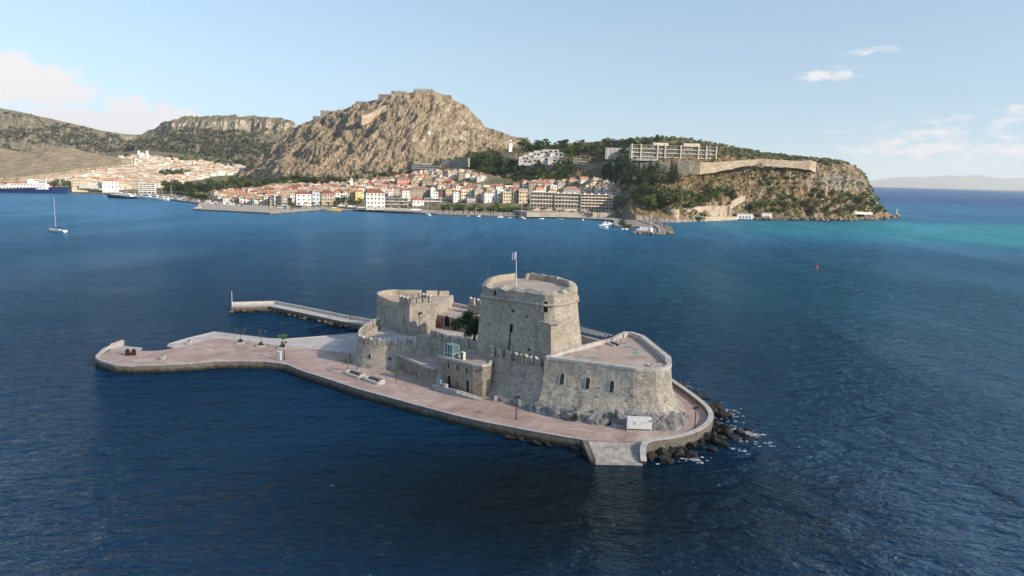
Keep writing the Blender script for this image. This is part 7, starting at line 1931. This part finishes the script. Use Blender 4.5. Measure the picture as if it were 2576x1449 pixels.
grove(["cypress", "dark"], [(1105, 405), (1170, 402), (1168, 412), (1105, 416)], 10, (10, 17), 5, "dark conifers under the cliff", "small dark conifer, {} in the strip under the cliff", 10)
grove(["olive", "dark"], [(-5, 482), (85, 482), (85, 474), (-5, 474)], 12, (16, 24), 6, "trees behind the ferry", "round tree, {} in the row behind the ferry's deckhouse", 11, 1.2)
grove(["olive", "dark"], [(122, 480), (200, 480), (200, 472), (122, 472)], 14, (18, 28), 6, "trees at the ferry's bow", "round tree, {} in the clump beyond the ferry's bow", 12, 1.2)
grove(["pine", "olive"], [(48, 452), (150, 452), (150, 445), (48, 445)], 16, (11, 17), 5, "trees above the hillside town's left end", "bright tree, {} in rows above the hillside town", 13, 1.2)
grove(["pine", "dark"], [(405, 448), (475, 446), (475, 438), (405, 440)], 12, (14, 20), 5, "park trees in the hillside town", "round tree, {} in the park inside the hillside town", 14, 1.2)
grove(["dark", "dark", "olive"], [(415, 489), (520, 488), (530, 478), (415, 478)], 20, (22, 36), 7, "dark park trees by the marina", "dark tree, {} in the park beside the marina", 15, 1.2)
# quayside rows, palms
def row(kind, pts, n, hpx, group, template, seed, jit=3.0):
    q = random.Random(seed); out = []
    for i in range(n):
        t = i / max(1, n - 1); x = pts[0][0] + (pts[1][0] - pts[0][0]) * t + q.uniform(-jit, jit); y = interp(pts, x); p = G(x, y, 1.6); out.append(tree(kind, p, q.uniform(*hpx) / PX * p.y, group=group, wide=1.1))
    return series(out, template)


row("dark", [(450, 494), (520, 505), (650, 514), (735, 520)], 20, (15, 20), "tree row along the car park quay", "dark quayside tree, {} in the row behind the parked cars", 16)
row("palm", [(470, 499), (735, 526)], 14, (15, 19), "palms along the car park quay", "palm, {} in front of the quayside trees by the car park", 17)
row("palm", [(735, 527), (860, 523)], 8, (16, 22), "palms near the buses", "palm, {} among those by the buses and white house", 18)
row("palm", [(868, 526.5), (1100, 535)], 12, (11, 15), "palms along the cafe promenade", "small palm, {} along the cafe awnings on the promenade", 19)
row("palm", [(1110, 537), (1330, 543)], 14, (20, 27), "palms on the middle promenade", "tall palm, {} on the middle promenade", 20, 6)
row("palm", [(1345, 543), (1560, 549)], 15, (17, 26), "palms in front of the long hotel", "palm, {} along the promenade before the long hotel", 21, 6)
row("palm", [(1585, 549), (1680, 548)], 7, (22, 28), "palms by the jetty", "palm, {} between jetty root and round tower", 22)
row("dark", [(1112, 532), (1330, 538), (1560, 544)], 22, (13, 22), "promenade trees", "round dark tree, {} between the promenade palms", 26, 7)
for (x, y, h, k, lab) in ((858, 520, 36, "dark", "biggest dark tree on the promenade left of the cafe awnings"), (880, 521, 30, "dark", "dark promenade tree, second right of the biggest one"), (900, 521, 28, "dark", "dark promenade tree touching the tall white corner house"), (845, 523, 20, "olive", "small round tree beside the yellow excursion boat"), (1248, 535, 34, "bright", "leafy green tree before the white and cream houses"), (1345, 529, 32, "olive", "pale tall tree in front of the hotel's left wing"), (1372, 531, 30, "dark", "broad dark tree in front of the hotel's left wing"), (1438, 536, 26, "dark", "round dark tree in front of the hotel's right wing"), (1150, 530, 22, "dark", "dark bush tree before the pink house"), (1322, 533, 26, "olive", "feathery tree before the white orange-roofed house"), (1572, 580, 36, "dark", "single tree on the jetty car park"), (1500, 540, 18, "olive", "small brownish tree before the hotel's right wing")):
    p = G(x, y, 1.6); tree(k, p, h / PX * p.y, wide=1.2, group="single trees on the waterfront")['label'] = lab

L_MAQ = leafmat("maquis_foliage", (.04, .05, .03), (.06, .07, .042), (.085, .09, .055))
# scrub: uncountable low bushes on the slopes
def scrub(name, land, n, mat, size, region, label, seed, clump=5):
    q = random.Random(seed); me = land.data; polys = [p for p in me.polygons]; m = MB(); k = 0; tr_ = 0
    ar = [p.area for p in polys]; import itertools, bisect
    acc = list(itertools.accumulate(ar))
    while k < n and tr_ < n * 30:
        tr_ += 1; f = polys[bisect.bisect(acc, q.random() * acc[-1])]; c = f.center; x, y = scr(c)
        if not region(x, y, f.normal, c, q): continue
        c = Vector(me.vertices[f.vertices[0]].co).lerp(Vector(me.vertices[f.vertices[2]].co), q.random()); s = size * q.uniform(.5, 1.4); k += 1
        leaf_cloud(m, [(c.x, c.y, c.z + s * .4, s)], clump, s * .65, q.randint(0, 10 ** 6))
    tag(m.build(name, mat, recalc=False), label, "scrub", kind="stuff")


scrub("scrub", pal, 1300, L_SCRUB, 2.0, lambda x, y, n_, c, q: c.y < 1700 and noise.noise(c * .012) > -.15 + .3 * q.random() and (y > 262), "low olive-brown scrub dotted over the golden crag", 1)
scrub("scrub", pal, 1100, L_DRY, 2.0, lambda x, y, n_, c, q: c.y < 1700 and x < 1010 and y > 270 and q.random() < .8, "dry brown bushes on the left slope of the crag", 11)
scrub("scrub", acr, 4600, L_CACT, 2.5, lambda x, y, n_, c, q: c.y < 1330 and y < 414 and (x > 1540 or q.random() < .25) and c.y > 1065, "pale green prickly pear thicket over the headland's rounded top", 2, 6)
scrub("scrub", acr, 2600, L_OLIVE, 1.8, lambda x, y, n_, c, q: 1560 < x < 2200 and 418 < y < 550 and noise.noise(c * .03) > .05, "grey-green scrub on the headland's cliffs", 3)
scrub("scrub", acr, 1700, L_DRY, 1.3, lambda x, y, n_, c, q: 1690 < x < 2000 and 425 < y < 500, "dry brown brush on the headland's grassy slope", 4)
scrub("scrub", acr, 1500, L_PINE, 2.2, lambda x, y, n_, c, q: (1160 < x < 1440 and 395 < y < 470) or (1860 < x < 2220 and 455 < y < 548 and noise.noise(c * .025) > 0.0), "dark undergrowth between the trees of the headland", 5)

scrub("scrub", plt, 2400, L_MAQ, 6.5, lambda x, y, n_, c, q: y > 325 and c.y < 2620 and noise.noise(c * .004) > -.25 + .3 * q.random(), "dark green maquis on the slope below the pale scarp", 6, 6)
scrub("scrub", fhl, 2000, L_MAQ, 7.0, lambda x, y, n_, c, q: c.y < 3150 and noise.noise(c * .003) > -.2 + .35 * q.random(), "grey-green maquis patched over the far left hill", 7, 6)
grove(["olive", "pine", "dark"], [(420, 398), (560, 402), (640, 418), (650, 436), (560, 420), (430, 408)], 46, (9, 15), 6, "trees behind the hillside town", "small tree, {} in the wood behind the hillside town", 28, 1.3)
grove(["olive", "dark"], [(-10, 412), (120, 408), (240, 402), (330, 396), (320, 404), (220, 414), (100, 430), (-10, 440)], 60, (8, 14), 6, "trees above the hillside town", "small tree, {} on the upper edge of the hillside town", 29, 1.2)

# ================================================================== boats, vehicles, quay furniture
M_HULLW = plain("white_hull", (.74, .74, .73), .35, .5, var=.06); M_NAVY = plain("navy_hull", (.012, .025, .11), .35, .5, var=.1); M_BLK = plain("black_hull", (.012, .014, .022), .3, .5, var=.1); M_YEL = plain("yellow_hull", (.55, .33, .04), .45, .4, var=.1); M_GOLD = plain("gold_band", (.55, .36, .08), .5, .4)
M_BLUEC = plain("blue_canvas", (.03, .10, .32), .8, .2); M_ORNG = plain("orange_paint", (.6, .14, .03), .6, .3); M_REDD = plain("red_deck", (.28, .06, .06), .8, .2)


def hull(mb, L, B, Hs, Hb, m=0, mdeck=1, transom=.75, n=9, draft=.4, rake=.08):
    "boat hull, bow to +x"
    rows_ = []
    for i in range(n):
        t = i / (n - 1); x = -L / 2 + L * t; wd = B / 2 * (transom + (1 - transom) * min(1, t * 2.5)) * (1 - max(0, (t - .5) / .5) ** 2.2); sh = Hs + (Hb - Hs) * t ** 2; xr = x + rake * L * t ** 3
        rows_.append([(x, 0, -draft), (x, -wd * .7, -draft * .6), (xr, -wd, sh), (xr, wd, sh), (x, wd * .7, -draft * .6)])
    mb.grid(rows_, m, closed=True); mb.add([rows_[0][k] for k in (0, 1, 2, 3, 4)], [(0, 1, 2, 3, 4)], m)
    o = len(mb.v); mb.v += [p for r in rows_ for p in ((r[2][0], r[2][1] * .93, r[2][2] - .05), (r[3][0], r[3][1] * .93, r[3][2] - .05))]
    for i in range(n - 1): mb.f.append([o + 2 * i, o + 2 * i + 2, o + 2 * i + 3, o + 2 * i + 1]); mb.m.append(mdeck)


def sailboat(loc, rz, L, mast, label, bimini=None, group="moored sailing boats"):
    o = thing("sailing_yacht", label, "sailing boat", loc, group, rz); m = MB(); hull(m, L, L * .3, L * .085, L * .12); local(m, "hull", [M_HULLW, M_CONC], o)
    m = MB(); m.box((L * .06, 0, L * .1), (L * .38, L * .16, L * .045), taper=.8); local(m, "cabin", M_WHITE, o); m = MB(); m.tube((L * .1, 0, .5), (L * .1, 0, mast), .10, .06, 6); m.tube((L * .1, 0, L * .2), (-L * .33, 0, L * .19), .09, .07, 6); m.tube((L * .1, -L * .09, mast * .55), (L * .1, L * .09, mast * .55), .03); local(m, "mast", M_WHITE, o)
    m = MB()
    for q in ((L * .52, 0, L * .12), (-L * .5, 0, L * .09), (L * .1, L * .14, L * .1), (L * .1, -L * .14, L * .1)): m.tube((L * .1, 0, mast * .98), q, .025, n=4)
    local(m, "rigging", M_STEEL, o); m = MB(); m.tube((L * .08, 0, L * .215), (-L * .3, 0, L * .205), .2, .16, 6); local(m, "furled_sail", M_HULLW if not bimini else M_BLUEC, o)
    if bimini: m = MB(); m.box((-L * .22, 0, L * .24), (L * .26, L * .24, .1)); m.box((-L * .04, 0, L * .19), (L * .12, L * .22, .5)); local(m, "canopy", M_BLUEC, o); m = MB(); [m.tube((-L * .22 + sx_ * L * .12, sy_ * L * .11, L * .08), (-L * .22 + sx_ * L * .12, sy_ * L * .11, L * .24), .03, n=5) for sx_ in (-1, 1) for sy_ in (-1, 1)]; local(m, "canopy_frame", M_STEEL, o)
    return o


def motorboat(loc, rz, L, label, cabin=True, mat=None, group="moored motor boats", cmat=None):
    o = thing("motor_boat", label, "motor boat", loc, group, rz); m = MB(); hull(m, L, L * .34, L * .11, L * .16); local(m, "hull", [mat or M_HULLW, M_CONC], o)
    if cabin: m = MB(); m.box((L * .02, 0, L * .12), (L * .4, L * .24, L * .12), taper=.85); m.box((-L * .02, 0, L * .24), (L * .26, L * .22, L * .02)); local(m, "cabin", cmat or M_WHITE, o); m = MB(); m.box((L * .02, 0, L * .17), (L * .39, L * .245, L * .045), taper=.96); local(m, "window_band", M_PANE, o)
    else: m = MB(); m.box((-L * .05, 0, L * .06), (L * .1, L * .28, .12)); m.box((-L * .52, 0, L * .02), (L * .05, .35, L * .14)); local(m, "thwart", M_BLACK, o)
    return o


sailboat((-329.5, 529.0, 0), PI - .35, 15.5, 25, "white sailing yacht with blue canopy under way alone on the open bay", True, None)
for (x, y, L, mh, lab) in ((1077, 541.5, 12, 18, "white sailing boat moored before the white parapeted hotel"), (1313, 549.5, 12.5, 19, "white sailing boat moored before the long hotel's left wing")): p = G(x, y, 0); sailboat((p.x, p.y, 0), PI / 2 + .5, L, mh, lab)
MBL = []
for (x, y, L, cab) in ((1205, 545, 8, True), (1258, 547, 7, True), (1282, 548, 4, False), (1362, 551, 6, False), (1410, 552, 7, False), (1466, 553.5, 7, False), (1522, 562, 9, True), (1532, 565, 10, True), (1518, 568, 10, True), (1526, 572, 9, True), (1520, 576, 9, False), (1571, 577, 7, False), (1612, 578.5, 10, True), (1624, 587, 9, False), (1494, 553, 9, True), (1178, 544, 5, False), (1850, 552, 6, False)):
    p = G(x, y, 0); MBL.append(motorboat((p.x, p.y, 0), random.Random(x).choice([.3, 2.9, 1.2]), L, None, cab))
series(MBL, "small white boat, {} of those moored by the promenade")
p = G(840, 530.5, 0); motorboat((p.x, p.y, 0), .15, 17, "yellow and white excursion boat moored left of the cafe awnings", True, M_YEL, None)
# ferry
fe = thing("ferry", "white passenger ship with navy hull and gold stripe at the far quay", "ferry", (-776, 1168, 0), rz=math.atan2(22, 55) - .05); fe.scale = (1, 1, 1.4)
m = MB(); hull(m, 118, 16, 4.6, 8.4, 0, 1, .8, 14, 1, .05); local(m, "hull", [M_NAVY, M_WHITE], fe)
m = MB(); hull(m, 118.3, 16.2, 4.7, 8.6, 0, 0, .8, 14, -4.0, .051); local(m, "stripe", M_GOLD, fe)
m = MB(); m.box((-8, 0, 4.4), (86, 14, 3.2)); local(m, "lower_deckhouse", M_WHITE, fe); m = MB(); m.box((6, 0, 7.6), (54, 12.5, 2.8)); local(m, "upper_deckhouse", M_WHITE, fe); m = MB(); m.box((20, 0, 10.4), (22, 11, 2.8), taper=.9); local(m, "bridge", M_WHITE, fe)
m = MB(); [m.box((-30 + k * 4.6, -7.03, 5.6), (2.4, .1, 1.0)) for k in range(14)]; [m.box((-14 + k * 4.2, -6.28, 8.6), (2.6, .1, 1.0)) for k in range(11)]; m.box((26, -5.2, 12.0), (9, .8, .9)); local(m, "windows", M_PANE, fe)
m = MB(); m.box((-30, 0, 10.6), (48, 12, .5)); local(m, "sun_deck", M_REDD, fe); m = MB(); m.tube((-6, -4.5, 12), (0, -4.5, 12), 1.1); local(m, "lifeboat", M_ORNG, fe); m = MB(); m.box((10, 0, 10.4), (9, 7, 5), taper=.8); m.tube((32, 0, 12), (32, 0, 19), .2); m.tube((50, 0, 8), (50, 0, 15), .15); local(m, "funnel", M_WHITE, fe)
# dark yacht and white yachts at the marina
dy = thing("motor_yacht", "sleek black-hulled motor yacht with white superstructure at the marina", "yacht", (-570, 1072, 0), rz=PI - .15)
m = MB(); hull(m, 44, 8.5, 3.0, 5.2, 0, 1, .8, 12, 1, .10); local(m, "hull", [M_BLK, M_WHITE], dy); m = MB(); m.box((-3, 0, 2.9), (26, 7, 2.6), taper=.92); local(m, "deckhouse", M_WHITE, dy); m = MB(); m.box((-4, 0, 5.4), (17, 6, 2.2), taper=.85); local(m, "flybridge", M_WHITE, dy); m = MB(); m.box((-3, 0, 3.9), (25, 7.02, .9), taper=.98); m.box((-4, 0, 6.2), (16.5, 6.02, .8), taper=.97); local(m, "window_band", M_PANE, dy); m = MB(); m.tube((-6, 0, 7.5), (-7, 0, 11.5), .2, .1); local(m, "mast", M_WHITE, dy)
MY = []
for (x, y, L) in ((300, 495, 26), (335, 497, 22), (352, 499, 20), (372, 500, 24), (392, 502, 22), (408, 503.5, 20), (524, 512, 16), (545, 517, 14), (560, 518, 18), (575, 518, 18), (500, 526, 12)): p = G(x, y, 0); MY.append(motorboat((p.x, p.y, .2), PI - .3 + (x % 7) * .05, L, None, True, None, "white motor yachts of the marina"))
series(MY, "white motor yacht, {} of those lying at the far marina quay")
MS = []
for (x, y, mh) in ((316, 494, 26), (323, 494, 30), (344, 495, 34), (350, 496, 28), (366, 496, 30), (400, 500, 24), (410, 500, 30)): p = G(x, y, 0); MS.append(sailboat((p.x, p.y, 0), PI - .4, 14, mh * .8, None, None, "sailing boats of the marina"))
series(MS, "sailing boat with bare mast, {} at the far marina")
# cars
def car_mesh(name, color):
    m = MB(); m.box((0, 0, .3), (4.2, 1.75, .62), m=0); m.box((-.15, 0, .92), (2.4, 1.6, .55), m=1, taper=.8); m.box((-.15, 0, 1.43), (1.9, 1.3, .05), m=0)
    for x in (-1.3, 1.35):
        for y in (-.8, .8): m.tube((x, y - .1, .32), (x, y + .1, .32), .32, n=10, m=2)
    return m.mesh("car", [plain(name + "_car_paint", color, .3, .5, var=.05), M_PANE, M_BLACK])


CARC = {"white": (.7, .7, .7), "silver": (.36, .37, .38), "dark grey": (.05, .05, .055), "blue": (.05, .10, .25), "red": (.35, .02, .02), "black": (.012, .012, .014)}; CARM = {k: car_mesh(k, c) for k, c in CARC.items()}; CR = random.Random(91); CARS = []


def cars(pts, n, group, place, rz, key_w=(40, 22, 12, 10, 6, 10)):
    L = []
    for i in range(n):
        x = pts[0][0] + (pts[-1][0] - pts[0][0]) * (i + CR.uniform(.1, .9)) / n; y = interp(pts, x) + CR.choice([0, 0, 2.6, 4.6]) * (1 if group.startswith("cars in") else 0); c = CR.choices(list(CARC), key_w)[0]
        o = bpy.data.objects.new("car", CARM[c]); COL.objects.link(o); p = G(x, y, 1.62); o.location = p; o.rotation_euler.z = rz + CR.uniform(-.1, .1) + CR.choice([0, PI]); o.scale = (1.08, 1.08, 1.1); o['c'] = c; tag(o, None, "car", group); L.append(o)
    L.sort(key=lambda o: scr(o.location)[0])
    for i, o in enumerate(L): o['label'] = f"{o['c']} car, {nth(i + 1)} from the left {place}"; del o['c']


cars([(405, 492), (470, 500), (540, 509), (600, 513), (625, 515)], 62, "cars in the quayside car park", "in the quayside car park by the marina", 1.0)
cars([(196, 480), (285, 483)], 12, "cars on the far quay", "parked on the quay before the cream harbour building", .2)
def roadcars(pts, lab):
    for (x, y, z, c) in pts:
        o = bpy.data.objects.new("car", CARM[c]); COL.objects.link(o); p = G(x, y, z); o.location = p; o.rotation_euler.z = .1; o.scale = (1.1, 1.1, 1.1); tag(o, None, "car", lab); yield o
RC_ = list(roadcars([(1366, 528, 7, "white"), (1390, 529, 7, "white"), (1470, 531, 7, "white"), (1497, 531.5, 7, "dark grey"), (1516, 532, 7, "black"), (1545, 533.5, 7, "white"), (1566, 534, 7, "red"), (1605, 534, 7, "dark grey"), (1640, 534, 7, "silver"), (1658, 535, 7, "red"), (1625, 534, 7, "white")], "cars on the road before the hotel"))
for i, o in enumerate(RC_): o['label'] = f"parked car, {nth(i + 1)} from the left on the road before the hotel"
# raised road before the hotel
m = MB(); rp_ = [tuple(G(x, 534 + (x - 1330) * .006, 6.95).xy) for x in (1325, 1400, 1500, 1600, 1680)]; m.strip(rp_, 42, 1.5, 6.95, side=1.0); o = m.build("road", M_QS); structure(o)
# buses
for (x, y, lab, sh) in ((711, 524.5, "white coach parked on the quay, nearer the water", 1), (747, 523, "white and dark coach parked right behind the first", .6)):
    p = G(x, y, 1.6); o = thing("coach", lab, "coach", tuple(p), "coaches parked on the quay", -.12); m = MB(); m.box((0, 0, .45), (13, 2.6, 2.9), taper=.98); local(m, "body", M_WHITE if sh == 1 else M_STEEL, o); m = MB(); m.box((0, 0, 1.75), (12.6, 2.66, 1.05)); local(m, "windows", M_PANE, o); m = MB()
    for xx in (-4.2, 4.0):
        for yy in (-1.1, 1.1): m.tube((xx, yy - .15, .5), (xx, yy + .15, .5), .5, n=12)
    local(m, "wheels", M_BLACK, o)
# tall quay lamps
LP = []
for (x, y, hp, z) in ((682, 527, 37, 1.6), (709, 532, 42, 1.6), (607, 515, 24, 1.6), (611, 514, 22, 1.6), (589, 509, 22, 1.6), (569, 507, 20, 1.6), (532, 502, 20, 1.6), (508, 499, 18, 1.6), (495, 496, 17, 1.6), (431, 492, 26, 1.6), (777, 524, 25, 1.6), (550, 505, 20, 1.6), (636, 518, 18, 1.6)):
    p = G(x, y, z); h = hp / PX * p.y; o = thing("lamp_mast", None, "lamp mast", tuple(p), "tall lamp masts on the quay"); m = MB(); m.tube((0, 0, 0), (0, 0, h), .22, .12, 6); local(m, "pole", M_WHITE, o); m = MB(); m.box((-1.2, 0, h - .3), (2.2, .35, .2)); m.box((1.2, 0, h - .3), (2.2, .35, .2)); local(m, "lamp_head", M_STEEL, o)
    if y > 525: m = MB(); m.lathe([(1.6, 0), (1.7, .7), (1.5, .7)], 10); local(m, "planter", M_REDD, o)
    LP.append(o)
series(LP, "tall white lamp mast, {} on the harbour quay")
# cafe awnings
AW = []
for i, (x0, x1, y, c) in enumerate(((848, 872, 519, 0), (872, 895, 521, 0), (895, 920, 524, 1), (920, 945, 525.5, 1), (945, 968, 526, 1), (968, 1000, 528, 1), (1000, 1030, 529, 2), (1030, 1060, 530, 0), (1505, 1535, 541, 1), (1535, 1560, 541, 1))):
    a, b = G(x0, y + 5, 1.6), G(x1, y + 5, 1.6); w = b.x - a.x; mt = [M_WPL, M_HCR, M_GPL][c]; o = thing("cafe_awning", None, "awning", ((a.x + b.x) / 2, (a.y + b.y) / 2 + 3, 1.6), "cafe awnings on the promenade", -.05); m = MB(); d = 7
    m.add([(-w / 2 + .3, -d / 2, 3.0), (w / 2 - .3, -d / 2, 3.0), (w / 2 - .3, d / 2, 4.3), (-w / 2 + .3, d / 2, 4.3), (-w / 2 + .3, -d / 2, 2.6), (w / 2 - .3, -d / 2, 2.6)], [(0, 1, 2, 3), (0, 4, 5, 1)]); local(m, "canopy", mt, o)
    m = MB(); [m.tube((xx * w * .45, -d / 2 + .1, 0), (xx * w * .45, -d / 2 + .1, 2.9), .06, n=5) for xx in (-1, -.33, .33, 1)]; local(m, "posts", M_BLACK, o)
    m = MB(); [m.box((-w * .42 + k * w * .17, q * 1.6 - 1, 0), (.9, .9, .75)) for k in range(6) for q in range(3)]; local(m, "tables", M_BLACK, o); AW.append(o)
series(AW, "long cafe awning over dark tables, {} on the promenade")

# ================================================================== haze
m = MB(); m.box((0, 19000, -25), (76000, 42000, 900))
hz = m.build("haze", [], None); hz.data.materials.clear(); tag(hz, "thin summer haze over the bay", "haze", kind="stuff")
hm = bpy.data.materials.new("air"); hm.use_nodes = True; ht = hm.node_tree; ht.nodes.clear()
pvn = ht.nodes.new('ShaderNodeVolumePrincipled'); pvn.inputs['Color'].default_value = (0.86, 0.92, 1.0, 1); pvn.inputs['Density'].default_value = 3.4e-5; pvn.inputs['Anisotropy'].default_value = 0.1
ho = ht.nodes.new('ShaderNodeOutputMaterial'); ht.links.new(pvn.outputs[0], ho.inputs['Volume']); hz.data.materials.append(hm)

# an unseen cloud placed between the sun and the islet, high behind the lens: it dims the fort and the near water
cc_ = Vector((-5, 120, 0)) + sd * (1180 / sd.z); b = bmesh.new(); bmesh.ops.create_icosphere(b, subdivisions=4, radius=1.0)
for v in b.verts:
    k = 1 + .22 * noise.noise(v.co * 1.7) + .1 * noise.noise(v.co * 4); v.co = (v.co.x * 250 * k, v.co.y * 175 * k, v.co.z * (62 if v.co.z > 0 else 30) * k)
me = bpy.data.meshes.new("cloud"); b.to_mesh(me); b.free(); cl_ = bpy.data.objects.new("cloud", me); COL.objects.link(cl_); cl_.location = cc_
cm_ = bpy.data.materials.new("cloud_vapour"); cm_.use_nodes = True; ct_ = cm_.node_tree; ct_.nodes.clear(); pv2 = ct_.nodes.new('ShaderNodeVolumePrincipled'); pv2.inputs['Color'].default_value = (1, 1, 1, 1); pv2.inputs['Density'].default_value = 0.0036; pv2.inputs['Anisotropy'].default_value = 0.4
co2 = ct_.nodes.new('ShaderNodeOutputMaterial'); ct_.links.new(pv2.outputs[0], co2.inputs['Volume']); me.materials.append(cm_); tag(cl_, "unseen cloud behind the lens, shading the fort and near water", "cloud", kind="stuff")
